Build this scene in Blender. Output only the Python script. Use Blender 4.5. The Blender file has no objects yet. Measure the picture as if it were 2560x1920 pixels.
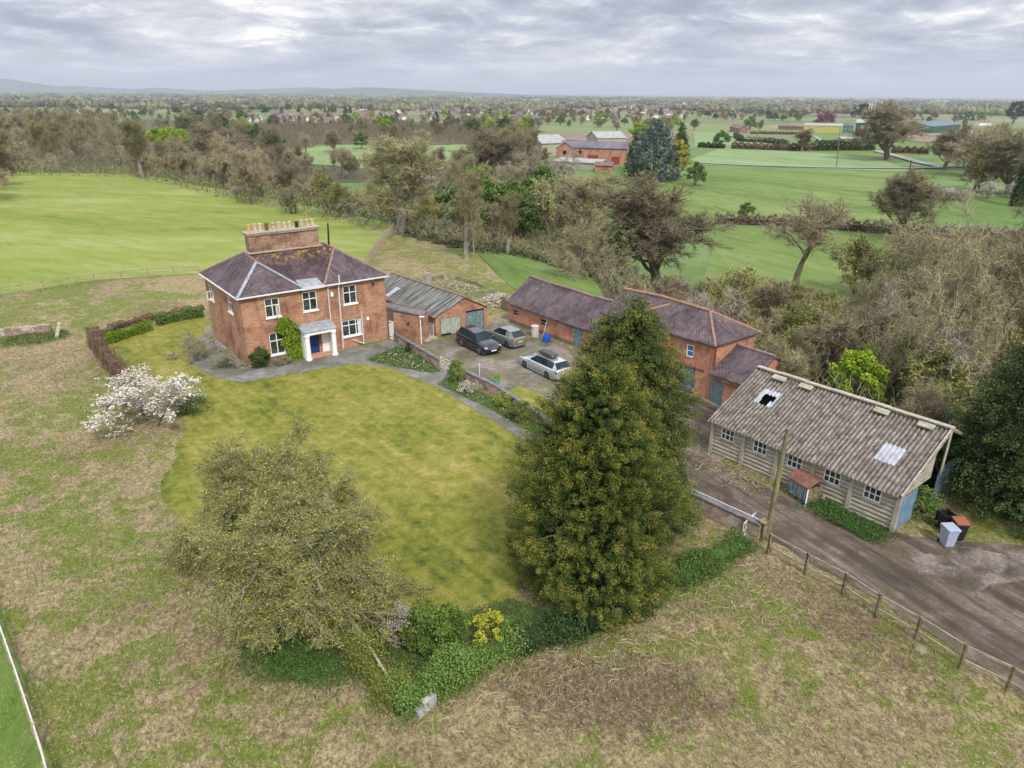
import bpy, math, random
import numpy as np
from mathutils import Vector, Matrix
R = math.radians
random.seed(5)
rng = np.random.default_rng(11)
scene = bpy.context.scene
col = scene.collection

# ------------------------------------------------------------------ camera
HC = 21.0
FPX = 1777.0
ROLL = math.atan(20 / 2560)
PITCH = math.atan((960 - 232) * math.cos(ROLL) / FPX)
_f = np.array([0, math.cos(PITCH), -math.sin(PITCH)])
_r = np.array([1.0, 0, 0])
_u = np.cross(_r, _f)
_X = math.cos(ROLL) * _r + math.sin(ROLL) * _u
_Y = -math.sin(ROLL) * _r + math.cos(ROLL) * _u
cam_data = bpy.data.cameras.new('camera')
cam = bpy.data.objects.new('camera', cam_data)
col.objects.link(cam)
cam.matrix_world = Matrix(((_X[0], _Y[0], -_f[0], 0), (_X[1], _Y[1], -_f[1], 0), (_X[2], _Y[2], -_f[2], HC), (0, 0, 0, 1)))
cam_data.sensor_width = 36
cam_data.lens = FPX / 2560 * 36
cam_data.clip_start = 0.5
cam_data.clip_end = 80000
scene.camera = cam
scene.view_settings.view_transform = 'Standard'
scene.view_settings.look = 'None'
scene.view_settings.exposure = 0.08
scene.view_settings.gamma = 1

# ------------------------------------------------------------------ node helper
class NT:
    def __init__(s, tree):
        s.t = tree; s.n = tree.nodes; s.l = tree.links
    def node(s, kind, **kw):
        n = s.n.new(kind)
        for k, v in kw.items(): setattr(n, k, v)
        return n
    def put(s, sock, v):
        if isinstance(v, bpy.types.NodeSocket): s.l.new(v, sock)
        elif isinstance(v, (tuple, list)):
            sock.default_value = (*v, 1) if len(v) == 3 and len(sock.default_value) == 4 else v
        elif v is not None: sock.default_value = v
    def noise(s, vec, scale, detail=4, rough=.6, dist=0):
        n = s.node('ShaderNodeTexNoise'); s.put(n.inputs['Vector'], vec)
        n.inputs['Scale'].default_value = scale; n.inputs['Detail'].default_value = detail
        n.inputs['Roughness'].default_value = rough; n.inputs['Distortion'].default_value = dist
        return n.outputs['Fac']
    def voro(s, vec, scale, feature='F1', out='Distance'):
        n = s.node('ShaderNodeTexVoronoi', feature=feature); s.put(n.inputs['Vector'], vec)
        n.inputs['Scale'].default_value = scale
        return n.outputs[out]
    def ramp(s, fac, stops, interp='LINEAR'):
        n = s.node('ShaderNodeValToRGB'); s.put(n.inputs[0], fac); cr = n.color_ramp; cr.interpolation = interp
        while len(cr.elements) < len(stops): cr.elements.new(.5)
        for e, (p, c) in zip(cr.elements, stops):
            e.position = p
            e.color = (c, c, c, 1) if isinstance(c, (int, float)) else (*c, 1)
        return n.outputs['Color']
    def mix(s, fac, a, b, mode='MIX'):
        n = s.node('ShaderNodeMix', data_type='RGBA', blend_type=mode)
        s.put(n.inputs[0], fac); s.put(n.inputs[6], a); s.put(n.inputs[7], b)
        return n.outputs[2]
    def math(s, op, a, b=0, c=0, clamp=False):
        n = s.node('ShaderNodeMath', operation=op, use_clamp=clamp)
        s.put(n.inputs[0], a); s.put(n.inputs[1], b); s.put(n.inputs[2], c)
        return n.outputs[0]
    def mapping(s, vec, scale=(1, 1, 1), rot=(0, 0, 0), loc=(0, 0, 0)):
        n = s.node('ShaderNodeMapping'); s.put(n.inputs['Vector'], vec)
        if any(rot): n.vector_type = 'TEXTURE'; scale = tuple(1 / q for q in scale)
        n.inputs['Scale'].default_value = scale; n.inputs['Rotation'].default_value = rot; n.inputs['Location'].default_value = loc
        return n.outputs[0]
    def bump(s, h, strength=.5, dist=.05):
        n = s.node('ShaderNodeBump'); s.put(n.inputs['Height'], h)
        n.inputs['Strength'].default_value = strength; n.inputs['Distance'].default_value = dist
        return n.outputs[0]

# ------------------------------------------------------------------ world: cloudy daylight
SUN_EL, SUN_AZ = 47.0, 158.0      # azimuth clockwise from +Y
world = bpy.data.worlds.new('World'); scene.world = world; world.use_nodes = True
w = NT(world.node_tree); w.n.clear()
sky = w.node('ShaderNodeTexSky', sky_type='NISHITA'); sky.sun_disc = False
sky.sun_elevation = R(SUN_EL); sky.sun_rotation = R(SUN_AZ); sky.air_density = 1.2; sky.dust_density = 2.0
bg1 = w.node('ShaderNodeBackground'); w.put(bg1.inputs[0], sky.outputs[0]); bg1.inputs[1].default_value = 0.12
tc = w.node('ShaderNodeTexCoord')
nrm = w.node('ShaderNodeVectorMath', operation='NORMALIZE'); w.put(nrm.inputs[0], tc.outputs['Generated'])
sep = w.node('ShaderNodeSeparateXYZ'); w.put(sep.inputs[0], nrm.outputs[0])
zz = w.math('MULTIPLY', w.math('POWER', w.math('MAXIMUM', sep.outputs[2], 0.0), 0.75), 2.4)
cmb = w.node('ShaderNodeCombineXYZ')
w.put(cmb.inputs[0], sep.outputs[0]); w.put(cmb.inputs[1], sep.outputs[1]); w.put(cmb.inputs[2], zz)
cv = cmb.outputs[0]
n1 = w.noise(w.mapping(cv, (1, 1, 1.5), loc=(3.1, 1.7, .4)), 3.4, 10, .60, .3)
n2 = w.noise(w.mapping(cv, (1, 1, 1.25), loc=(1.3, 5, 2)), 9.0, 12, .66, .35)
elev = w.math('MULTIPLY', sep.outputs[2], 1.0)
cloud = w.ramp(n2, [(.34, (.45, .48, .545)), (.47, (.555, .58, .635)), (.55, (.69, .70, .74)), (.62, (.92, .91, .90)), (.70, (1.22, 1.18, 1.11))])
patch = w.ramp(n1, [(.40, (.66, .71, .79)), (.50, (.92, .94, .98)), (.58, (1.28, 1.25, 1.20))])
cloud = w.mix(1.0, cloud, patch, 'MULTIPLY')
hz = w.ramp(sep.outputs[2], [(0.0, .95), (.022, .45), (.06, 0.0)])
cloud = w.mix(hz, cloud, (.60, .67, .76))
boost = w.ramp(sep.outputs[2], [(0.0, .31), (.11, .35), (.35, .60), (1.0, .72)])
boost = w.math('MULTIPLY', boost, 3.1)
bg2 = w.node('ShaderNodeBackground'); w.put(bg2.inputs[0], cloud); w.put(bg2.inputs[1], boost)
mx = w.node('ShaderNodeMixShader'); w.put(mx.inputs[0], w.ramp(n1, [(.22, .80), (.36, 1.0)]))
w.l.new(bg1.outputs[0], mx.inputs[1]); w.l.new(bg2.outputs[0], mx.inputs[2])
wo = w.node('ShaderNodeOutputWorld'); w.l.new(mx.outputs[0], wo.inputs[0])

sd = bpy.data.lights.new('sun', 'SUN'); sd.energy = 3.2; sd.angle = R(7); sd.color = (1.0, .95, .88)
sun = bpy.data.objects.new('sun', sd); col.objects.link(sun)
sdir = Vector((math.sin(R(SUN_AZ)) * math.cos(R(SUN_EL)), math.cos(R(SUN_AZ)) * math.cos(R(SUN_EL)), math.sin(R(SUN_EL))))
sun.rotation_euler = sdir.to_track_quat('Z', 'Y').to_euler(); sun.location = (0, 0, 60)

# ------------------------------------------------------------------ picture point -> place on the ground
SRC = 1.15732
def ray(x, y):
    x *= SRC; y *= SRC
    d = (x - 1280) * _X - (y - 960) * _Y + FPX * _f
    return d
def P(x, y, z=0.0):
    d = ray(x, y); t = (z - HC) / d[2]
    return np.array([d[0] * t, d[1] * t, z])
def smooth(a, b, x):
    t = np.clip((x - a) / (b - a), 0, 1); return t * t * (3 - 2 * t)
BROW = np.array([(-3000, 500), (-400, 260), (-140, 200), (-104, 196), (-64, 159), (-34, 130), (-19, 116), (-11, 105), (-3, 90), (6, 82), (16, 74), (24, 62),
                 (30, 52), (38, 43), (70, 30), (400, -100), (400, -3000), (-3000, -3000)], float)
def in_poly(x, y, poly):
    x = np.asarray(x, float); y = np.asarray(y, float); c = np.zeros(x.shape, bool)
    n = len(poly); j = n - 1
    for i in range(n):
        xi, yi = poly[i][:2]; xj, yj = poly[j][:2]
        m = ((yi > y) != (yj > y)) & (x < (xj - xi) * (y - yi) / ((yj - yi) or 1e-9) + xi)
        c ^= m; j = i
    return c
def sdist(x, y):
    x = np.asarray(x, float); y = np.asarray(y, float); d = np.full(x.shape, 1e9)
    for i in range(len(BROW) - 1):
        a = BROW[i]; b = BROW[i + 1]; ab = b - a
        t = np.clip(((x - a[0]) * ab[0] + (y - a[1]) * ab[1]) / (ab @ ab), 0, 1)
        d = np.minimum(d, np.hypot(x - a[0] - t * ab[0], y - a[1] - t * ab[1]))
    return np.where(in_poly(x, y, BROW), 0, d)
def hgt(x, y):
    s = sdist(x, y); D = np.hypot(x, y)
    z = -7 * smooth(0, 34, s) + 2.2 * smooth(70, 190, s) - 14 * smooth(330, 1100, D) * (s > 0)
    z = z + .5 * np.sin(np.asarray(x) / 31.0 + 1) * np.sin(np.asarray(y) / 43.0) * smooth(10, 60, s)
    return z
def T(x, y):
    d = ray(x, y); o = np.array([0, 0, HC])
    if d[2] >= -1: d[2] = -1
    ts = np.geomspace(12, 30000, 900) / np.linalg.norm(d)
    q = o + ts[:, None] * d
    below = q[:, 2] < hgt(q[:, 0], q[:, 1])
    if not below.any(): i = len(ts) - 1
    else: i = int(np.argmax(below))
    a, b = ts[max(i - 1, 0)], ts[i]
    for _ in range(18):
        m = (a + b) / 2; qq = o + m * d
        if qq[2] < hgt(qq[0], qq[1]): b = m
        else: a = m
    return o + b * d
def px2m(p, px):          # apparent size in picture pixels at point p -> metres
    return px * SRC * (np.array(p - np.array([0, 0, HC])) @ _f) / FPX
def unit(v):
    v = np.array(v, float); v[2] = 0; return v / np.linalg.norm(v)
def perp(e): return np.array([-e[1], e[0], 0.0])
ZU = np.array([0, 0, 1.0])

# ------------------------------------------------------------------ materials
MATS = {}
def mat(name, fn, rough=.85, metal=0.0, spec=.3):
    if name in MATS: return MATS[name]
    m = bpy.data.materials.new(name); m.use_nodes = True
    t = NT(m.node_tree); t.n.clear()
    b = t.node('ShaderNodeBsdfPrincipled'); b.inputs['Roughness'].default_value = rough
    b.inputs['Metallic'].default_value = metal; b.inputs['Specular IOR Level'].default_value = spec
    o = t.node('ShaderNodeOutputMaterial'); t.l.new(b.outputs[0], o.inputs[0])
    r = fn(t, b)
    if r is not None: t.put(b.inputs['Base Color'], r)
    MATS[name] = m; return m
def POS(t): return t.node('ShaderNodeNewGeometry').outputs['Position']
def UV(t):
    n = t.node('ShaderNodeTexCoord'); return n.outputs['UV']
def plain(name, c, rough=.6, metal=0.0, var=.25, scale=3.0, spec=.3):
    def fn(t, b):
        n = t.noise(POS(t), scale, 5, .65)
        lo = tuple(x * (1 - var) for x in c); hi = tuple(min(1, x * (1 + var)) for x in c)
        return t.ramp(n, [(.3, lo), (.7, hi)])
    return mat(name, fn, rough, metal, spec)

def m_pasture(t, b):
    p = POS(t)
    pd = t.mix(.5, p, t.noise(p, .5, 3), 'ADD')
    n1 = t.noise(t.mapping(p, rot=(0, 0, .6), scale=(1, .75, 1)), .11, 6, .70, .6)
    n2 = t.noise(pd, .8, 7, .78, .4)
    n3 = t.noise(t.mapping(pd, rot=(0, 0, .5), scale=(1, .6, 1)), 6.5, 6, .8, .6)
    n4 = t.noise(pd, 1.7, 6, .75, .5)
    n5 = t.noise(p, .12, 4, .6, .6)
    straw = t.ramp(n3, [(.30, (.075, .052, .028)), (.44, (.195, .15, .072)), (.56, (.345, .28, .148)), (.72, (.55, .465, .28))])
    brown = t.ramp(n3, [(.32, (.035, .024, .014)), (.5, (.12, .080, .045)), (.70, (.27, .20, .12))])
    sp = t.node('ShaderNodeSeparateXYZ'); t.put(sp.inputs[0], p)
    dx = t.math('SUBTRACT', sp.outputs[0], 4.0); dy = t.math('SUBTRACT', sp.outputs[1], 20.5)
    rr_ = t.math('SQRT', t.math('ADD', t.math('MULTIPLY', t.math('MULTIPLY', dx, dx), .030), t.math('MULTIPLY', t.math('MULTIPLY', dy, dy), .16)))
    trod_vignette = t.ramp(rr_, [(.3, 1), (1.0, 0)])  # brown trodden patch, deepened to paint in vignette darkening
    bk = t.math('ADD', t.math('ADD', t.math('MULTIPLY', n4, .6), t.math('MULTIPLY', n5, .4)), t.math('MULTIPLY', trod_vignette, .22))
    c = t.mix(t.ramp(bk, [(.48, 0), (.62, .9)]), straw, brown)
    green = t.ramp(n3, [(.30, (.045, .062, .008)), (.5, (.125, .155, .020)), (.72, (.24, .27, .05))])
    g = t.math('ADD', t.math('MULTIPLY', n1, .5), t.math('MULTIPLY', n2, .5))
    c = t.mix(t.ramp(t.math('SUBTRACT', g, t.math('MULTIPLY', trod_vignette, .05)), [(.483, 0), (.525, .95)]), c, green)
    t.put(b.inputs['Normal'], t.bump(t.math('ADD', n3, n4), .9, .12))
    return c
def m_meadow(t, b):
    p = POS(t)
    n1 = t.noise(p, .02, 4, .6, .3); n2 = t.noise(t.mapping(p, scale=(1, .3, 1)), .35, 5, .7); n3 = t.noise(p, 3, 4, .7)
    near = t.ramp(n2, [(.3, (.055, .10, .018)), (.6, (.10, .165, .030)), (.8, (.16, .22, .05))])
    near = t.mix(t.ramp(n1, [(.35, 0), (.65, .75)]), near, (.15, .215, .085))
    # far patchwork of pasture, spring crop and plough
    pv = t.mapping(t.mix(.16, p, t.noise(p, .004, 3), 'ADD'), rot=(0, 0, .5), scale=(1, .6, 1))
    vc = t.voro(pv, .0052, 'F1', 'Color')
    s = t.node('ShaderNodeSeparateColor'); t.put(s.inputs[0], vc)
    far = t.ramp(s.outputs[0], [(.0, (.09, .13, .035)), (.3, (.15, .19, .06)), (.5, (.075, .10, .04)), (.66, (.24, .25, .13)), (.80, (.15, .12, .08)), (1, (.15, .17, .07))])
    sep = t.node('ShaderNodeSeparateXYZ'); t.put(sep.inputs[0], p)
    k = t.ramp(t.math('DIVIDE', sep.outputs[1], 2000), [(.22, 0), (.30, 1)])
    c = t.mix(k, near, far)
    t.put(b.inputs['Normal'], t.bump(n3, .5, .05))
    return c
def m_field(cols, sc=(1, .25, 1), rot=.3, s1=.45):
    def fn(t, b):
        p = POS(t)
        n1 = t.noise(t.mapping(p, scale=sc, rot=(0, 0, rot)), s1, 6, .72, .35)
        n0 = t.noise(t.mapping(p, scale=sc, rot=(0, 0, rot + .35)), s1 * .12, 4, .6, .8)
        n3 = t.noise(t.mapping(p, scale=(1, .5, 1)), 4, 4, .7)
        f = t.math('ADD', t.math('ADD', t.math('MULTIPLY', n1, .4), t.math('MULTIPLY', n0, .45)), t.math('MULTIPLY', n3, .15))
        t.put(b.inputs['Normal'], t.bump(n3, .5, .05))
        return t.ramp(f, [(.36, cols[0]), (.45, cols[1]), (.53, cols[2]), (.63, cols[3])])
    return fn
def m_lawn(t, b):
    p = POS(t)
    st = t.noise(t.mapping(p, rot=(0, 0, PA), scale=(.08, 1.3, 1)), 1.3, 5, .65, .3)
    n0 = t.noise(t.mapping(p, rot=(0, 0, .5), scale=(1, .6, 1)), .22, 5, .65, .5)
    n1 = t.noise(p, 1.3, 6, .75, .2); n3 = t.noise(p, 9, 4, .75)
    f = t.math('ADD', t.math('ADD', t.math('MULTIPLY', n0, .34), t.math('MULTIPLY', st, .20)), t.math('MULTIPLY', n1, .46))
    c = t.ramp(f, [(.37, (.040, .058, .006)), (.43, (.105, .120, .012)), (.49, (.175, .176, .020)), (.55, (.245, .218, .045)), (.62, (.36, .29, .115))])
    c = t.mix(t.ramp(n3, [(.3, .45), (.6, 0)]), c, (.06, .08, .012))
    t.put(b.inputs['Normal'], t.bump(t.math('ADD', n3, n1), .6, .05))
    return c
def m_concrete(base=(.235, .205, .175), dark=(.065, .053, .040), moss=(.12, .125, .035), crack=.6, mossy=.5):
    def fn(t, b):
        p = POS(t)
        n0 = t.noise(p, .35, 5, .65, .6); n1 = t.noise(p, 1.6, 6, .75, .4); n2 = t.noise(p, 7, 5, .8)
        cr = t.voro(t.mix(.35, p, t.noise(p, 1.1, 3), 'ADD'), crack, 'DISTANCE_TO_EDGE')
        cr2 = t.voro(t.mix(.25, p, t.noise(p, 3.1, 3), 'ADD'), crack * 4, 'DISTANCE_TO_EDGE')
        c = t.ramp(n1, [(.3, tuple(x * .55 for x in base)), (.5, base), (.72, tuple(min(1, x * 1.55) for x in base))])
        c = t.mix(t.ramp(n0, [(.40, 0), (.62, .85)]), c, dark)
        c = t.mix(t.ramp(n2, [(.35, .55), (.55, 0)]), c, dark)
        line = t.math('MULTIPLY', t.ramp(cr, [(.0, 1), (.03, 0)]), t.ramp(n1, [(.35, 0), (.55, 1)]))
        line2 = t.math('MULTIPLY', t.ramp(cr2, [(.0, 1), (.10, 0)]), t.ramp(n0, [(.46, 0), (.54, 1)]))
        c = t.mix(t.math('MULTIPLY', t.math('MAXIMUM', line, line2), .8), c, moss)
        c = t.mix(t.math('MULTIPLY', t.ramp(t.noise(p, .55, 6, .7, .8), [(.50, 0), (.64, 1)]), mossy), c, moss)
        t.put(b.inputs['Normal'], t.bump(t.math('ADD', n2, n1), .5, .04))
        return c
    return fn
def m_brick(base, hi, lo, mortar=(.34, .29, .24), white=.0, scale=1.0):
    def fn(t, b):
        uv = UV(t); p = POS(t)
        br = t.node('ShaderNodeTexBrick'); t.put(br.inputs['Vector'], uv)
        br.inputs['Scale'].default_value = 1.0 * scale
        br.inputs['Brick Width'].default_value = .34; br.inputs['Row Height'].default_value = .115
        br.inputs['Mortar Size'].default_value = .012; br.inputs['Bias'].default_value = -.2
        br.inputs['Color1'].default_value = (*base, 1); br.inputs['Color2'].default_value = (*hi, 1); br.inputs['Mortar'].default_value = (*mortar, 1)
        st = t.noise(t.mapping(uv, scale=(1.2, 7.5, 1)), 1.0, 5, .75, .2)
        big = t.noise(p, .55, 5, .65, .5)
        c = t.mix(t.ramp(st, [(.40, 0), (.68, .8)]), br.outputs[0], hi)
        c = t.mix(t.ramp(st, [(.30, .7), (.43, 0)]), c, lo)
        c = t.mix(t.ramp(big, [(.46, 0), (.66, .8)]), c, lo)
        stn = t.noise(t.mapping(uv, scale=(1.6, .25, 1)), 1.3, 5, .7, .3)
        c = t.mix(t.ramp(stn, [(.54, 0), (.68, .5)]), c, tuple(x * .45 for x in lo))
        c = t.mix(t.ramp(t.noise(p, 2.6, 6, .8), [(.60, 0), (.70, .5)]), c, tuple(min(1, x * 1.15) for x in hi))
        if white: c = t.mix(t.math('MULTIPLY', t.ramp(t.noise(p, 1.7, 6, .75, .5), [(.54, 0), (.62, 1)]), white), c, (.48, .44, .40))
        t.put(b.inputs['Normal'], t.bump(st, .5, .03))
        return c
    return fn
def m_tile(lichen=0.0, cols=((.050, .038, .042), (.100, .076, .083), (.160, .127, .136), (.235, .195, .20)), warm=.3):
    def fn(t, b):
        uv = UV(t); p = POS(t)
        br = t.node('ShaderNodeTexBrick'); t.put(br.inputs['Vector'], uv)
        br.inputs['Scale'].default_value = 1.0; br.inputs['Brick Width'].default_value = .26; br.inputs['Row Height'].default_value = .19
        br.inputs['Mortar Size'].default_value = .028; br.inputs['Mortar Smooth'].default_value = .4
        br.inputs['Color1'].default_value = (1, 1, 1, 1); br.inputs['Color2'].default_value = (.72, .72, .74, 1); br.inputs['Mortar'].default_value = (.42, .40, .42, 1)
        n0 = t.noise(p, .55, 5, .7, .6); n1 = t.noise(t.mapping(uv, scale=(1, .35, 1)), 3.2, 5, .75)
        f = t.math('ADD', t.math('MULTIPLY', n0, .55), t.math('MULTIPLY', n1, .45))
        c = t.ramp(f, [(.36, cols[0]), (.47, cols[1]), (.56, cols[2]), (.68, cols[3])])
        c = t.mix(t.ramp(t.noise(p, 1.1, 4, .7), [(.52, 0), (.66, warm)]), c, (.20, .095, .075))
        c = t.mix(1.0, c, br.outputs[0], 'MULTIPLY')
        c = t.mix(t.ramp(t.noise(p, 7, 4, .8), [(.66, 0), (.74, .5)]), c, (.42, .40, .40))
        if lichen:
            s = t.node('ShaderNodeSeparateXYZ'); t.put(s.inputs[0], p)
            band = t.ramp(t.math('MULTIPLY', t.math('SUBTRACT', s.outputs[2], 7.0), .6), [(.1, 0), (.75, 1)])
            c = t.mix(t.math('MULTIPLY', band, t.ramp(t.noise(p, 2.3, 6, .75, .3), [(.52, 0), (.58, .85)])), c, (.42, .25, .03))
        t.put(b.inputs['Normal'], t.bump(br.outputs['Fac'], -.5, .03))
        return c
    return fn
def m_corr(t, b):
    p = POS(t); uv = UV(t)
    at = t.node('ShaderNodeAttribute', attribute_name='tint').outputs['Fac']
    n0 = t.noise(p, 2.4, 6, .8, .3); n1 = t.noise(p, 8, 5, .8); n2 = t.noise(p, .5, 4, .6, .5)
    c = t.ramp(n0, [(.30, (.045, .036, .026)), (.43, (.145, .126, .100)), (.54, (.26, .236, .205)), (.72, (.41, .38, .34))])
    c = t.mix(t.ramp(n1, [(.36, .75), (.48, 0)]), c, (.05, .038, .03))
    c = t.mix(t.ramp(n1, [(.66, 0), (.75, .6)]), c, (.55, .52, .50))
    c = t.mix(t.ramp(n2, [(.50, 0), (.70, .45)]), c, (.12, .09, .07))
    groove_dark = t.math('MULTIPLY', t.ramp(at, [(.25, 1), (.6, 0)]), t.ramp(n0, [(.3, .95), (.7, .6)]))  # darker along the grooves of the sheet
    return t.mix(groove_dark, c, (.050, .036, .034))
def m_mossroof(t, b):
    p = POS(t); uv = UV(t)
    n0 = t.noise(t.mapping(uv, scale=(2.2, .22, 1)), 1.6, 6, .75, .4); n1 = t.noise(p, 5, 5, .8)
    c = t.ramp(n0, [(.34, (.028, .028, .022)), (.46, (.09, .09, .08)), (.56, (.20, .20, .19)), (.72, (.33, .33, .31))])
    c = t.mix(t.ramp(n1, [(.55, 0), (.68, .6)]), c, (.06, .068, .03))
    return c
def m_paint(colr, under, amt=.5, streak=(5, .8, 1)):
    def fn(t, b):
        n = t.noise(t.mapping(UV(t), scale=streak), 2.2, 5, .8, .3)
        c = t.ramp(t.noise(POS(t), 2, 3), [(.3, tuple(x * .7 for x in colr)), (.7, tuple(min(1, x * 1.2) for x in colr))])
        c = t.mix(t.ramp(n, [(.5 - amt * .18, 0), (.62 - amt * .12, 1)]), c, under)
        w_ = t.node('ShaderNodeTexWave'); t.put(w_.inputs[0], UV(t)); w_.inputs['Scale'].default_value = 2.2; w_.inputs['Distortion'].default_value = .3
        return t.mix(t.ramp(w_.outputs['Fac'], [(.0, .7), (.12, 0)]), c, (.03, .03, .025))
    return fn
def m_tint(stops, rough=.8, noise=0.12):
    def fn(t, b):
        a = t.node('ShaderNodeAttribute', attribute_name='tint')
        oi = t.node('ShaderNodeObjectInfo')
        f = t.math('ADD', a.outputs['Fac'], t.math('MULTIPLY', t.math('SUBTRACT', oi.outputs['Random'], .5), noise))
        return t.ramp(f, stops)
    return fn

_a, _b = P(830, 790), P(1145, 957); PA = math.atan2(_b[1] - _a[1], _b[0] - _a[0])
M_PAST = mat('rough_pasture', m_pasture)
M_MEAD = mat('green_meadow', m_meadow)
M_FIELD = mat('mown_green_field', m_field([(.090, .135, .015), (.155, .195, .026), (.205, .235, .046), (.27, .29, .12)], (.3, 1, 1), -.45, .5))
M_PALE = mat('pale_dewy_pasture', m_field([(.10, .165, .05), (.145, .215, .072), (.175, .25, .10), (.23, .30, .15)]))
M_BRIGHT = mat('bright_grass', m_field([(.045, .085, .012), (.082, .135, .020), (.12, .175, .034), (.18, .22, .07)]))
M_PLOUGH = mat('ploughed_soil', m_field([(.13, .085, .06), (.17, .115, .085), (.21, .15, .11), (.24, .18, .13)]))
M_LAWN = mat('lawn_grass', m_lawn)
M_CONC = mat('old_concrete', m_concrete())
M_PATH = mat('path_concrete', m_concrete((.22, .21, .20), (.10, .095, .088), (.11, .12, .05), .4, .15))
def m_track(t, b):
    c = m_concrete((.175, .135, .112), (.050, .035, .026), (.085, .07, .025), .9, .45)(t, b)
    a, q = P(1560, 1050), P(2100, 1400); an = math.atan2(q[1] - a[1], q[0] - a[0])
    r_ = t.noise(t.mapping(POS(t), rot=(0, 0, an), scale=(.10, 1.2, 1)), 1.0, 6, .7, .4)
    c = t.mix(t.ramp(r_, [(.40, .75), (.52, 0)]), c, (.040, .029, .022))
    return t.mix(t.ramp(r_, [(.56, 0), (.68, .55)]), c, (.30, .255, .225))
M_TRACK = mat('muddy_track', m_track, .7)
M_BED = mat('bed_soil', lambda t, b: t.ramp(t.noise(POS(t), 2.5, 6, .75), [(.35, (.035, .028, .016)), (.5, (.06, .085, .018)), (.68, (.10, .16, .03))]))
M_BRICK = mat('house_brick', m_brick((.30, .125, .065), (.50, .26, .15), (.17, .075, .045)))
M_BRICK2 = mat('barn_brick', m_brick((.36, .125, .06), (.50, .225, .12), (.20, .08, .045), white=.35))
M_BRICKD = mat('dark_brick', m_brick((.12, .07, .045), (.18, .115, .075), (.06, .04, .028)))
M_BRICKW = mat('whitened_brick', m_brick((.24, .12, .08), (.42, .33, .27), (.12, .08, .06), white=.9))
M_BRICKC = mat('chimney_brick', m_brick((.25, .115, .065), (.40, .24, .15), (.09, .05, .035), white=.3))
M_TILE = mat('plum_clay_tile', m_tile())
M_TILEL = mat('plum_clay_tile_lichen', m_tile(1.0, ((.035, .024, .028), (.075, .05, .055), (.12, .085, .095), (.18, .14, .14))))
M_RIDGE = plain('ridge_tile', (.22, .15, .13), .85, var=.5, scale=6)
M_LEAD = plain('lead_flashing', (.27, .285, .31), .5, var=.35)
M_STONE = plain('pale_stone', (.34, .30, .24), .85, var=.45, scale=4)
M_COPE = plain('slate_coping', (.145, .14, .145), .75, var=.45, scale=2.5)
M_WHITE = plain('white_paint', (.78, .78, .76), .5, var=.07)
M_GUTTER = plain('grey_gutter', (.58, .58, .60), .5, var=.15)
def m_glass(t, b): return t.ramp(t.noise(POS(t), 2.0, 2), [(.35, (.012, .018, .016)), (.65, (.06, .075, .07))])
M_GLASS = mat('window_glass', m_glass, .08, 0, .5)
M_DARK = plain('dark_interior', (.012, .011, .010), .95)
M_CURT = plain('pale_curtain', (.55, .56, .52), .8)
M_BLUE = mat('blue_door_paint', lambda t, b: t.ramp(t.noise(POS(t), 3, 3), [(.3, (.012, .035, .16)), (.7, (.02, .055, .23))]), .35)
M_CORR = mat('weathered_corrugated_sheet', m_corr, .9)
M_MOSSR = mat('mossy_grey_sheet', m_mossroof, .9)
M_PLASW = plain('white_plastic_sheet', (.34, .355, .40), .6, var=.3)
def m_panelc(t, b):
    n = t.noise(t.mapping(UV(t), scale=(.8, 3, 1)), 1.8, 6, .75, .4)
    c = t.ramp(n, [(.3, (.19, .165, .12)), (.5, (.37, .34, .27)), (.7, (.50, .465, .39))])
    return t.mix(t.ramp(t.noise(POS(t), .9, 5, .7), [(.5, 0), (.7, .6)]), c, (.20, .19, .12))
M_PREC = mat('precast_concrete', m_panelc)
M_WOOD = mat('weathered_wood', lambda t, b: t.ramp(t.noise(t.mapping(POS(t), scale=(1, 1, 4)), 3, 5, .7), [(.3, (.14, .115, .075)), (.5, (.30, .255, .18)), (.75, (.46, .41, .32))]))
M_WOODD = mat('mossy_wood', lambda t, b: t.ramp(t.noise(POS(t), 3, 5, .7), [(.35, (.07, .055, .035)), (.5, (.17, .14, .085)), (.65, (.24, .23, .09))]))
M_POLE = mat('pole_wood', lambda t, b: t.ramp(t.noise(t.mapping(POS(t), scale=(1, 1, .3)), 4, 5, .7), [(.35, (.11, .095, .055)), (.5, (.20, .18, .11)), (.65, (.26, .27, .07))]))
M_RAIL = plain('pale_rail_wood', (.50, .47, .42), .8, var=.2)
M_GREEND = mat('peeling_green_door', m_paint((.055, .145, .13), (.42, .44, .36), .85))
M_TEALD = mat('peeling_teal_door', m_paint((.035, .10, .085), (.22, .30, .32), .55, (4, 1.2, 1)))
M_BARND = mat('faded_teal_door', m_paint((.05, .12, .13), (.16, .21, .21), .4))
M_BLUEM = mat('faded_blue_sheet', m_paint((.10, .18, .26), (.30, .32, .32), .2, (1, 1, 1)))
M_BLUEB = plain('blue_boarding', (.05, .13, .28), .6, var=.35)
M_RUST = plain('rusty_iron', (.17, .075, .055), .85, var=.45, scale=5)
M_BLACK = plain('black_plastic', (.018, .018, .020), .5)
M_TERRA = plain('terracotta', (.50, .26, .15), .8, var=.3)
M_BUFF = plain('buff_clay', (.46, .36, .25), .8, var=.3)
M_BARK = mat('bark', lambda t, b: t.ramp(t.noise(POS(t), 1.6, 5, .7), [(.35, (.09, .072, .05)), (.55, (.17, .14, .10)), (.7, (.23, .22, .13))]))
M_BARKP = mat('pale_bark', lambda t, b: t.ramp(t.noise(POS(t), 1.6, 5, .7), [(.35, (.16, .14, .11)), (.7, (.36, .33, .27))]))
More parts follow.
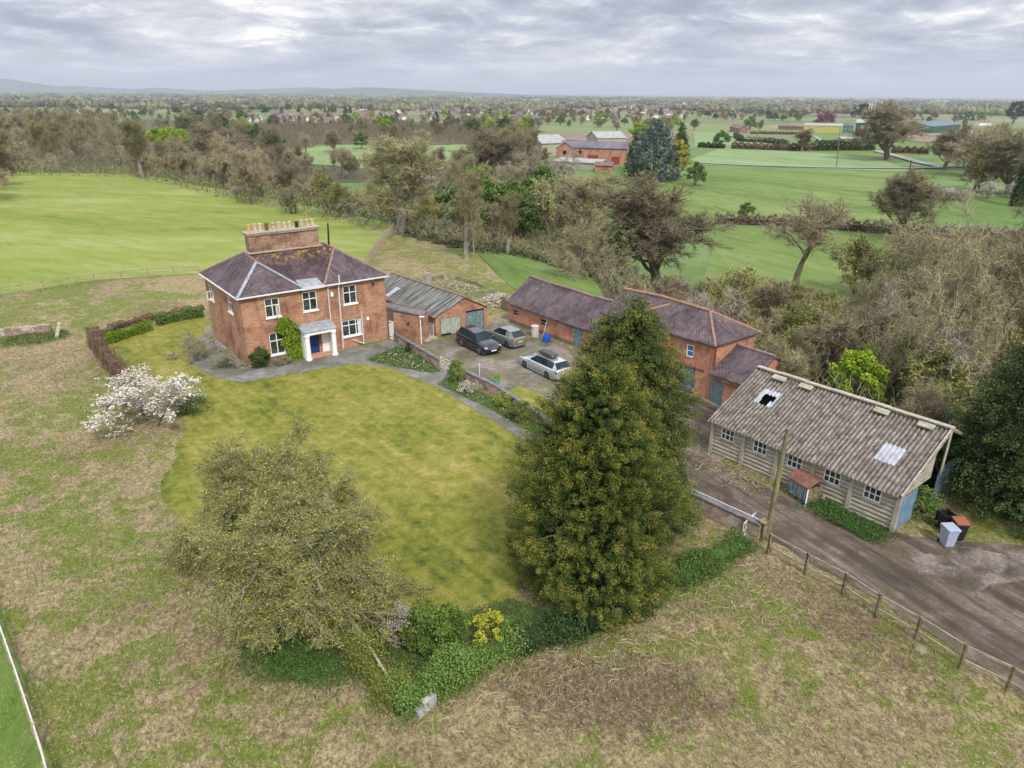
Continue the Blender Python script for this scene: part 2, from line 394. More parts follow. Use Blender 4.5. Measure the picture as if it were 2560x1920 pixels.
M_TWIG = mat('brown_twigs', m_tint([(0, (.12, .098, .060)), (.5, (.255, .215, .130)), (1, (.43, .37, .24))], noise=.7))
M_TWIGG = mat('grey_olive_twigs', m_tint([(0, (.12, .105, .055)), (.5, (.25, .22, .12)), (1, (.40, .36, .21))], noise=.6))
M_TWIGP = mat('pale_twigs', m_tint([(0, (.18, .155, .12)), (.5, (.30, .26, .20)), (1, (.44, .39, .32))], noise=.4))
M_BUD = mat('olive_buds', m_tint([(0, (.10, .115, .022)), (.5, (.20, .215, .045)), (1, (.34, .35, .085))], noise=.3))
M_LIME = mat('lime_leaves', m_tint([(0, (.08, .14, .01)), (.5, (.19, .29, .018)), (1, (.36, .46, .04))], noise=.2))
M_YELL = mat('yellow_leaves', m_tint([(0, (.14, .15, .01)), (.5, (.32, .33, .02)), (1, (.52, .52, .05))], noise=.1))
M_LEAF = mat('mid_green_leaves', m_tint([(0, (.025, .05, .01)), (.5, (.065, .12, .022)), (1, (.14, .22, .045))], noise=.5))
M_DKLEAF = mat('dark_evergreen_leaves', m_tint([(0, (.012, .025, .008)), (.5, (.030, .058, .017)), (1, (.065, .11, .03))], noise=.4))
M_BLUECON = mat('blue_grey_needles', m_tint([(0, (.03, .05, .045)), (.5, (.075, .11, .10)), (1, (.15, .19, .17))], noise=.1))
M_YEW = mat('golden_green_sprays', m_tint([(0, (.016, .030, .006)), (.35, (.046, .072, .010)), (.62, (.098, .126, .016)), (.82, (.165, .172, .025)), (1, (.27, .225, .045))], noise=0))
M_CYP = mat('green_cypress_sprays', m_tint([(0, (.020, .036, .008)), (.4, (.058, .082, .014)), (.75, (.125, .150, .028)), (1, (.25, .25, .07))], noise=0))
M_WHFL = mat('white_blossom', m_tint([(0, (.30, .27, .21)), (.5, (.52, .49, .42)), (1, (.76, .73, .66))], noise=.2))
M_PINK = plain('crimson_leaves', (.17, .035, .06), .8, var=.5)
M_HEDGEB = mat('brown_hedge_leaves', m_tint([(0, (.05, .032, .022)), (.5, (.15, .095, .06)), (1, (.30, .20, .13))], noise=.1))
M_STRAW = mat('dead_straw', m_tint([(0, (.13, .10, .05)), (.5, (.31, .245, .14)), (1, (.52, .43, .28))], noise=0))
M_GBLADE = mat('grass_blades', m_tint([(0, (.05, .09, .012)), (.5, (.125, .20, .028)), (1, (.24, .32, .06))], noise=0))
M_FLOW = mat('mixed_flowers', m_tint([(0, (.70, .70, .66)), (.45, (.70, .70, .68)), (.5, (.70, .50, .03)), (.7, (.72, .56, .05)), (.75, (.50, .04, .05)), (.9, (.45, .25, .50)), (1, (.3, .4, .75))], noise=0))

# ------------------------------------------------------------------ mesh builder
class MB:
    def __init__(s): s.v = []; s.f = []; s.n = 0
    def add(s, verts, faces, mi=0, tint=None):
        verts = np.asarray(verts, float).reshape(-1, 3)
        if isinstance(faces, np.ndarray): fs = [faces + s.n]
        else:
            fs = [np.array([f]) + s.n for f in faces]
        k = 0
        for a in fs:
            tt = None if tint is None else (np.full(len(a), tint) if np.isscalar(tint) else tint[k:k + len(a)])
            s.f.append((a, mi, tt)); k += len(a)
        s.v.append(verts); s.n += len(verts); return s
    def poly(s, pts, mi=0): return s.add(pts, [list(range(len(pts)))], mi)
    def box(s, o, a, b, c, mi=0):    # corner o, edge vectors
        o, a, b, c = map(lambda q: np.array(q, float), (o, a, b, c))
        v = [o, o + a, o + a + b, o + b, o + c, o + a + c, o + a + b + c, o + b + c]
        f = [[0, 3, 2, 1], [4, 5, 6, 7], [0, 1, 5, 4], [1, 2, 6, 5], [2, 3, 7, 6], [3, 0, 4, 7]]
        if np.dot(np.cross(a, b), c) < 0: f = [q[::-1] for q in f]
        return s.add(v, f, mi)
    def cbox(s, c, sx, sy, sz, ang=0, mi=0):   # centred in plan, sits on c.z
        e = np.array([math.cos(ang), math.sin(ang), 0]); n = perp(e)
        return s.box(np.array(c, float) - e * sx / 2 - n * sy / 2, e * sx, n * sy, ZU * sz, mi)
    def bar(s, a, b, w, h=None, mi=0):
        a = np.array(a, float); b = np.array(b, float); d = b - a; L = np.linalg.norm(d); d /= L
        h = h or w
        up = ZU if abs(d[2]) < .9 else np.array([1.0, 0, 0])
        x = np.cross(d, up); x /= np.linalg.norm(x); y = np.cross(x, d)
        return s.box(a - x * w / 2 - y * h / 2, d * L, x * w, y * h, mi)
    def tube(s, pts, rad, n=6, mi=0, cap=True, tint=None):
        pts = np.asarray(pts, float); k = len(pts)
        rad = np.broadcast_to(np.asarray(rad, float), (k,))
        d = np.gradient(pts, axis=0); d /= np.linalg.norm(d, axis=1)[:, None] + 1e-9
        ref = np.array([1.0, 0, 0]) if abs(d[0][0]) < .8 else np.array([0, 1.0, 0])
        x = np.cross(d, ref); x /= np.linalg.norm(x, axis=1)[:, None] + 1e-9; y = np.cross(d, x)
        a = np.arange(n) * 2 * math.pi / n
        v = pts[:, None, :] + rad[:, None, None] * (np.cos(a)[None, :, None] * x[:, None, :] + np.sin(a)[None, :, None] * y[:, None, :])
        i = np.arange(k - 1)[:, None] * n; j = np.arange(n)[None, :]; j2 = (j + 1) % n
        q = np.stack([i + j, i + j2, i + n + j2, i + n + j], -1).reshape(-1, 4)
        s.add(v.reshape(-1, 3), q, mi, tint)
        if cap and n > 3:
            s.f.append((np.array([[s.n - k * n + t for t in range(n)][::-1]]), mi, None if tint is None else np.array([tint])))
            s.f.append((np.array([[s.n - n + t for t in range(n)]]), mi, None if tint is None else np.array([tint])))
        return s
    def cyl(s, c, r, h, n=14, mi=0, r2=None):
        c = np.array(c, float); return s.tube([c, c + ZU * h], [r, r if r2 is None else r2], n, mi)
    def build(s, name, mats, parent=None, loc=None, smooth_=False, uv=True):
        if not isinstance(mats, (list, tuple)): mats = [mats]
        if parent is not None: org = ORG[parent.name]
        else: org = np.array(loc if loc is not None else (0, 0, 0), float)
        me = bpy.data.meshes.new(name)
        if s.v:
            V = np.concatenate(s.v) - org
            me.vertices.add(len(V)); me.vertices.foreach_set('co', V.astype(np.float32).ravel())
            idx = np.concatenate([a.ravel() for a, _, _ in s.f]).astype(np.int32)
            tot = np.concatenate([np.full(len(a), a.shape[1]) for a, _, _ in s.f]).astype(np.int32)
            start = (np.cumsum(tot) - tot).astype(np.int32)
            mi = np.concatenate([np.full(len(a), m) for a, m, _ in s.f]).astype(np.int32)
            me.loops.add(len(idx)); me.loops.foreach_set('vertex_index', idx)
            me.polygons.add(len(tot)); me.polygons.foreach_set('loop_start', start)
            me.polygons.foreach_set('material_index', mi)
            if smooth_: me.polygons.foreach_set('use_smooth', np.ones(len(tot), bool))
            else: me.polygons.foreach_set('use_smooth', np.zeros(len(tot), bool))
            me.update(calc_edges=True)
            if any(t is not None for _, _, t in s.f):
                tt = np.concatenate([np.full(len(a), .5) if t is None else t for a, _, t in s.f]).astype(np.float32)
                at = me.attributes.new('tint', 'FLOAT', 'FACE'); at.data.foreach_set('value', tt)
            if uv and not any(t is not None for _, _, t in s.f):
                W = V + org
                p0 = W[idx[start]]; p1 = W[idx[start + 1]]; p2 = W[idx[start + 2]]
                nn = np.cross(p1 - p0, p2 - p0); nn /= np.linalg.norm(nn, axis=1)[:, None] + 1e-12
                t = np.cross(np.array([0, 0, 1.0]), nn); L = np.linalg.norm(t, axis=1)
                t[L < .05] = (1, 0, 0); t /= np.linalg.norm(t, axis=1)[:, None]
                bb = np.cross(nn, t)
                fi = np.repeat(np.arange(len(tot)), tot)
                q = W[idx]
                uvs = np.stack([(q * t[fi]).sum(1), (q * bb[fi]).sum(1)], 1).astype(np.float32)
                ul = me.uv_layers.new(name='UVMap'); ul.data.foreach_set('uv', uvs.ravel())
        for m in mats: me.materials.append(m)
        o = bpy.data.objects.new(name, me); col.objects.link(o)
        if parent is not None: o.parent = parent; ORG[o.name] = org
        else: o.location = org; ORG[o.name] = org
        return o
ORG = {}
def tag(o, label=None, cat=None, group=None, kind=None):
    if label: o['label'] = label
    if cat: o['category'] = cat
    if group: o['group'] = group
    if kind: o['kind'] = kind
    return o
def thing(name, loc, label, cat, group=None):
    o = bpy.data.objects.new(name, None); col.objects.link(o)
    o.location = [float(q) for q in loc]; o.empty_display_size = .3; ORG[o.name] = np.array(loc, float)
    return tag(o, label, cat, group)
def inst(name, mesh, parent=None, loc=(0, 0, 0), rot=0, sc=(1, 1, 1)):
    o = bpy.data.objects.new(name, mesh); col.objects.link(o)
    if parent is not None: o.parent = parent
    o.location = [float(q) for q in loc]; o.rotation_euler = (0, 0, rot); o.scale = sc
    return o
def cards(c, size, rg, bias=None, flat=0.0):
    """leaf-sized quads, random orientation, at centres c; returns verts, faces"""
    n = len(c); size = np.broadcast_to(size, (n,))
    a = rg.normal(size=(n, 3)); a[:, 2] *= (1 - flat)
    if bias is not None: a = a * .8 + bias
    a /= np.linalg.norm(a, axis=1)[:, None] + 1e-9
    b = np.cross(a, rg.normal(size=(n, 3))); b /= np.linalg.norm(b, axis=1)[:, None] + 1e-9
    a = a * size[:, None] * .5; b = b * size[:, None] * .36
    v = np.stack([c - a, c + b * .8, c + a, c - b * .8], 1).reshape(-1, 3)
    return v, np.arange(4 * n).reshape(-1, 4)
def slivers(p, q, w0, rg):
    """thin tapering twigs from p to q"""
    n = len(p); d = q - p; s = np.cross(d, rg.normal(size=(n, 3))); s /= np.linalg.norm(s, axis=1)[:, None] + 1e-9
    s = s * np.broadcast_to(w0, (n,))[:, None] * .5
    mid = (p + q) / 2 + rg.normal(size=(n, 3)) * np.linalg.norm(d, axis=1)[:, None] * .07
    v = np.stack([p - s, p + s, mid + s * .75, mid - s * .75, q + s * .3, q - s * .3], 1).reshape(-1, 3)
    i = np.arange(n)[:, None] * 6
    f = np.concatenate([i + np.array([[0, 1, 2, 3]]), i + np.array([[3, 2, 4, 5]])], 1).reshape(-1, 4)
    return v, f
def nose(v): return v / (np.linalg.norm(v) + 1e-9)

# ------------------------------------------------------------------ ground
def axis(lo, hi, step, far, g=1.09):
    a = list(np.arange(lo, hi + .1, step)); s = step
    while a[-1] < far: s *= g; a.append(a[-1] + s)
    return a
xs = axis(0, 70, 2.5, 30000); xs = np.array([-q for q in xs[:0:-1]] + xs)
ys = np.array([-20000, -6000, -2000, -600, -200, -100, -50] + axis(-20, 150, 2.5, 30000))
X, Y = np.meshgrid(xs, ys); Z = hgt(X.ravel(), Y.ravel()).reshape(X.shape)
nx, ny = len(xs), len(ys)
ii = (np.arange(ny - 1)[:, None] * nx + np.arange(nx - 1)[None, :]).ravel()
quad = np.stack([ii, ii + 1, ii + nx + 1, ii + nx], 1)
cx = X.ravel()[quad].mean(1); cy = Y.ravel()[quad].mean(1); sdd = sdist(cx, cy)
near = sdd < 7
g = MB(); V = np.stack([X.ravel(), Y.ravel(), Z.ravel()], 1)
g.v.append(V); g.n = len(V)
g.f.append((quad[near], 0, None)); g.f.append((quad[~near], 1, None))
tag(g.build('ground', [M_PAST, M_MEAD], smooth_=True), kind='structure')

def sheet(name, pts, m, lift=.004, step=None, jitter=0.0, kind='structure', world=False, sub=6):
    """a thin sheet lying on the ground; pts are picture points on the ground"""
    W = [np.array([*q[:2]]) for q in pts] if world else [T(*q)[:2] for q in pts]
    if name == 'wood_floor':
        A = np.array(W); lo = A.min(0); hi = A.max(0); gx = np.arange(lo[0], hi[0], step); gy = np.arange(lo[1], hi[1], step); GX, GY = np.meshgrid(gx, gy); k = in_poly(GX.ravel() + step / 2, GY.ravel() + step / 2, A); x0 = GX.ravel()[k]; y0 = GY.ravel()[k]
        v = np.stack([x0, y0, x0 + step, y0, x0 + step, y0 + step, x0, y0 + step], 1).reshape(-1, 2); q = MB(); q.add(np.column_stack([v, hgt(v[:, 0], v[:, 1]) + lift]), np.arange(len(v)).reshape(-1, 4)); return tag(q.build(name, m), kind=kind)
    out = []
    n = len(W); rg = np.random.default_rng(len(name) + n)
    for i in range(n):
        a, b_ = W[i], W[(i + 1) % n]
        k = sub if jitter else 1
        for j in range(k):
            q = a + (b_ - a) * j / k
            if jitter: q = q + np.clip(rg.normal(size=2), -1.4, 1.4) * min(jitter, .22 * np.linalg.norm(b_ - a) / k)
            out.append(q)
    import bmesh
    bm = bmesh.new()
    vs = [bm.verts.new((*q, 0)) for q in out]
    bm.faces.new(vs)
    bmesh.ops.triangulate(bm, faces=bm.faces[:])
    if step:
        A = np.array(out); lo = A.min(0); hi = A.max(0)
        for ax in (0, 1):
            q = math.floor(lo[ax] / step) * step + step
            while q < hi[ax]:
                co = (q, 0, 0) if ax == 0 else (0, q, 0); no = (1, 0, 0) if ax == 0 else (0, 1, 0)
                bmesh.ops.bisect_plane(bm, geom=bm.verts[:] + bm.edges[:] + bm.faces[:], plane_co=co, plane_no=no)
                q += step
    C_ = np.array([v.co[:] for v in bm.verts])
    zz_ = hgt(C_[:, 0], C_[:, 1])
    for v, z_ in zip(bm.verts, zz_): v.co.z = z_ + lift
    bmesh.ops.recalc_face_normals(bm, faces=bm.faces[:])
    if sum(f.normal.z for f in bm.faces) < 0: bmesh.ops.reverse_faces(bm, faces=bm.faces[:])
    me = bpy.data.meshes.new(name); bm.to_mesh(me); bm.free(); me.materials.append(m)
    o = bpy.data.objects.new(name, me); col.objects.link(o)
    return tag(o, kind=kind)

FW = [P(*q)[:2] for q in [(-150, 645), (0, 638), (205, 606), (430, 592), (793, 568), (852, 492)]] + [(-14, 117), (-27, 133), (-57, 168), (-100, 206), (-140, 212), (-400, 272), (-600, 330), (-600, 120)]
sheet('field', FW, M_FIELD, .03, world=True, step=5)
sheet('grass_field_margin', [(-150, 1000), (-25, 1225), (30, 1395), (125, 1720), (-200, 1900)], M_BRIGHT, .012, jitter=.05)
sheet('lawn', [(232, 742), (300, 705), (440, 682), (447, 700), (430, 740), (405, 780), (450, 812), (520, 828), (640, 808), (762, 786), (832, 792), (945, 836), (1148, 960), (1180, 1100), (1110, 1290), (1010, 1320), (860, 1330), (700, 1360), (470, 1240), (345, 1060), (400, 930), (400, 850), (330, 810), (262, 790)], M_LAWN, .008, jitter=.14, sub=9)
sheet('terrace', [(452, 715), (545, 795), (650, 780), (840, 735), (872, 742), (905, 765), (955, 790), (985, 815), (1070, 868), (1175, 935), (1160, 965), (1148, 960), (945, 836), (832, 792), (762, 786), (640, 806), (520, 826), (450, 810), (405, 778), (428, 735)], M_PATH, .016, jitter=.03)
sheet('yard', [(905, 742), (1000, 718), (1052, 712), (1062, 690), (1095, 680), (1110, 690), (1250, 762), (1330, 800), (1440, 850), (1540, 880), (1620, 890), (1560, 1000), (1480, 1060), (1340, 1010), (1170, 890), (1080, 838), (960, 772)], M_CONC, .012, jitter=.08)
sheet('track', [(1440, 850), (1545, 858), (1560, 880), (1535, 985), (1700, 1070), (1925, 1148), (2010, 1165), (2240, 1180), (2330, 1400), (2400, 1640), (2180, 1480), (1900, 1300), (1660, 1165), (1480, 1050), (1400, 960)], M_TRACK, .020, jitter=.10)
sheet('broken_concrete', [(1965, 1195), (2030, 1200), (2080, 1180), (2150, 1195), (2215, 1190), (2240, 1250), (2150, 1262), (2100, 1290), (2040, 1250), (1985, 1240)], mat('broken_pale_concrete', m_concrete((.25, .21, .19), (.07, .052, .038), (.045, .036, .02), 1.8, .8)), .026, jitter=.1)
sheet('flower_bed', [(792, 778), (873, 742), (897, 752), (952, 802), (930, 806), (850, 792)], M_BED, .022, jitter=.03)
sheet('flower_bed', [(944, 830), (962, 818), (1060, 855), (1180, 925), (1165, 945), (1060, 885)], M_BED, .024, jitter=.04)
sheet('grass_patch', [(1085, 850), (1120, 835), (1165, 850), (1215, 900), (1180, 915)], M_LAWN, .022, jitter=.1)
sheet('garden_bed', [(700, 1370), (860, 1330), (1010, 1322), (1110, 1292), (1200, 1330), (1290, 1345), (1100, 1420), (980, 1480), (850, 1530), (730, 1400)], M_BED, .012, jitter=.06)
sheet('slope_meadow', [(1030, 545), (1120, 556), (1240, 590), (1330, 650), (1400, 720), (1250, 650), (1110, 625), (1070, 590)], M_BRIGHT, .05, step=2.5)
# far fields
sheet('pale_field', [(1490, 345), (1560, 318), (1740, 328), (1905, 345), (1975, 372), (1700, 362), (1520, 357)], M_PALE, .07, step=12)
sheet('pale_field', [(1490, 362), (1700, 366), (2000, 374), (2030, 420), (1990, 470), (1850, 478), (1640, 470), (1560, 455), (1510, 420)], M_BRIGHT, .07, step=12)
sheet('pale_field', [(1500, 283), (1570, 285), (1625, 300), (1700, 312), (1560, 318), (1500, 318)], M_PALE, .07, step=15)
sheet('pale_field', [(1700, 290), (1720, 283), (1850, 295), (2010, 296), (2010, 335), (1900, 340), (1730, 322)], M_BRIGHT, .07, step=15)
sheet('ploughed_field', [(1190, 300), (1210, 288), (1480, 290), (1470, 306), (1330, 310)], M_PLOUGH, .3, step=20)
sheet('ploughed_field', [(1910, 301), (1940, 292), (2190, 295), (2120, 312), (1990, 308)], M_PLOUGH, .35, step=20)
sheet('mid_field', [(560, 349), (700, 314), (1010, 314), (1035, 340), (1000, 362), (860, 372), (720, 358)], M_PALE, .16, step=12)
sheet('mid_field', [(930, 392), (1000, 372), (1040, 372), (1050, 395), (990, 408)], M_BRIGHT, .16, step=12)
sheet('paddock', [(1270, 440), (1290, 360), (1420, 365), (1520, 395), (1545, 445), (1545, 480), (1400, 520), (1280, 520)], M_BRIGHT, .07, step=8)
sheet('right_field', [(1545, 492), (1870, 505), (2300, 530), (2300, 600), (2000, 640), (1700, 680), (1500, 645)], M_BRIGHT, .07, step=8)
M_LITTER = mat('leaf_litter', lambda t, b: t.ramp(t.noise(POS(t), .8, 6, .75), [(.35, (.035, .035, .014)), (.5, (.075, .062, .035)), (.65, (.11, .12, .035))]))
sheet('wood_floor', [(-500, 310), (-400, 277), (-140, 217), (-99, 211), (-54, 173), (-24, 138), (-10, 121)] + [T(*q)[:2] for q in [(860, 470), (760, 425), (600, 388), (480, 365), (380, 345), (300, 305), (200, 275), (60, 268), (-100, 272)]], M_LITTER, .05, step=3, world=True)
sheet('wood_floor', [(290, 258), (700, 262), (1150, 270), (1170, 285), (1010, 312), (700, 312), (560, 346), (400, 342), (290, 300)], M_LITTER, .12, step=12)
sheet('wood_floor', [(560, 352), (720, 356), (1010, 352), (1060, 320), (1190, 330), (1190, 440), (1100, 412), (900, 402), (600, 390)], M_LITTER, .10, step=10)
sheet('wood_floor', [(860, 505), (950, 530), (1020, 542), (1140, 556), (1240, 590), (1330, 655), (1560, 800), (1720, 900), (1900, 1000), (2120, 1000), (2330, 900), (2330, 640), (1950, 630), (1700, 680), (1450, 650), (1400, 610), (1300, 520), (1180, 440), (900, 410), (840, 450)], M_LITTER, .08, step=2.5)
M_ROAD = plain('lane_tarmac', (.24, .24, .24), .8)
def ribbon(name, pts, wid, m, lift):
    W = [T(*q) for q in pts]; b_ = MB(); L = []; 
    fine = []
    for a, c in zip(W[:-1], W[1:]):
        k = max(1, int(np.linalg.norm(c - a) / 8))
        fine += [a + (c - a) * j / k for j in range(k)]
    fine.append(W[-1]); fine = np.array(fine)
    d = np.gradient(fine, axis=0); d[:, 2] = 0; d /= np.linalg.norm(d, axis=1)[:, None]
    nn = np.stack([-d[:, 1], d[:, 0], d[:, 2]], 1) * wid / 2
    for sg in (-1, 1):
        q = fine + sg * nn; q[:, 2] = hgt(q[:, 0], q[:, 1]) + lift; L.append(q)
    n = len(fine); v = np.concatenate(L); i = np.arange(n - 1)
    b_.add(v, np.stack([i, i + 1, i + n + 1, i + n], 1)); return tag(b_.build(name, m), kind='structure')
ribbon('lane', [(1508, 353), (1610, 358), (1780, 363), (1950, 365), (2035, 363)], 3.5, M_ROAD, .4)
ribbon('lane', [(1890, 327), (1935, 338), (1985, 352), (2035, 363), (2120, 358)], 4.5, M_ROAD, .45)
ribbon('lane', [(1745, 290), (1775, 305), (1800, 308)], 3.5, M_ROAD, .45)

# far hills on the horizon
hb = MB()
def hill(b_, x0, x1, D, hs, dep=1500):
    n = 40; t_ = np.linspace(0, 1, n); xx = x0 + (x1 - x0) * t_
    hh = np.interp(t_, np.linspace(0, 1, len(hs)), hs) + np.sin(t_ * 37) * max(hs) * .03
    v = np.concatenate([np.stack([xx, np.full(n, D), np.full(n, -24.0)], 1), np.stack([xx, np.full(n, D + dep), hh], 1), np.stack([xx, np.full(n, D + 2.5 * dep), np.full(n, -24.0)], 1)])
    i = np.arange(n - 1); f = np.concatenate([np.stack([i + k * n, i + 1 + k * n, i + 1 + n + k * n, i + n + k * n], 1) for k in (0, 1)])
    b_.add(v, f)
hill(hb, -11800, -6800, 11000, [60, 190, 260, 250, 180, 150, 190, 175, 90, 20, -20])
hill(hb, -9200, -1500, 12500, [-10, 40, 90, 55, 40, 60, 30, 20, 45, 70, 85, 60, 30, 0, -20])
hill(hb, -3900, 1200, 9500, [-22, 10, 45, 80, 65, 40, 20, 0, -10, -22])
M_HILL = mat('wooded_hill', lambda t, b: t.ramp(t.noise(t.mapping(POS(t), scale=(1, .2, 3)), .004, 5, .7), [(.35, (.03, .045, .035)), (.55, (.06, .08, .05)), (.7, (.13, .17, .08))]))
tag(hb.build('hills', M_HILL, smooth_=True), kind='structure')

# ------------------------------------------------------------------ building helpers
def zr(x0, y0, k):   # converts a point of an enlarged view into picture units
    return lambda x, y: ((x0 + x * k) / SRC, (y0 + y * k) / SRC)
r1 = zr(460, 520, .26523); r2 = zr(880, 620, .28932); r3 = zr(1240, 660, .34959); r4 = zr(1660, 860, .40687); rc = zr(880, 620, .18987); r6 = zr(1700, 1200, .43391)
class FR:            # facade frame: origin, along, outward normal
    def __init__(s, o, e, n): s.o = np.array(o, float); s.e = np.array(e, float); s.n = np.array(n, float)
    def p(s, u, z, d=0.0): return s.o + s.e * u + s.n * d + ZU * z
    def box(s, mb, u0, u1, z0, z1, d0, d1, mi=0):
        return mb.box(s.p(u0, z0, d0), s.e * (u1 - u0), s.n * (d1 - d0), ZU * (z1 - z0), mi)
def wall_panel(mb, fr, u0, u1, z0, z1, holes=(), depth=.14, mi=0, top=None):
    """facade skin with openings and reveals; top(u) gives an optional sloping top"""
    us = sorted({u0, u1, *[h[0] for h in holes], *[h[1] for h in holes]}); zs = sorted({z0, z1, *[h[2] for h in holes], *[h[3] for h in holes]})
    us = [q for q in us if u0 <= q <= u1]; zs = [q for q in zs if z0 <= q <= z1]
    for a, b_ in zip(us[:-1], us[1:]):
        for c, d in zip(zs[:-1], zs[1:]):
            mu, mz = (a + b_) / 2, (c + d) / 2
            if any(h[0] < mu < h[1] and h[2] < mz < h[3] for h in holes): continue
            mb.poly([fr.p(a, c), fr.p(b_, c), fr.p(b_, d), fr.p(a, d)], mi)
    for h in holes:
        a, b_, c, d = h[:4]
        mb.poly([fr.p(a, c), fr.p(a, d), fr.p(a, d, -depth), fr.p(a, c, -depth)], mi)
        mb.poly([fr.p(b_, c), fr.p(b_, c, -depth), fr.p(b_, d, -depth), fr.p(b_, d)], mi)
        mb.poly([fr.p(a, d), fr.p(b_, d), fr.p(b_, d, -depth), fr.p(a, d, -depth)], mi)
        mb.poly([fr.p(a, c), fr.p(a, c, -depth), fr.p(b_, c, -depth), fr.p(b_, c)], mi)
def window(parent, fr, u0, u1, z0, z1, vs=(.5,), hs=(.62,), d=-.07, bar=.06, fmat=None, sill=True, open_sash=None, glass=None, curtain=0):
    fmat = fmat or M_WHITE; b_ = MB(); t = bar
    fr.box(b_, u0, u1, z0, z0 + t, d - .04, d + .04); fr.box(b_, u0, u1, z1 - t, z1, d - .04, d + .04)
    fr.box(b_, u0, u0 + t, z0 + t, z1 - t, d - .04, d + .04); fr.box(b_, u1 - t, u1, z0 + t, z1 - t, d - .04, d + .04)
    for v in vs: x = u0 + (u1 - u0) * v; fr.box(b_, x - t / 2, x + t / 2, z0 + t, z1 - t, d - .035, d + .035)
    for h in hs:
        z = z0 + (z1 - z0) * h; xx = [u0 + t] + [u0 + (u1 - u0) * v for v in vs] + [u1 - t]
        for a, c in zip(xx[:-1], xx[1:]):
            a2 = a + (t / 2 if a != xx[0] else 0); c2 = c - (t / 2 if c != xx[-1] else 0)
            fr.box(b_, a2, c2, z - t / 2, z + t / 2, d - .033, d + .033)
    f = b_.build('window_frame', fmat, parent)
    gb = MB(); gb.poly([fr.p(u0 + .01, z0 + .01, d - .01), fr.p(u1 - .01, z0 + .01, d - .01), fr.p(u1 - .01, z1 - .01, d - .01), fr.p(u0 + .01, z1 - .01, d - .01)])
    gb.build('glass_pane', glass or M_GLASS, f)
    if curtain:
        cb = MB(); fr.box(cb, u1 - .32, u1 - .07, z0 + .07, z1 - .07, d + .001 - .008, d + .004); cb.build('curtain', M_CURT, f)
    if sill:
        sb = MB(); fr.box(sb, u0 - .08, u1 + .08, z0 - .12, z0 - .003, -.05, .10); sb.build('sill', M_WHITE, f)
    if open_sash:
        a, c, e_, h_ = open_sash; sb = MB()
        nn = fr.n; H_ = fr.p(a, e_, .0)
        dr = fr.e * .55 * (1 if c > a else -1) + fr.n * .83; dr /= np.linalg.norm(dr); L = abs(c - a)
        for q0, q1 in (((0, 0), (L, 0)), ((0, h_ - e_), (L, h_ - e_)), ((0, 0), (0, h_ - e_)), ((L, 0), (L, h_ - e_))):
            sb.bar(H_ + dr * q0[0] + ZU * q0[1], H_ + dr * q1[0] + ZU * q1[1], .05)
        sb.build('open_casement', fmat, f)
    return f
def slab(mb, pts, th=.10, mi=0):
    pts = [np.array(q, float) for q in pts]
    nn = np.cross(pts[1] - pts[0], pts[2] - pts[0])
    if nn[2] < 0: pts = pts[::-1]
    lo = [q - ZU * th for q in pts]
    mb.poly(pts, mi); mb.poly(lo[::-1], mi)
    for i in range(len(pts)):
        j = (i + 1) % len(pts); mb.poly([lo[i], lo[j], pts[j], pts[i]], mi)
def pipe(mb, pts, r=.05, n=6, mi=0): mb.tube(pts, r, n, mi)

# ------------------------------------------------------------------ farmhouse
Bh = P(*r1(618, 1505)); Ch = P(*r1(1905, 1235)); e1 = unit(Ch - Bh); n1_ = perp(e1)   # n1_ points to the back
W_, D_, EV = 12.7, 10.0, 5.95
Fh = FR(Bh, e1, -n1_); Lh = FR(Bh, n1_, -e1)
house = thing('brick_farmhouse', Bh, 'two-storey red brick farmhouse with plum tiled hipped roof and a long chimney stack', 'farmhouse')
hb_ = MB()
hf = [(1.87, 3.07, 3.9, 5.44), (5.04, 6.28, 3.9, 5.5), (8.67, 9.9, 3.9, 5.5), (8.33, 10.13, 1.0, 2.42), (1.9, 3.12, .68, 2.56), (5.15, 6.1, 0, 2.0)]
wall_panel(hb_, Fh, 0, W_, 0, EV, hf)
hl = [(7.75, 8.95, 3.85, 5.15), (2.4, 3.55, 4.0, 5.32)]
WL = FR(Bh + n1_ * D_, -n1_, -e1)
hl2 = [(D_ - b_, D_ - a, c, d) for a, b_, c, d in hl]
wall_panel(hb_, WL, 0, D_, 0, EV, hl2)
RR = FR(Bh + e1 * W_, n1_, e1); wall_panel(hb_, RR, 0, D_, 0, EV)
BB = FR(Bh + e1 * W_ + n1_ * D_, -e1, n1_); wall_panel(hb_, BB, 0, W_, 0, EV)
hb_.build('brick_walls', M_BRICK, house)
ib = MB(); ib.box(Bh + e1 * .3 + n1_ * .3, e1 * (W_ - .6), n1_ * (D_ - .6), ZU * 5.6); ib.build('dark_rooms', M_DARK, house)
window(house, Fh, *hf[0], open_sash=(2.9, 2.45, 3.98, 4.8))
window(house, Fh, *hf[1]); window(house, Fh, *hf[2])
window(house, Fh, *hf[3], vs=(.36, .72), hs=(.68,), curtain=1)
window(house, Fh, *hf[4])
window(house, WL, *hl2[0], open_sash=(2.15, 1.65, 3.95, 4.7)); window(house, WL, *hl2[1])
db = MB(); Fh.box(db, 5.2, 6.05, 0.05, 1.95, -.10, -.05)
for i in (0, 1):
    for z0, z1 in ((.2, .75), (.9, 1.75)): Fh.box(db, 5.28 + i * .38, 5.58 + i * .38, z0, z1, -.05, -.03)
dr = db.build('front_door', M_BLUE, house)
kb = MB(); kb.tube([Fh.p(5.95, .95, -.05), Fh.p(5.95, .95, .02)], .035, 8); kb.build('door_knob', M_STONE, dr)
def hp(u, v, z): return Bh + e1 * u + n1_ * v + ZU * z
oh = .28; ez = EV - .05; RZ = 8.15
eL, eR, fV, bV = -oh, W_ + oh, -oh, D_ + oh
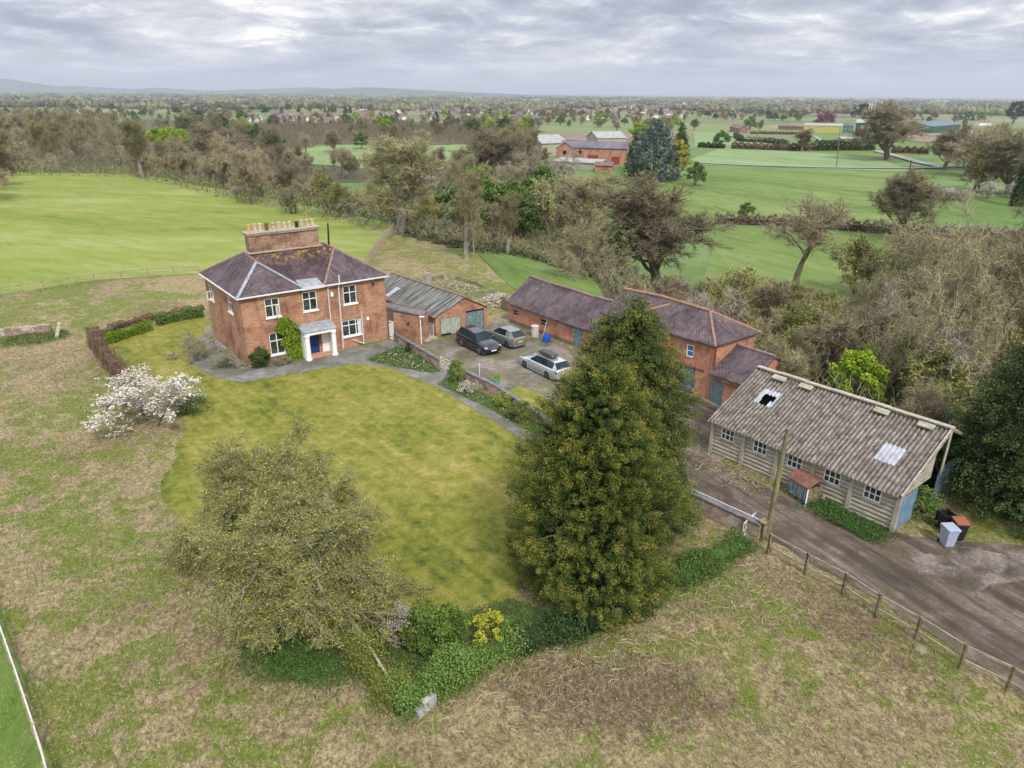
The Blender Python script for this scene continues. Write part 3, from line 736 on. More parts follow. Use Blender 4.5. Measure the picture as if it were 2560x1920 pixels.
aL = hp(2.45, 2.5, 7.95); aR = hp(9.5, 3.0, 8.2); mL = hp(2.45, 5.6, RZ + .05); mR = hp(9.5, 5.6, RZ + .1)
c1 = hp(5.15, fV, ez); c2 = hp(6.95, fV, ez); v1 = hp(5.15, 1.5, 6.25); v2 = hp(6.95, 1.2, 6.25)
cL = hp(2.6, 4.4, 8.18); cR = hp(9.4, 4.4, 8.18)
rb = MB()
slab(rb, [hp(eL, fV, ez), c1, aL]); slab(rb, [hp(eL, bV, ez), hp(eL, fV, ez), aL, mL])
slab(rb, [c2, hp(eR, fV, ez), aR]); slab(rb, [hp(eR, fV, ez), hp(eR, bV, ez), mR, aR])
slab(rb, [hp(eR, bV, ez), hp(eL, bV, ez), mL, mR])
roof = rb.build('tiled_roof', M_TILE, house)
rb = MB(); slab(rb, [c1 , v1, cL, aL]); slab(rb, [v2, c2, aR, cR]); slab(rb, [v1, v2, cR, cL]); slab(rb, [cL, cR, mR, mL]); 
rb.build('valley_tiles', M_TILEL, roof)
rb = MB(); slab(rb, [c1 + ZU * .02, c2 + ZU * .02, v2 + ZU * .03, v1 + ZU * .03], .08); rb.build('lead_flat', M_LEAD, roof)
for a, b_ in ((hp(eL, fV, ez), aL), (aL, c1)): rb = MB(); rb.bar(a + ZU * .05, b_ + ZU * .05, .26, .07); rb.build('lead_hip', M_LEAD, roof)
for a, b_ in ((c2, aR), (aR, hp(eR, fV, ez)), (aR, mR), (mR, hp(eR, bV, ez)), (mL, hp(eL, bV, ez)), (aL, mL)): rb = MB(); rb.tube([a + ZU * .02, b_ + ZU * .02], .11, 6); rb.build('hip_tiles', M_RIDGE, roof)
gb = MB()
pipe(gb, [hp(eL - .05, fV - .05, ez - .04), hp(5.0, fV - .05, ez - .04)], .07); pipe(gb, [hp(6.9, fV - .05, ez - .04), hp(eR, fV - .05, ez - .04)], .07)
pipe(gb, [hp(eL - .05, fV, ez - .04), hp(eL - .05, bV, ez - .04)], .07)
Fh.box(gb, 5.0, 6.95, EV - .18, EV + .04, .26, .36)
gb.build('gutter', M_GUTTER, house)
for path, r_ in (([Fh.p(7.5, 5.8, .3), Fh.p(7.3, 5.6, .09), Fh.p(7.3, 2.75, .09)], .05), ([Fh.p(8.28, 6.6, .33), Fh.p(8.28, 5.9, .33), Fh.p(8.25, 5.5, .1), Fh.p(8.22, 0, .1)], .065), ([Fh.p(10.2, 3.1, .09), Fh.p(10.22, 0, .09)], .05), ([Fh.p(9.15, .62, .08), Fh.p(10.2, .1, .25)], .045)):
    pb = MB(); pipe(pb, path, r_); pb.build('drainpipe', M_GUTTER, house)
ab = MB(); Fh.box(ab, 7.52, 7.74, 4.8, 5.15, 0, .1); ab.build('alarm_box', M_WHITE, house)
ab = MB(); Fh.box(ab, 10.68, 10.9, 2.15, 2.42, 0, .1); ab.build('alarm_box', M_WHITE, house)
ab = MB(); Fh.box(ab, 11.4, 11.6, 5.28, 5.42, 0, .2); ab.build('flood_light', M_BLACK, house)
# chimney stack with twelve pots
cb = MB(); ch0 = hp(2.62, 4.35, 7.9); cb.box(ch0, e1 * 6.1, n1_ * 1.0, ZU * 2.0)
cb.box(hp(2.54, 4.27, 7.95), e1 * 6.26, n1_ * 1.16, ZU * .42)
ch = cb.build('chimney_stack', M_BRICKC, house)
cb = MB(); cb.box(hp(2.50, 4.23, 9.78), e1 * 6.34, n1_ * 1.24, ZU * .14); cb.box(hp(2.44, 4.17, 9.92), e1 * 6.46, n1_ * 1.36, ZU * .10)
cb.box(hp(2.42, 4.12, 8.30), e1 * 6.5, n1_ * 1.4, ZU * .10); cb.build('stone_cornice', M_STONE, ch)
pots = [(.25, .62, 'T'), (.78, .66, 'B'), (1.22, .66, 'B'), (1.78, .62, 'S'), (2.36, .6, 'G'), (2.86, .62, 'B'), (3.32, .55, 'B'), (3.78, .6, 'B'), (4.42, .52, 'K'), (4.86, .6, 'B'), (5.36, .58, 'B'), (5.85, .6, 'B')]
pm = {'T': M_TERRA, 'B': M_BUFF, 'S': M_RUST, 'G': M_STONE, 'K': M_BLACK}
for u, h_, k in pots:
    pb = MB(); c = hp(2.62 + u, 4.85, 10.02)
    pb.tube([c, c + ZU * h_ * .75, c + ZU * (h_ * .76), c + ZU * (h_ * .9), c + ZU * h_], [.17, .135, .17, .17, .15], 10)
    o = pb.build('chimney_pot', pm[k], ch)
# porch
po = MB(); A_ = [Fh.p(4.2, 2.85, .0), Fh.p(7.35, 2.85, .0), Fh.p(7.2, 2.5, 1.45), Fh.p(4.35, 2.5, 1.45)]; slab(po, A_, .06)
porch = po.build('porch_roof', M_LEAD, house)
po = MB(); Fh.box(po, 4.45, 7.1, 2.18, 2.42, 1.1, 1.38); Fh.box(po, 4.45, 4.7, 2.18, 2.42, 0.02, 1.1); Fh.box(po, 6.85, 7.1, 2.18, 2.42, 0.02, 1.1)
po.poly([Fh.p(4.4, 2.42, 1.38), Fh.p(4.4, 2.42, 0.02), Fh.p(4.4, 2.75, 0.02), Fh.p(4.4, 2.44, 1.38)])
po.build('porch_beam', M_WHITE, porch)
for a_, c_, d_ in ((4.45, 4.6, .9), (6.95, 7.1, .9), (6.35, 6.94, .12), (4.61, 5.05, .12)): po = MB(); Fh.box(po, a_, c_, 0, 2.17, .02, d_); po.build('porch_panel', M_WHITE, porch)
for u in (4.62, 6.95):
    po = MB(); c = Fh.p(u, 0, 1.22); po.tube([c, c + ZU * .15, c + ZU * .17, c + ZU * 2.0, c + ZU * 2.05, c + ZU * 2.18], [.27, .27, .22, .19, .25, .25], 14); po.build('porch_column', M_WHITE, porch, smooth_=False)
po = MB(); Fh.box(po, 4.5, 7.05, 0, .09, .0, 1.1); po.build('doorstep', M_TERRA, house)

# wall with white door, side extension and low garden wall
ext = thing('side_extension', P(*rc(565, 1235)), 'low brick outhouse with a white door joined to the right of the farmhouse', 'outhouse')
Q0 = Bh + e1 * W_ - n1_ * .0 ; Q1 = P(*rc(568, 1225)); Q2 = P(*rc(925, 1262))
b_ = MB()
d01 = unit(Q1 - Q0); L01 = np.linalg.norm(Q1 - Q0); F01 = FR(Q0, d01, -perp(d01) if (-perp(d01)) @ np.array([0, -1, 0]) > 0 else perp(d01))
d12 = unit(Q2 - Q1); L12 = np.linalg.norm(Q2 - Q1); nn12 = -perp(d12) if (-perp(d12)) @ np.array([0, -1, 0]) > 0 else perp(d12); F12 = FR(Q1, d12, nn12)
HE = 2.95
dh = (L01 * .18, L01 * .18 + .75, 0, 1.85)
wall_panel(b_, F01, 0, L01, 0, HE, [dh], .08); b_.build('dark_wall', M_BRICKD, ext)  # brick darker than the adjoining walls
b_ = MB(); Q3 = Q2 + perp(d12) * 1.6 * (1 if perp(d12)[1] > 0 else -1); Q4 = Bh + e1 * W_ + n1_ * 5
wall_panel(b_, F12, 0, L12, 0, HE - .3)
b_.poly([F12.p(0, HE - .3), F12.p(L12, HE - .3), F12.p(0, HE)])
b_.poly([Q2, Q3, Q3 + ZU * (HE - .3), Q2 + ZU * (HE - .3)])
b_.poly([Q3, Q4, Q4 + ZU * HE, Q3 + ZU * (HE - .3)])
b_.build('brick_wall', M_BRICK, ext)
b_ = MB(); F01.box(b_, dh[0] + .02, dh[1] - .02, .03, 1.83, -.06, -.02); wd = b_.build('plank_door', M_WHITE, ext)
for z in (.25, 1.6): b_ = MB(); F01.box(b_, dh[0] + .04, dh[0] + .4, z, z + .05, -.02, -.012); b_.build('strap_hinge', M_BLACK, wd)
b_ = MB(); slab(b_, [Q0 + ZU * (HE + .12) - perp(d01) * -.0, Q1 + ZU * (HE + .12), Q1 + ZU * (HE + .12) + e1 * .5, Q0 + ZU * (HE + .12) + e1 * .5], .12)
slab(b_, [Q1 + ZU * (HE + .08) + F12.n * .08, Q2 + ZU * (HE - .2) + F12.n * .08, Q2 + ZU * (HE - .2) - F12.n * .35, Q1 + ZU * (HE + .08) - F12.n * .35], .1)
slab(b_, [Q1 + ZU * (HE - .12), Q2 + ZU * (HE - .38), Q3 + ZU * (HE - .38), Q4 + ZU * (HE - .12)], .1)
b_.build('coping_slab', M_COPE, ext)
b_ = MB(); pipe(b_, [F12.p(L12 - .05, HE - .35, .25), F12.p(L12 - .05, HE - .45, .08), F12.p(L12 - .05, 0, .08)], .05); pipe(b_, [F12.p(L12 - .05, HE - .35, .25), F12.p(L12 + .4, HE - .3, .25)], .07); b_.build('drainpipe', M_WHITE, ext)
b_ = MB(); F12.box(b_, L12 * .5, L12 * .5 + .15, 1.75, 1.88, 0, .2); b_.build('flood_light', M_BLACK, ext)

# ------------------------------------------------------------------ garage range
G1 = P(*rc(1165, 1165)); G1 = P(*r2(728, 775)); G2 = P(*r2(1165, 690)); eg = unit(G2 - G1); ng = perp(eg); GW = 5.55
gl_far = P(*rc(445, 655), 2.05); rid0 = None
nb = unit(gl_far - (G1 + ZU * 2.05)); GLn = 12.2
gar = thing('double_garage', G1, 'long brick garage range with mossy grey sheet roof and two peeling double doors', 'garage')
Fg = FR(G1, eg, -ng)
gd = [(.52, 2.66, 0, 1.72), (3.2, 5.2, 0, 2.02)]
b_ = MB(); wall_panel(b_, Fg, 0, GW, 0, 2.05, gd, .12); b_.poly([Fg.p(0, 2.05), Fg.p(GW, 2.05), Fg.p(3.05, 3.35)])
Sg = FR(G1 + nb * GLn, -nb, -eg); wall_panel(b_, Sg, 0, GLn, 0, 2.05)
b_.poly([G1 + eg * GW, G1 + eg * GW + nb * GLn, G1 + eg * GW + nb * GLn + ZU * 2.05, G1 + eg * GW + ZU * 2.05])
b_.poly([G1 + nb * GLn, G1 + nb * GLn + ZU * 2.05, G1 + nb * GLn + eg * 3.05 + ZU * 3.35, G1 + nb * GLn + eg * GW + ZU * 2.05, G1 + nb * GLn + eg * GW])
b_.build('brick_walls', M_BRICK, gar)
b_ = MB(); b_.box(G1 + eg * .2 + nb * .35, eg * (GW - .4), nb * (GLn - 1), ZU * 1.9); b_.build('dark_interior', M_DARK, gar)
b_ = MB(); rg_ = np.random.default_rng(3)
N_ = 26
for s_, (uA, zA) in enumerate(((-.25, 1.98), (GW + .25, 1.98))):
    for k in range(N_):
        a, c = k / N_ * (GLn + .3) - .15, (k + 1) / N_ * (GLn + .3) - .15
        dz = rg_.uniform(0, .035)
        q = [G1 + eg * uA + nb * a + ZU * (zA + dz), G1 + eg * uA + nb * (c - .02) + ZU * (zA + dz), G1 + eg * 3.05 + nb * (c - .02) + ZU * (3.42 + dz), G1 + eg * 3.05 + nb * a + ZU * (3.42 + dz)]
        slab(b_, q, .05)
gr = b_.build('sheet_roof', M_MOSSR, gar)
b_ = MB()
def gp(t, a, up): return G1 + eg * (-.25 + 3.3 * t) + nb * a + ZU * (1.98 + 1.44 * t + up)
slab(b_, [gp(.12, 8.1, .06), gp(.12, 8.7, .06), gp(.55, 9.0, .06), gp(.55, 8.2, .06)], .02); b_.build('skylight_sheet', M_PLASW, gr)
b_ = MB(); b_.tube([G1 + eg * 3.05 - nb * .1 + ZU * 3.47, G1 + eg * 3.05 + nb * (GLn + .1) + ZU * 3.47], .1, 6); b_.build('ridge_capping', M_RIDGE, gr)
for (a, c, d, h_), m_ in zip(gd, (M_GREEND, M_TEALD)):
    for i in (0, 1):
        b_ = MB(); x0 = a + .03 + i * (c - a - .06) / 2; Fg.box(b_, x0 + .01, x0 + (c - a - .06) / 2 - .01, .06 if not (i == 0 and a < 1) else .22, h_ - (.05 if a < 1 else .18), -.09, -.04); b_.build('garage_door', m_, gar)
b_ = MB(); c = G1 - nb * -.35 - eg * .05
# iron gate between extension and garage
gate = thing('iron_gate', (Q2 + G1) / 2, 'grey wrought-iron gate standing open between the outhouse and the garage', 'gate')
ga, gbv = G1 + nb * .2 - eg * .12, G1 + nb * 2.0 - eg * .18
b_ = MB(); b_.bar(ga + ZU * .1, gbv + ZU * .1, .04); b_.bar(ga + ZU * 1.25, gbv + ZU * 1.25, .04); b_.bar(ga + ZU * 1.0, gbv + ZU * 1.0, .03); b_.bar(ga + ZU * .05, ga + ZU * 1.3, .05); b_.bar(gbv + ZU * .05, gbv + ZU * 1.3, .05); b_.build('gate_frame', M_GUTTER, gate)
b_ = MB()
for k in range(1, 12): q = ga + (gbv - ga) * k / 12; b_.bar(q + ZU * .1, q + ZU * 1.0, .022)
for k in range(4):
    q = ga + (gbv - ga) * (k + .5) / 4 + ZU * 1.12; dg = unit(gbv - ga) * .1
    b_.tube([q + dg * math.cos(t) + ZU * .1 * math.sin(t) for t in np.linspace(0, 2 * math.pi, 9)], .012, 4, cap=False)
b_.build('gate_bars', M_GUTTER, gate)
b_ = MB(); stp = P(*rc(960, 1250)); b_.box(stp, unit(P(*rc(1140, 1190)) - stp) * 1.6, nb * 1.6, ZU * .16); tag(b_.build('concrete_step', M_STONE, loc=stp), 'pale concrete step in front of the iron gate beside the garage', 'step')

# ------------------------------------------------------------------ long low barn
L1 = P(*r2(1360, 640)); Lr = P(*r3(748, 480), 2.2); el = unit(Lr - L1); nl = perp(el)
if nl[0] < 0: nl = -nl
LL = float((Lr - L1) @ el) + .5
barn = thing('long_low_barn', L1, 'long low red brick barn with sagging plum tiled roof and an arched teal door', 'barn')
Fl = FR(L1, el, -nl)
lw = [(.5, 1.3, .9, 1.47), (4.55, 5.5, .85, 1.5), (9.15, 10.15, 0, 1.55)]
b_ = MB(); wall_panel(b_, Fl, 0, LL, 0, 2.08, lw, .14)
DB = 5.6
b_.poly([L1 + nl * DB, L1, L1 + ZU * 2.08, L1 + nl * DB / 2 + ZU * 3.95, L1 + nl * DB + ZU * 2.08])
b_.poly([L1 + nl * DB + el * LL, L1 + nl * DB, L1 + nl * DB + ZU * 2.08, L1 + nl * DB + el * LL + ZU * 2.08])
b_.build('brick_walls', M_BRICK2, barn)
b_ = MB(); Fl.box(b_, .02, LL, 0, .35, .003, .035); b_.build('damp_plinth', M_BRICKD, barn)
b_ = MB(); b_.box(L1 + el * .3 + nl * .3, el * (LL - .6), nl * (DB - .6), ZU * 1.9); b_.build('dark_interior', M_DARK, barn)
sag_u = np.linspace(-.25, LL, 15); sag = np.interp(sag_u, [0, 2.4, 5.4, 8.3, 11.4, LL], [.10, -.02, .0, -.10, .02, .03])
b_ = MB()
for i in range(14):
    u0, u1 = sag_u[i], sag_u[i + 1]
    for sg, v0 in ((0, -.28), (1, DB + .28)):
        slab(b_, [L1 + el * u0 + nl * v0 + ZU * (2.0 + sag[i] * .3), L1 + el * u1 + nl * v0 + ZU * (2.0 + sag[i + 1] * .3), L1 + el * u1 + nl * DB / 2 + ZU * (4.05 + sag[i + 1]), L1 + el * u0 + nl * DB / 2 + ZU * (4.05 + sag[i])], .1)
br_ = b_.build('tiled_roof', M_TILE, barn)
b_ = MB(); b_.tube([L1 + el * u + nl * DB / 2 + ZU * (4.09 + s) for u, s in zip(sag_u, sag)], .13, 7); b_.build('ridge_tiles', M_RIDGE, br_)
window(barn, Fl, *lw[0], vs=(), hs=(.5,), sill=False, glass=M_DARK, fmat=M_STONE)
window(barn, Fl, *lw[1], vs=(), hs=(.45,), sill=False, glass=M_DARK, fmat=M_STONE)
def arch_door(parent, fr, u0, u1, z1, zt, m_, d0, d1, name):
    um = (u0 + u1) / 2; rr = (u1 - u0) / 2
    pts = [(u0, .02), (u1, .02), (u1, z1)] + [(um + rr * math.cos(t), z1 + (zt - z1) * math.sin(t)) for t in np.linspace(.3, math.pi - .3, 7)] + [(u0, z1)]
    q = MB(); q.poly([fr.p(u, z, d1) for u, z in pts]); 
    for i in range(len(pts)): 
        a, c = pts[i], pts[(i + 1) % len(pts)]; q.poly([fr.p(*a, d0), fr.p(*c, d0), fr.p(*c, d1), fr.p(*a, d1)])
    return q.build(name, m_, parent)
arch_door(barn, Fl, 9.05, 10.25, 1.62, 2.0, M_BRICKD, .0, .03, 'arch_surround')
arch_door(barn, Fl, 9.2, 10.1, 1.52, 1.86, M_TEALD, .03, .06, 'arched_door')
for u in (8.72, 10.45):
    b_ = MB(); Fl.box(b_, u, u + .22, 1.72, 1.95, .002, .02); b_.build('air_vent', M_DARK, barn)
b_ = MB()
for u in (9.0, 10.15):
    for z in (.55, 1.05, 1.45): b_ = MB(); Fl.box(b_, u - .06, u + .2, z, z + .13, .031, .045); b_.build('stone_quoin', M_STONE, barn)

# ------------------------------------------------------------------ two-storey barn with annex
Tt = P(*r3(1565, 578), 4.3); Tl = P(*r3(1260, 490), 4.3); et = unit(Tt - Tl); nt_ = perp(et)
if nt_[0] < 0: nt_ = -nt_
T0 = Tt * np.array([1, 1, 0]); Tbr = P(*r3(1860, 485), 4.3) * np.array([1, 1, 0]); DT = float(np.linalg.norm(Tbr - T0)); nt2 = unit(Tbr - T0)
tall = thing('two_storey_barn', T0, 'two-storey red brick barn with hipped plum roof and blue boarded window', 'barn')
LT = 10.7
Ft = FR(T0 - et * LT, et, -nt_)
tw = [(LT - 2.32, LT - 1.68, 2.82, 3.76), (LT - 3.2, LT - 1.35, 0, 2.0)]
b_ = MB(); wall_panel(b_, Ft, 0, LT, 0, 4.35, tw, .16)
St = FR(T0, nt2, et); wall_panel(b_, St, 0, DT, 0, 4.35)
BL = T0 - et * LT
b_.poly([BL + nt2 * DT, BL, BL + ZU * 4.35, BL + nt2 * DT / 2 + ZU * 5.8, BL + nt2 * DT + ZU * 4.35])
b_.poly([T0 + nt2 * DT, BL + nt2 * DT, BL + nt2 * DT + ZU * 4.35, T0 + nt2 * DT + ZU * 4.35])
b_.build('brick_walls', M_BRICK2, tall)
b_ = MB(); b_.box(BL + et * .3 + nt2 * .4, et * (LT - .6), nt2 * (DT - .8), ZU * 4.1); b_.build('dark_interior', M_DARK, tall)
o_ = .22
def tp(u, v, z): return T0 + et * u + nt2 * v + ZU * z
hipA = tp(-2.45, DT / 2, 5.82); rL = tp(-LT - .1, DT / 2, 5.85); rM = tp(-7.2, DT / 2, 6.0)
b_ = MB(); eE = 4.28
slab(b_, [tp(-LT - .15, -o_, eE), tp(-7.2, -o_, eE), rM, rL]); slab(b_, [tp(-7.2, -o_, eE), tp(o_, -o_, eE), hipA, rM])
slab(b_, [tp(o_, -o_, eE), tp(o_, DT + o_, eE), hipA])
slab(b_, [tp(o_, DT + o_, eE), tp(-LT - .15, DT + o_, eE), rL, hipA])
# cross gable
gx0, gx1, pr_ = -7.9, -3.75, .9
gm = (gx0 + gx1) / 2; top = 5.65
slab(b_, [tp(gx1 + .12, -pr_ - .15, eE + .03), tp(gx1 + .12, .2, eE + .03), tp(gm, DT * .42, top), tp(gm, -pr_ - .15, top)])
slab(b_, [tp(gx0 - .12, .2, eE + .03), tp(gx0 - .12, -pr_ - .15, eE + .03), tp(gm, -pr_ - .15, top), tp(gm, DT * .42, top)])
tr = b_.build('tiled_roof', M_TILE, tall)
b_ = MB(); b_.tube([rL + ZU * .05, rM + ZU * .05, hipA + ZU * .05], .13, 7); b_.tube([hipA + ZU * .02, tp(o_, -o_, eE)], .10, 6); b_.tube([hipA + ZU * .02, tp(o_, DT + o_, eE)], .10, 6)
b_.tube([tp(gm, -pr_ - .1, top + .04), tp(gm, DT * .42, top + .04)], .10, 6); b_.build('ridge_tiles', mat('orange_hip_tiles', lambda t, b: t.ramp(t.noise(POS(t), 2.5, 5, .7), [(.35, (.20, .13, .11)), (.65, (.38, .19, .12))])), tr)
b_ = MB(); Fx = FR(tp(gx0, -pr_, 0), et, -nt_); wall_panel(b_, Fx, 0, gx1 - gx0, 0, 4.3); b_.poly([Fx.p(0, 4.3), Fx.p(gx1 - gx0, 4.3), Fx.p((gx1 - gx0) / 2, 5.6)])
b_.poly([tp(gx1, -pr_, 0), tp(gx1, 0, 0), tp(gx1, 0, 4.3), tp(gx1, -pr_, 4.3)]); b_.poly([tp(gx0, 0, 0), tp(gx0, -pr_, 0), tp(gx0, -pr_, 4.3), tp(gx0, 0, 4.3)])
b_.build('gabled_bay', M_BRICK2, tall)
b_ = MB(); a, c, d, h_ = tw[0]; Ft.box(b_, a + .05, c - .05, d + .05, (d + h_) / 2 - .02, -.1, -.06); Ft.box(b_, a + .05, c - .05, (d + h_) / 2 + .02, h_ - .05, -.1, -.06); bw = b_.build('boarded_window', M_BLUEB, tall)
b_ = MB(); Ft.box(b_, a, a + .06, d, h_, -.12, -.02); Ft.box(b_, c - .06, c, d, h_, -.12, -.02); Ft.box(b_, a + .06, c - .06, d, d + .06, -.12, -.02); Ft.box(b_, a + .06, c - .06, h_ - .06, h_, -.12, -.02); Ft.box(b_, a + .06, c - .06, (d + h_) / 2 - .02, (d + h_) / 2 + .02, -.12, -.04); b_.build('window_frame', M_WHITE, bw)
b_ = MB(); Ft.box(b_, LT - 2.45, LT - 1.38, .75, 1.98, -.06, .0); ga_ = b_.build('gate_leaf', M_BARND, tall); b_ = MB(); Ft.box(b_, LT - 2.44, LT - 1.39, .04, .75, -.055, .006); b_.build('blue_kick_sheet', mat('kick_sheet', m_paint((.06, .13, .22), (.05, .10, .30), .3, (1, 1, 1))), ga_)
b_ = MB(); Ft.box(b_, LT - 2.62, LT - 2.5, .4, 1.95, -.1, -.02); Ft.box(b_, LT - 3.2, LT - .6, 2.03, 2.16, .0, .05); b_.build('door_rail', M_RUST, tall)
b_ = MB(); pipe(b_, [St.p(.12, 4.2, .1), St.p(.12, 2.5, .1)], .045); pipe(b_, [tp(.08, -.1, 4.2), tp(.1, -.1, 2.6)], .045); b_.build('drainpipe', M_RUST, tall)
# annex
annex = thing('barn_annex', P(*r3(1540, 985)), 'small brick annex with plum tiled roof and teal plank door right of the tall barn', 'outbuilding')
aE0 = P(*r3(1535, 765), 2.3) ; aR0 = P(*r3(1715, 575), 3.75); aR1 = P(*r3(2000, 665), 3.75); ea = unit(aR1 - aR0); LA = np.linalg.norm(aR1 - aR0)
aE1 = aE0 + ea * LA; half = aR0 - aE0; half[2] = 0; aB0 = aE0 + 2 * half; aB1 = aB0 + ea * LA
b_ = MB(); hn = unit(half)
slab(b_, [aE0 - hn * .2 - ZU * .1 , aE1 - hn * .2 - ZU * .1, aR1, aR0]); slab(b_, [aB1 - ZU * .0, aB0, aR0, aR1]); ar = b_.build('tiled_roof', M_TILE, annex)
b_ = MB(); b_.tube([aR0 + ZU * .05, aR1 + ZU * .05], .12, 6); b_.build('ridge_tiles', M_RIDGE, ar)
zf = np.array([1, 1, 0]); Fa = FR(aE0 * zf, ea, -hn)
b_ = MB(); wall_panel(b_, Fa, 0, LA - .1, 0, 2.2, [(.15, 1.25, 0, 1.75)], .1)
b_.poly([Fa.p(LA - .1, 0), (aB1 - ea * .1) * zf, aB1 - ea * .1 - ZU * .1, aR1 - ea * .1 - ZU * .08, Fa.p(LA - .1, 2.25)])
b_.poly([aB1 * zf, aB0 * zf, aB0, aB1]); b_.build('brick_walls', M_BRICK2, annex)
b_ = MB(); Fa.box(b_, .17, 1.23, .04, 1.73, -.05, .02); b_.build('plank_door', M_BARND, annex)
b_ = MB(); Fa.box(b_, 1.3, 2.4, 1.72, 1.8, 0, .04); b_.build('sliding_rail', M_RUST, annex)

# ------------------------------------------------------------------ precast concrete shed with corrugated roof
S1 = P(*r4(280, 662)); S2 = P(*r4(1382, 1145)); es = unit(S2 - S1); ns = perp(es)
if ns[0] < 0: ns = -ns
SL, SD, SE, SR = 11.45, 9.2, 2.3, 4.55
shed = thing('precast_shed', S1, 'long grey precast concrete shed with a weathered corrugated roof and five white-barred windows', 'shed')
Fs = FR(S1, es, -ns)
sw = [(.68, 1.58, 1.25, 2.0), (2.92, 3.82, 1.27, 2.03), (5.15, 6.05, 1.27, 2.03), (7.38, 8.3, 1.27, 2.03), (9.6, 10.5, 1.27, 2.03)]
# panels: horizontal boards with shadow gaps and convex log profile
b_ = MB(); nb_ = 9; hh_ = SE / nb_
us_ = [0] + [x for h in sw for x in h[:2]] + [SL]
for k in range(nb_):
    z0, z1 = k * hh_, (k + 1) * hh_
    segs = [(0, SL)]
    for h in sw:
        if z1 > h[2] + .02 and z0 < h[3] - .02:
            segs = [q for a, c in segs for q in ([(a, h[0]), (h[1], c)] if a < h[0] and c > h[1] else [(a, c)])]
    for a, c in segs:
        prof = [(z0 + .012, -.03), (z0 + .04, .012), ((z0 + z1) / 2, .035), (z1 - .04, .012), (z1 - .012, -.03)]
        for (za, da), (zb, db_) in zip(prof[:-1], prof[1:]): b_.poly([Fs.p(a, za, da), Fs.p(c, za, da), Fs.p(c, zb, db_), Fs.p(a, zb, db_)])
        if a > 0: b_.poly([Fs.p(a, z0, .02), Fs.p(a, z1, .02), Fs.p(a, z1, -.1), Fs.p(a, z0, -.1)])
        if c < SL: b_.poly([Fs.p(c, z0, -.1), Fs.p(c, z1, -.1), Fs.p(c, z1, .02), Fs.p(c, z0, .02)])
panel = b_.build('wall_panels', M_PREC, shed)
b_ = MB()
for (a, c, d, h_) in [(0, sw[0][0], 0, SE)]: pass
segs = [0] + [q for h in sw for q in h[:2]] + [SL]
wall_panel(b_, FR(S1 + ns * .06, es, -ns), 0, SL, 0, SE, sw, .02)
b_.poly([S1, S1 + ns * SD, S1 + ns * SD + ZU * SE, S1 + ns * SD / 2 + ZU * SR, S1 + ZU * SE])
b_.poly([S1 + ns * SD, S1 + ns * SD + es * SL, S1 + ns * SD + es * SL + ZU * SE, S1 + ns * SD + ZU * SE])
b_.build('back_walls', M_PREC, shed)
for k in range(6):
    u = [.06, 2.28, 4.5, 6.75, 8.95, SL - .06][k]; b_ = MB(); Fs.box(b_, u - .11, u + .11, 0, SE + .02, -.1, .10); b_.build('concrete_pillar', M_PREC, shed)
b_ = MB(); b_.box(S1 + es * .2 + ns * .3, es * (SL - .5), ns * (SD - .6), ZU * .05); b_.build('floor_slab', M_DARK, shed)
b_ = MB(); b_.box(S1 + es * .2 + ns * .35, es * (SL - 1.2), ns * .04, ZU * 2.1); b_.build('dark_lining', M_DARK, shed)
for h in sw: window(shed, Fs, *h, vs=(1 / 3, 2 / 3), hs=(.5,), bar=.045, sill=False, d=-.02)
# corrugated front slope and back slope
def corr(mb, sgn, hole=None, patches=()):
    pitch = .235; nseg = int(SL / pitch * 6) + 6; uu = np.linspace(-.22, SL + .18, nseg); vv = np.linspace(0, 1, 13)
    y0 = -.35 if sgn > 0 else SD + .35
    zE = SE - .12
    U, Vv = np.meshgrid(uu, vv)
    wv = .045 * np.sin(U / pitch * 2 * math.pi)
    lap = .05 * np.floor(Vv * 2.999)
    Yy = y0 + (SD / 2 - y0) * Vv; Zz = zE + (SR + .08 - zE) * Vv + wv - lap + .03 * np.sin(U * .9 + Vv * 3)
    v = S1 + U[..., None] * es + Yy[..., None] * ns + Zz[..., None] * ZU
    n0 = nseg; i = (np.arange(12)[:, None] * n0 + np.arange(n0 - 1)[None, :]).ravel()
    q = np.stack([i, i + 1, i + n0 + 1, i + n0], 1)
    cu = (U[:-1, :-1] + U[1:, 1:]).ravel() / 2; cv_ = (Vv[:-1, :-1] + Vv[1:, 1:]).ravel() / 2
    mi = np.zeros(len(q), int); keep = np.ones(len(q), bool)
    for (a, c, d, h_) in patches: mi[(cu > a) & (cu < c) & (cv_ > d) & (cv_ < h_)] = 1
    if hole: keep &= ~((cu > hole[0] + .06 * np.sin(cv_ * 40)) & (cu < hole[1] + .08 * np.sin(cv_ * 31)) & (cv_ > hole[2]) & (cv_ < hole[3]))
    base = mb.n; mb.v.append(v.reshape(-1, 3)); mb.n += v.size // 3
    for m_ in (0, 1):
        s_ = keep & (mi == m_)
        if s_.any(): mb.f.append((q[s_] + base, m_, .5 + .5 * np.sin(cu[s_] / pitch * 2 * math.pi)))
def vfrac(p, z): return p
b_ = MB(); corr(b_, 1, (1.55, 2.25, .52, .665), ((1.3, 2.45, .50, .75), (9.25, 10.3, .33, .585))); corr(b_, -1)
sr_ = b_.build('corrugated_roof', [M_CORR, M_PLASW], shed, smooth_=True)
b_ = MB(); rg_ = np.random.default_rng(8)
for k in range(7): 
    a = -.2 + k * (SL + .4) / 7; z = rg_.uniform(-.015, .03); b_.box(S1 + es * a + ns * (SD / 2 - .16) + ZU * (SR + .09 + z), es * ((SL + .4) / 7 - .02), ns * .32, ZU * .07)
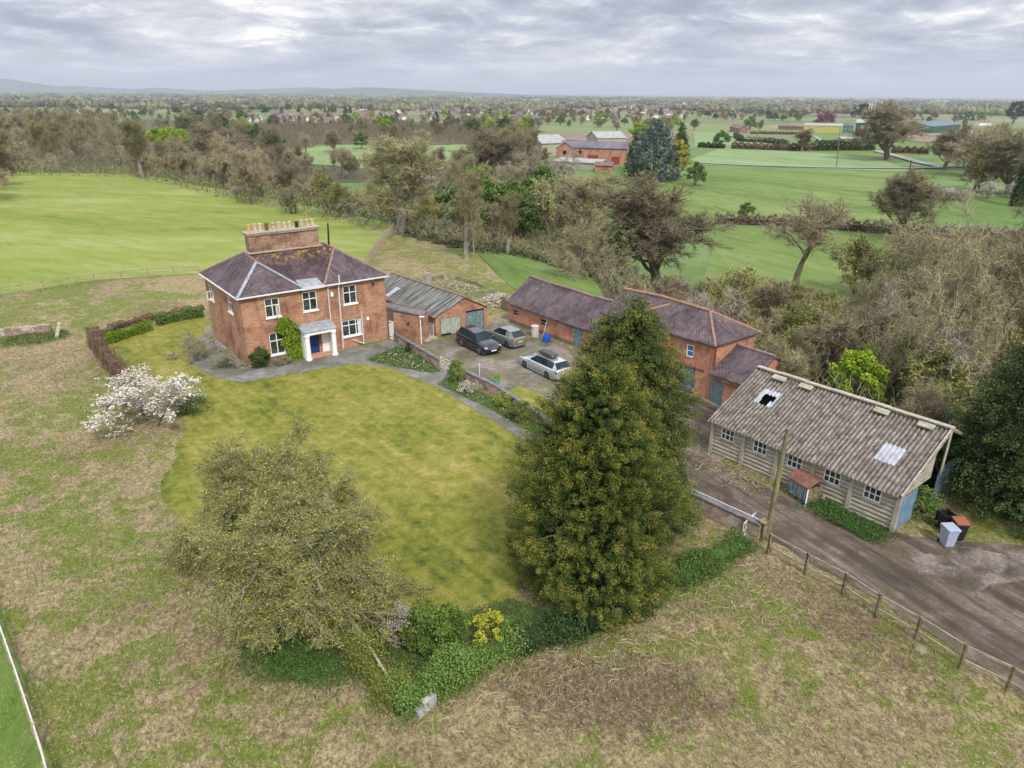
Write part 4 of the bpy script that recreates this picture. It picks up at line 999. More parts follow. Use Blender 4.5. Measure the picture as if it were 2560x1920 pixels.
for k in (1.2, 3.0, 7.6, 10.0): b_.box(S1 + es * k + ns * (SD / 2 - .62) + ZU * (SR - .12), es * .85, ns * .3 + ZU * .14, ZU * .07)
b_.build('ridge_capping', M_PREC, sr_)
# right gable: frame, sheeting and a gap under the verge
Gs = FR(S1 + es * (SL - .02), ns, es); b_ = MB()
zt_ = lambda v: SE + (SR - SE) * (1 - abs(v - SD / 2) / (SD / 2))
b_.poly([Gs.p(.0, 0), Gs.p(.5, 0), Gs.p(.5, zt_(.5)), Gs.p(0, SE)]); b_.build('gable_sheet', M_PREC, shed); b_ = MB(); b_.poly([Gs.p(SD - 1.0, 0), Gs.p(SD, 0), Gs.p(SD, SE), Gs.p(SD - 1, zt_(SD - 1))]); b_.build('gable_sheet', M_PREC, shed); b_ = MB()
b_.poly([Gs.p(.5, 1.95), Gs.p(3.6, 1.95), Gs.p(3.6, zt_(3.6)), Gs.p(.5, zt_(.5))]); b_.build('gable_sheet', M_PREC, shed)
b_ = MB(); Gs.box(b_, .2, 2.0, .05, 1.9, .0, .05); b_.build('sliding_door', mat('shed_blue_door', m_paint((.10, .20, .33), (.22, .30, .36), .3, (3, .6, 1))), shed)
b_ = MB(); Gs.box(b_, 4.6, 7.4, .05, 2.1, .0, .05); b_.build('sliding_door', mat('shed_blue_door', None), shed)
b_ = MB(); b_.bar(Gs.p(-.3, SE - .05, .12), Gs.p(SD / 2, SR + .04, .12), .08, .2); b_.bar(Gs.p(SD / 2, SR + .04, .12), Gs.p(SD + .3, SE - .05, .12), .08, .2); b_.bar(Gs.p(SD - 1.0, 0, .1), Gs.p(SD - 1.0, zt_(SD - 1), .1), .12); b_.bar(Gs.p(SD / 2, 1.9, .1), Gs.p(SD / 2, SR, .1), .12); b_.build('barge_frame', M_PREC, shed)

# ------------------------------------------------------------------ tree generators (mesh data, shared by the copies)
def wob(p, d, L, n, rg, amt, up):
    pts = [p]; d = nose(d)
    for i in range(n):
        d = nose(d + rg.normal(size=3) * amt + ZU * up); pts.append(pts[-1] + d * L / n)
    return np.array(pts), d
def bare_tree(seed, H=12.0, Rr=6.0, th=2.5, r0=.35, limbs=8, up=.06, twl=.9, tw=.045, ntw=14, c2=6, c3=5, stems=1, spread=(30, 75), droop=0.0, wobble=.16, buds=0, bud_size=.14, bark=None, twig=None, bud=None, ivy=0, lean=0.0):
    rg = np.random.default_rng(seed); tr = MB(); tp_, tq_ = [], []; ends = []
    tw0, tw1 = [], []
    for s_ in range(stems):
        base = np.array([0, 0, -.3]) + (rg.normal(size=3) * [.3, .3, 0] if stems > 1 else 0)
        d0 = nose(np.array([rg.normal() * (.32 if stems > 1 else .05) + lean, rg.normal() * (.32 if stems > 1 else .05), 1]))
        P0, dd = wob(base, d0, H * .62, 7, rg, .07, .05)
        rr = r0 / math.sqrt(stems); tr.tube(P0, np.linspace(rr, rr * .28, 8), 7)
        tr.tube(np.array([base, base + d0 * .5]), [rr * 1.5, rr], 7)
        nl = max(3, limbs // stems); az0 = rg.uniform(0, 6.28)
        for i in range(nl):
            t = (th / (H * .62)) + (1 - th / (H * .62)) * ((i + rg.uniform(0, .9)) / nl); t = min(t, .98)
            k = t * 7; j = int(k); pb = P0[j] + (P0[min(j + 1, 7)] - P0[j]) * (k - j)
            az = az0 + i * 2.4 + rg.normal() * .3; an = R(rg.uniform(*spread) * (1 - .45 * t))
            d1 = np.array([math.cos(az) * math.sin(an), math.sin(az) * math.sin(an), math.cos(an)])
            L1_ = Rr * rg.uniform(.75, 1.05) * (1.0 - .25 * t); r1_ = rr * .48 * (1 - .45 * t)
            P1, d1e = wob(pb, d1, L1_, 6, rg, wobble, up - droop * .3); tr.tube(P1, np.linspace(r1_, r1_ * .25, 7), 5, cap=False)
            for m in range(c2):
                t2 = .22 + .78 * (m + rg.uniform(0, .8)) / c2; t2 = min(t2, 1.0); k = t2 * 6; j = min(int(k), 5); p2 = P1[j] + (P1[j + 1] - P1[j]) * (k - j)
                dloc = nose(P1[j + 1] - P1[j]); d2 = nose(dloc + rg.normal(size=3) * .62 + ZU * (.12 - droop * .3))
                L2 = Rr * .40 * rg.uniform(.7, 1.1) * (1.15 - .5 * t2); P2, d2e = wob(p2, d2, L2, 4, rg, wobble * 1.3, up - droop * .6)
                tr.tube(P2, np.linspace(r1_ * .34, r1_ * .09, 5), 4, cap=False)
                for q in range(c3):
                    t3 = .25 + .75 * (q + rg.uniform(0, .8)) / c3; k = min(t3, 1.0) * 4; j = min(int(k), 3); p3 = P2[j] + (P2[j + 1] - P2[j]) * (k - j)
                    d3 = nose(nose(P2[j + 1] - P2[j]) + rg.normal(size=3) * .7); L3 = Rr * .19 * rg.uniform(.7, 1.2)
                    P3, _ = wob(p3, d3, L3, 2, rg, .25, up - droop)
                    tw0 += [P3[0], P3[1]]; tw1 += [P3[1], P3[2]]
                    for x in range(ntw):
                        b_ = P3[0] + (P3[-1] - P3[0]) * rg.uniform(.1, 1)
                        dv = nose(d3 * .7 + rg.normal(size=3) * .75 + ZU * (.15 - droop)) * twl * rg.uniform(.5, 1.2)
                        tp_.append(b_); tq_.append(b_ + dv)
    tp_ = np.array(tp_); tq_ = np.array(tq_); tw0 = np.array(tw0); tw1 = np.array(tw1)
    cr = MB(); v, f = slivers(tw0, tw1, tw * 1.7, rg); cr.add(v, f, 0, rg.uniform(.1, .6, len(f)))
    v, f = slivers(tp_, tq_, tw, rg); cr.add(v, f, 0, np.clip(np.repeat(rg.normal(.5, .2, len(f) // 2), 2), 0, 1))
    mats_ = [twig or M_TWIG]
    if buds:
        n = int(buds); i = rg.integers(0, len(tp_), n); c = tp_[i] + (tq_[i] - tp_[i]) * rg.uniform(.2, 1.05, (n, 1)) + rg.normal(size=(n, 3)) * .06
        v, f = cards(c, bud_size * rg.uniform(.6, 1.3, n), rg); cr.add(v, f, 1, np.clip(rg.normal(.5, .22, n), 0, 1)); mats_.append(bud or M_BUD)
    if ivy:
        n = int(ivy); c = []
        zz_ = rg.uniform(0, H * .62, n); a = rg.uniform(0, 6.28, n); rad = (r0 + .55) * rg.uniform(.3, 1, n) ** .5 * (1.4 - zz_ / H)
        c = np.stack([np.cos(a) * rad, np.sin(a) * rad, zz_], 1) + rg.normal(size=(n, 3)) * .15
        v, f = cards(c, .28 * rg.uniform(.6, 1.3, n), rg); mats_.append(M_DKLEAF); cr.add(v, f, len(mats_) - 1, np.clip(rg.normal(.5, .22, n), 0, 1))
    def mesh(mb, nm, ms):
        o = mb.build(nm, ms, uv=False); me = o.data; bpy.data.objects.remove(o); return me
    me_t = mesh(tr, 'trunk', [bark or M_BARK]); me_c = mesh(cr, 'crown', mats_)
    allz = np.concatenate([tq_[:, 2]]); H_ = np.percentile(allz, 99.3); R_ = np.percentile(np.hypot(tq_[:, 0], tq_[:, 1]), 96)
    return dict(t=me_t, c=me_c, H=H_, R=R_)
def leafy(seed, H=4.0, *_a, ph0=-.35, **_k): return leafy_(seed, H, *_a, ph0=ph0, **_k)
def leafy_(seed, H=4.0, Rr=2.0, n=5000, size=.18, clumps=60, m=None, z0=.1, shape=1.0, cl=.42, twigs=200, flat=0.0, stem=.06, tips=None, m2=None, ph0=-.35):
    """rounded leafy plant: clumps of leaf cards over an uneven dome, with stems"""
    rg = np.random.default_rng(seed); cc = []
    for _ in range(clumps):
        a = rg.uniform(0, 6.28); ph = math.acos(rg.uniform(ph0, 1)); q = rg.uniform(.45, 1.0) ** .6
        rr = Rr * q * rg.uniform(.75, 1.08)
        z = z0 + (H - z0) * (.42 + .55 * math.cos(ph) * q)
        wdt = (1 - max(0, (z / H - .55) / .45) ** 2 * .55) ** shape
        cc.append((math.cos(a) * math.sin(ph) * rr * wdt, math.sin(a) * math.sin(ph) * rr * wdt, z))
    cc = np.array(cc); i = rg.integers(0, clumps, n); sz = cl * min(Rr, H) * rg.uniform(.5, 1, clumps)
    dv = rg.normal(size=(n, 3)); dv /= np.linalg.norm(dv, axis=1)[:, None]; c = cc[i] + dv * (sz[i] * rg.uniform(.3, 1, n) ** .5)[:, None] * [1, 1, .75]
    c[:, 2] = np.maximum(c[:, 2], .03)
    cr = MB(); ct = rg.normal(.5, .15, clumps); v, f = cards(c, size * rg.uniform(.6, 1.3, n), rg, flat=flat); up = (dv[:, 2]) * .12
    tint = np.clip(ct[i] + rg.normal(0, .14, n) + up, 0, 1)
    mats_ = [m or M_LEAF]; mi = 0
    if m2 is not None:
        sel = rg.random(n) < tips; F1 = f[~sel]; F2 = f[sel]; cr.v.append(v); cr.n = len(v); cr.f.append((F1, 0, tint[~sel])); cr.f.append((F2, 1, tint[sel])); mats_.append(m2)
    else: cr.add(v, f, 0, tint)
    st = MB(); k = max(4, min(14, clumps // 5))
    for j in rg.integers(0, clumps, k): st.tube(np.array([[rg.normal() * .08 * Rr, rg.normal() * .08 * Rr, -.1], cc[j] * [.35, .35, .5], cc[j]]), [stem, stem * .7, stem * .3], 4, cap=False)
    def mesh(mb, nm, ms):
        o = mb.build(nm, ms, uv=False); me = o.data; bpy.data.objects.remove(o); return me
    return dict(t=mesh(st, 'stems', [M_BARK]), c=mesh(cr, 'foliage', mats_), H=H, R=Rr)
def conifer(seed, H, prof, n=1200, per=40, clump=.34, size=.12, m=None, outw=.75, hang=0.0, lobes=.10, inner=.25, core=0):
    rg = np.random.default_rng(seed)
    zs = np.linspace(.02, 1, 60); w_ = np.maximum(np.interp(zs, *zip(*prof)), .05); zc = rg.choice(zs, n, p=w_ / w_.sum()) + rg.uniform(-.01, .01, n)
    a = rg.uniform(0, 6.28, n); Rz = np.interp(zc, *zip(*prof))
    ph = rg.uniform(0, 6.28, 6); lob = sum(np.sin(a * k + ph[k - 1] + zc * (5 + k * 2)) for k in (2, 3, 5)) / 3
    rad = Rz * (1 + lobes * lob) * (rg.uniform(.78, 1.04, n))
    innr = rg.random(n) < inner; rad[innr] *= rg.uniform(.45, .85, innr.sum())
    c0 = np.stack([np.cos(a) * rad, np.sin(a) * rad, zc * H], 1)
    out = np.stack([np.cos(a), np.sin(a), np.full(n, .55 - hang)], 1); out /= np.linalg.norm(out, axis=1)[:, None]
    i = np.repeat(np.arange(n), per); N = n * per
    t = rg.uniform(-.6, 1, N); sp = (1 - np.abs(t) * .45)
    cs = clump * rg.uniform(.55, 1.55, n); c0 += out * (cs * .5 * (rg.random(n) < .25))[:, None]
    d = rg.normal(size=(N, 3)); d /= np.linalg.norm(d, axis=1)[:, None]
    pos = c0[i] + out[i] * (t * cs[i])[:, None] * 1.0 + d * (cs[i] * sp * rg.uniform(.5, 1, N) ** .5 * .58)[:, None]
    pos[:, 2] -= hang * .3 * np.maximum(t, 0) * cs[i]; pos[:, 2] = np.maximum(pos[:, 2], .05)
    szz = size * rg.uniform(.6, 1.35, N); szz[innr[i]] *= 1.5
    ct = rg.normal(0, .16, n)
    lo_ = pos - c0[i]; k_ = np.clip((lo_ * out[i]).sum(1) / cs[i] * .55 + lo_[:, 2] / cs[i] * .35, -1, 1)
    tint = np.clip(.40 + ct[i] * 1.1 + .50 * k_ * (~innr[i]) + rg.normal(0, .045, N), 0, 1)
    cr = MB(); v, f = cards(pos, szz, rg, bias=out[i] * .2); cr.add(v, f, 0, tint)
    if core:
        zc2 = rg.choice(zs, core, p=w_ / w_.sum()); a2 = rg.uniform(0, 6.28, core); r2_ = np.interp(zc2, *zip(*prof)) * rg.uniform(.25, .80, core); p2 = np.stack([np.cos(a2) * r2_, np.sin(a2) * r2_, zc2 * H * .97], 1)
        v, f = cards(p2, .42 * rg.uniform(.6, 1.2, core), rg); cr.add(v, f, 0, np.clip(rg.normal(.22, .07, core), 0, 1))  # inner cards tinted darker, painting shaded gaps between the boughs
    tr = MB(); tr.tube(np.array([[0, 0, -.2], [0, 0, H * .5], [0, 0, H * .93]]), [H * .028, H * .018, .03], 8)
    for k in range(40):
        j = rg.integers(0, n); tr.tube(np.array([[0, 0, max(.3, c0[j, 2] - rad[j] * .35)], c0[j] * [.55, .55, 1] - ZU * .1 * rad[j], c0[j]]), [.06, .045, .015], 4, cap=False)
    def mesh(mb, nm, ms):
        o = mb.build(nm, ms, uv=False); me = o.data; bpy.data.objects.remove(o); return me
    return dict(t=mesh(tr, 'trunk', [M_BARK]), c=mesh(cr, 'foliage', [m]), H=H, R=max(p[1] for p in prof))
def place(proto, pos, H, name, label, cat, group=None, rot=None, width=None, parts=('trunk', 'crown')):
    s = H / proto['H']; sx = s if width is None else width / 2 / proto['R']
    r_ = random.uniform(0, 6.28) if rot is None else rot
    root = thing(name, pos, label, cat, group)
    for k, nm in (('t', parts[0]), ('c', parts[1])):
        o = inst(nm, proto[k], root, (0, 0, 0), r_, (sx, sx, s))
    return root
def place1(proto_mesh, pos, s, name, label, cat, group=None, rot=None):   # small far thing, one mesh
    o = inst(name, proto_mesh, None, pos, random.uniform(0, 6.28) if rot is None else rot, s); return tag(o, label, cat, group)

OAK = [bare_tree(s, H=13, Rr=6.6, th=2.2, r0=.46, limbs=17, up=.11, ntw=26, c2=9, c3=7, spread=(15, 80), tw=.036, wobble=.2, twl=.7) for s in (1, 2)]
OPEN = [bare_tree(s, H=13, Rr=5.2, th=5.0, r0=.36, limbs=7, up=.07, ntw=18, c2=7, c3=5, spread=(25, 80), tw=.035, lean=.08) for s in (3, 4)]
ASH = [bare_tree(s, H=15, Rr=6.0, th=2.8, r0=.42, limbs=10, up=.12, ntw=18, c2=7, c3=6, spread=(18, 55), tw=.036, twig=M_TWIGG, bark=M_BARKP, buds=4000, bud_size=.13) for s in (5, 6)]
SCRUB = [bare_tree(s, H=7, Rr=4.0, th=.4, r0=.28, limbs=12, stems=4, up=.10, ntw=20, c2=6, c3=5, twl=.65, tw=.042, spread=(20, 75), twig=tg) for s, tg in ((7, M_TWIG), (8, M_TWIGG), (9, M_TWIG))]
OLIVE = [bare_tree(s, H=7, Rr=4.0, th=.4, r0=.24, limbs=12, stems=4, up=.10, ntw=10, c2=5, c3=5, twl=.7, tw=.04, spread=(20, 70), twig=M_TWIGG, buds=5000, bud_size=.22) for s in (10, 11)]
IVY = [bare_tree(s, H=12, Rr=3.6, th=3, r0=.3, limbs=9, up=.10, ntw=8, c2=5, c3=4, spread=(25, 60), tw=.04, twig=M_TWIGG, ivy=4500, bark=M_BARK) for s in (12, 13)]
DEAD = [bare_tree(s, H=9, Rr=5, th=.8, r0=.28, limbs=9, stems=2, up=.05, ntw=7, c2=6, c3=5, twl=.9, tw=.05, spread=(25, 80), wobble=.26, twig=M_TWIGP, bark=M_BARKP) for s in (14, 15)]
TANGLE = [bare_tree(s, H=11, Rr=6, th=1.0, r0=.36, limbs=14, stems=2, up=-.02, droop=.16, ntw=12, c2=7, c3=5, twl=.9, tw=.036, spread=(30, 85), wobble=.22, twig=M_TWIGG, bark=M_BARK) for s in (16, 17)]
LIMET = [leafy(s, 8, 4, 7000, .38, 70, M_LIME, cl=.26) for s in (20, 21)]
GREENT = [leafy(s, 8, 4, 7000, .36, 70, M_LEAF, cl=.27) for s in (22, 23)]
DARKT = [leafy(24, 9, 3.4, 7000, .36, 60, M_DKLEAF, cl=.28)]
MAYT = [bare_tree(25, H=5, Rr=3.2, th=.3, r0=.16, limbs=12, stems=4, up=.08, ntw=12, c2=5, c3=4, twl=.5, tw=.035, buds=7000, bud_size=.16, bud=M_WHFL)]
CREAM = [bare_tree(26, H=10, Rr=3.4, th=1.2, r0=.2, limbs=10, stems=2, up=.12, ntw=8, c2=5, c3=4, spread=(15, 50), buds=6000, bud_size=.22, bud=mat('cream_young_leaves', m_tint([(0, (.16, .18, .05)), (.5, (.34, .36, .13)), (1, (.55, .55, .27))])))]
SPR = [conifer(27, 12, [(0, 2.6), (.1, 3.0), (.5, 1.9), (1, .1)], 500, 16, .6, .34, M_DKLEAF, hang=.5)]
CEDAR = [conifer(28, 14, [(0, 4.6), (.12, 5.4), (.45, 4.6), (.75, 3.0), (1, .4)], 700, 18, .85, .36, M_BLUECON, hang=.2, lobes=.22)]
WILLOW = [leafy(29, 9, 3.0, 8000, .30, 60, mat('weeping_yellow_leaves', m_tint([(0, (.17, .16, .02)), (.5, (.34, .32, .045)), (1, (.50, .46, .10))])), cl=.24)]
KIND = dict(oak=(OAK, 'oak_tree', 'broad bare brown oak tree'), open=(OPEN, 'bare_tree', 'tall open-crowned bare tree'), ash=(ASH, 'ash_tree', 'tall pale-barked tree just coming into bud'),
            scrub=(SCRUB, 'scrub_tree', 'bushy many-stemmed brown bare tree'), olive=(OLIVE, 'budding_tree', 'olive green budding bushy tree'), ivy=(IVY, 'ivy_tree', 'slim bare tree with dark ivy round its trunk'),
            dead=(DEAD, 'pale_tree', 'pale bare straggly tree'), tangle=(TANGLE, 'tangled_tree', 'tangled drooping bare tree with olive-brown twigs'), lime=(LIMET, 'lime_green_tree', 'fresh lime green leafy tree'),
            green=(GREENT, 'green_tree', 'rounded mid-green leafy tree'), dark=(DARKT, 'evergreen_tree', 'dark rounded evergreen tree'), may=(MAYT, 'blossom_tree', 'low blossom tree covered in white flowers'),
            cream=(CREAM, 'young_leaf_tree', 'slender tree with cream-yellow young leaves'), spruce=(SPR, 'spruce_tree', 'dark narrow spruce tree'), cedar=(CEDAR, 'blue_cedar', 'large blue-grey conifer'), willow=(WILLOW, 'yellow_willow', 'golden yellow weeping tree'))
cnt = {}
def tree(kind, x, y, hpx, wpx=None, label=None, group=None, sink=0.0):
    ps, nm, lab = KIND[kind]; p = T(x, y); H = px2m(p, hpx) ; k = cnt[kind] = cnt.get(kind, 0) + 1
    H = H / math.cos(math.atan2(HC - p[2] - H / 2, p[1])) * .98
    wd = None if wpx is None else px2m(p, wpx)
    p = p - ZU * sink
    return place(ps[k % len(ps)], p, H, nm, label or lab, 'tree', group, width=wd)
def treew(kind, x, y, H, label, group, wd=None):
    ps, nm, lab = KIND[kind]; k = cnt[kind] = cnt.get(kind, 0) + 1
    return place(ps[k % len(ps)], (x, y, float(hgt(x, y)) - .1), H, nm, label, 'tree', group, width=wd)

# ---- single trees of the middle distance
tree('ash', 862, 500, 200, 190, 'tall pale-trunked tree at the end of the slatted fence behind the farmhouse')
tree('oak', 1425, 628, 240, 285, 'largest broad bare oak, standing in the valley behind the long barn')
tree('open', 1705, 648, 222, 190, 'leaning dark-limbed open tree with flat crown, on grass beyond the tall barn')
tree('oak', 1937, 520, 148, 150, 'round brown tree on the near side of the right-hand field')
tree('oak', 1918, 346, 118, 150, 'lone big oak in front of the green industrial shed')
tree('oak', 2039, 367, 82, 95, 'dark bare tree beside the lane bend, left of two')
tree('oak', 2085, 380, 98, 110, 'dark bare tree beside the lane bend, right of two')
tree('ash', 1260, 570, 185, 170, 'grey-twigged tree between the brook wood and the long barn roof')
tree('ash', 1008, 560, 190, 95, 'slim budding tree just left of the thin pole on the slope')
tree('oak', 1072, 400, 112, 140, 'dark spreading tree above the wood, left of the farm buildings')
tree('dead', 1150, 440, 120, 120, 'pale dead-looking tree in front of the low farm shed')
tree('dead', 1215, 420, 95, 110, 'pale leaning tree with forked stems right of the low farm shed')
tree('cream', 1184, 510, 125, 75, 'slender tree with cream-yellow young leaves in the brook wood')
tree('cedar', 1411, 388, 122, 105, 'large blue-grey cedar beside the brick farm')
tree('willow', 1462, 388, 90, 50, 'golden yellow weeping tree right of the blue-grey cedar')
tree('spruce', 1468, 345, 78, 36, 'dark pointed spruce behind the golden weeping tree')
tree('spruce', 1368, 366, 78, 34, 'dark small spruce left of the blue-grey cedar')
tree('green', 1500, 402, 52, 45, 'olive round bush at the field corner right of the golden tree')
tree('dark', 1375, 395, 45, 45, 'dark evergreen bush at the foot of the cedar')
tree('oak', 724, 329, 48, 48, 'small round oak alone in the pale field, left of three')
tree('green', 781, 322, 35, 32, 'round green bush in the pale field between two bare trees')
tree('open', 909, 326, 46, 46, 'small dead bare tree in the pale field, right of the green bush')
tree('oak', 472, 362, 88, 115, 'wide rounded bare tree beyond the left field')
tree('oak', 578, 355, 76, 72, 'bare tree with a thick dark trunk beyond the left field')
tree('dead', 520, 362, 52, 70, 'white-twigged fan-shaped tree beyond the left field')
tree('ash', 308, 386, 122, 85, 'pale tree with visible trunk at the left field edge')
tree('dark', 355, 352, 50, 32, 'dark evergreen bush against the lime green trees')
tree('lime', 372, 348, 75, 60, 'bright lime green tree right of the dark evergreen')
tree('lime', 345, 318, 45, 60, 'bright lime green tree at the edge of the left wood')
tree('lime', 475, 276, 30, 26, 'small lime green tree below the left village houses')
tree('lime', 398, 315, 38, 32, 'lime green tree between bare trees, upper left')
tree('green', 1610, 476, 40, 38, 'scruffy half-green bush standing in the hedge line')
tree('oak', 1731, 327, 46, 46, 'mixed dark bush above the far trimmed hedge')
tree('green', 1558, 316, 34, 40, 'pale yellow-green tree in the far pasture')
tree('dark', 1862, 262, 40, 48, 'dark flat-topped evergreen left of the mast')
tree('dark', 2188, 268, 52, 40, 'tall dark evergreen at the right edge of the horizon')
tree('lime', 1840, 880, 132, 120, 'bright yellow-green bush behind the corrugated shed')
tree('lime', 1385, 305, 42, 54, 'lime green tree beside the farm roofs')
tree('dead', 1480, 690, 90, 110, 'pale upright-twigged bush behind the tall barn ridge')
for x, y, h_, w_ in ((512, 428, 26, 26), (754, 470, 34, 60)): tree('may', x, y, h_, w_, 'low white blossom bush at the far edge of the left field' if x < 600 else 'white blossom bush left of the pale-trunked tree')
for i, (x, y, h_, w_) in enumerate(((2010, 428, 28, 42), (2045, 432, 26, 44), (2080, 434, 24, 40), (2133, 428, 36, 40), (2188, 428, 30, 40))):
    tree('may', x, y, h_, w_, 'white blossoming blackthorn in the row along the right field edge', 'blackthorns in blossom along the right field')
# tangled trees on the right
for i, (k, x, y, h_, w_, lab) in enumerate([
    ('tangle', 1955, 870, 400, 300, 'largest tangled pale-twigged tree above the corrugated shed'), ('tangle', 2120, 800, 330, 260, 'tangled tree near the right frame edge above the dark conifer'),
    ('tangle', 1870, 760, 200, 180, 'tangled tree to the right of the tall barn ridge'), ('scrub', 1650, 690, 90, 110, 'brown bush beside the leaning open tree'),
    ('olive', 1600, 690, 110, 130, 'olive bush between the big oak and the leaning tree'), ('olive', 1720, 790, 130, 150, 'olive bush right behind the barn annex'),
    ('tangle', 2200, 640, 250, 180, 'olive-brown tree cut by the right frame edge'), ('scrub', 2080, 620, 130, 170, 'brown bush in the right hedge line'),
    ('dead', 1900, 800, 200, 170, 'pale dead tree hanging over the lime green bush'), ('olive', 2010, 900, 160, 170, 'olive bush behind the right end of the shed'),
    ('olive', 1850, 640, 130, 150, 'olive bush left of the tangled trees on the field edge'), ('dead', 1560, 760, 120, 130, 'pale arching bush behind the tall barn'),
    ('scrub', 1800, 820, 140, 130, 'brown bush left of the lime green bush'), ('olive', 2200, 860, 200, 150, 'olive bush behind the dark conifer'),
    ('oak', 2180, 420, 130, 150, 'olive-brown tree above the blackthorn row'), ('olive', 2110, 415, 90, 110, 'olive tree above the blackthorn row, left'), ('ivy', 2195, 445, 120, 70, 'ivy-dark tree at the right edge above the blackthorns')]):
    tree(k, x, y, h_, w_, lab)

# ---- woods: numbers of similar trees, every one a thing
def proj(p):
    q = np.array(p, float) - [0, 0, HC]; z = q @ _f; return ((q @ _X) / z * FPX + 1280) / SRC, (-(q @ _Y) / z * FPX + 960) / SRC
HERO = [(1300, 395, 1550, 610), (1650, 430, 1790, 630), (790, 300, 935, 498), (1150, 390, 1215, 500), (1780, 745, 1900, 870), (1860, 375, 2010, 500), (1500, 490, 1650, 590), (1180, 300, 1360, 375), (1355, 270, 1520, 390), (880, 385, 955, 410), (540, 246, 745, 270), (700, 300, 1010, 322)]
def hides(x, y, H, wd):
    z = float(hgt(x, y)); bx, by = proj((x, y, z)); tx_, ty = proj((x, y, z + H)); hw_ = px_ = wd * .5 * FPX / SRC / max(y, 1)
    return any(by > d + 4 and ty < d - min(25, (d - b_) * .3) and bx + hw_ > a + 12 and bx - hw_ < c - 12 for a, b_, c, d in HERO)
def scatter(poly, n, kinds, hr, label, group, seed, mind=4.0):
    rg = random.Random(seed); W = [T(*q)[:2] for q in poly]; A = np.array(W); lo = A.min(0); hi = A.max(0); got = []; tries = 0
    while len(got) < n and tries < n * 60:
        tries += 1; x = rg.uniform(lo[0], hi[0]); y = rg.uniform(lo[1], hi[1])
        if not in_poly(x, y, A): continue
        if any((x - a) ** 2 + (y - b_) ** 2 < mind ** 2 for a, b_ in got): continue
        k = rg.choice(kinds); H = rg.uniform(*hr) * (.6 if k in ('scrub', 'olive', 'may') else 1)
        if hides(x, y, H, H * .8): continue
        got.append((x, y))
        treew(k, x, y, H, KIND[k][2] + ' ' + label, KIND[k][2].split(' tree')[0] + ' trees ' + group)
    return got
scatter([(-60, 392), (60, 378), (265, 386), (300, 388), (340, 360), (300, 310), (200, 275), (60, 268), (-80, 275)], 95, ['oak', 'scrub', 'ash', 'tangle', 'scrub', 'ash', 'tangle'], (13, 19), 'in the left wood', 'in the left wood', 1, 6)
scatter([(270, 386), (360, 400), (480, 430), (590, 455), (700, 480), (780, 495), (840, 500), (840, 470), (760, 430), (600, 395), (480, 380), (330, 350)], 46, ['scrub', 'scrub', 'olive', 'oak', 'olive', 'scrub'], (9, 13), 'along the far edge of the left field', 'along the left field', 2, 4.2)
scatter([(870, 500), (950, 525), (1030, 540), (1100, 552), (1170, 565), (1240, 590), (1290, 615), (1330, 600), (1300, 540), (1240, 480), (1180, 440), (1080, 410), (980, 400), (900, 420), (850, 440)], 74, ['scrub', 'olive', 'ivy', 'olive', 'tangle', 'olive', 'dead', 'ash', 'green', 'ash'], (8, 13), 'in the brook wood', 'in the brook wood', 3, 3.9)
scatter([(560, 390), (640, 395), (800, 410), (900, 420), (1000, 395), (960, 360), (800, 350), (640, 345), (560, 350)], 34, ['scrub', 'oak', 'open', 'olive'], (8, 13), 'between the brook and the pale field', 'above the brook', 4, 6)
scatter([(380, 345), (560, 348), (700, 315), (1000, 315), (1050, 305), (1150, 320), (1150, 280), (900, 268), (600, 268), (400, 262), (330, 290)], 120, ['oak', 'scrub', 'ash', 'ash', 'olive', 'green', 'lime', 'olive', 'tangle'], (10, 15), 'below the village', 'below the village', 5, 9)
scatter([(1000, 400), (1100, 420), (1180, 430), (1180, 330), (1060, 310), (1020, 340)], 22, ['scrub', 'oak', 'olive', 'ash'], (10, 14), 'left of the brick farm', 'left of the farm', 6, 6)
scatter([(1330, 660), (1400, 720), (1560, 800), (1720, 900), (1850, 960), (2000, 1000), (2100, 950), (2000, 850), (1850, 760), (1700, 680), (1600, 665), (1450, 650)], 40, ['scrub', 'olive', 'olive', 'dead', 'scrub'], (6, 9), 'on the bank behind the barns', 'behind the barns', 7, 3.4)
scatter([(1860, 650), (2000, 620), (2300, 600), (2350, 760), (2250, 900), (2050, 860), (1900, 760)], 26, ['tangle', 'olive', 'scrub', 'tangle'], (9, 13), 'in the tangled wood at the right', 'in the right wood', 8, 4.5)
scatter([(2060, 400), (2330, 440), (2400, 330), (2150, 330), (2080, 360)], 22, ['oak', 'scrub', 'olive', 'oak'], (11, 16), 'by the lane at the right', 'by the right lane', 9, 7)
scatter([(-120, 500), (-40, 470), (5, 440), (15, 400), (-60, 385), (-160, 400)], 12, ['scrub', 'oak'], (9, 12), 'at the left end of the field', 'at the left field end', 10, 5)
scatter([(1480, 275), (1600, 285), (1900, 275), (2250, 280), (2300, 238), (2000, 232), (1700, 232), (1500, 240)], 70, ['green', 'oak', 'scrub', 'dark', 'lime', 'oak', 'green'], (9, 16), 'around the far right houses', 'around the far houses', 12, 12)

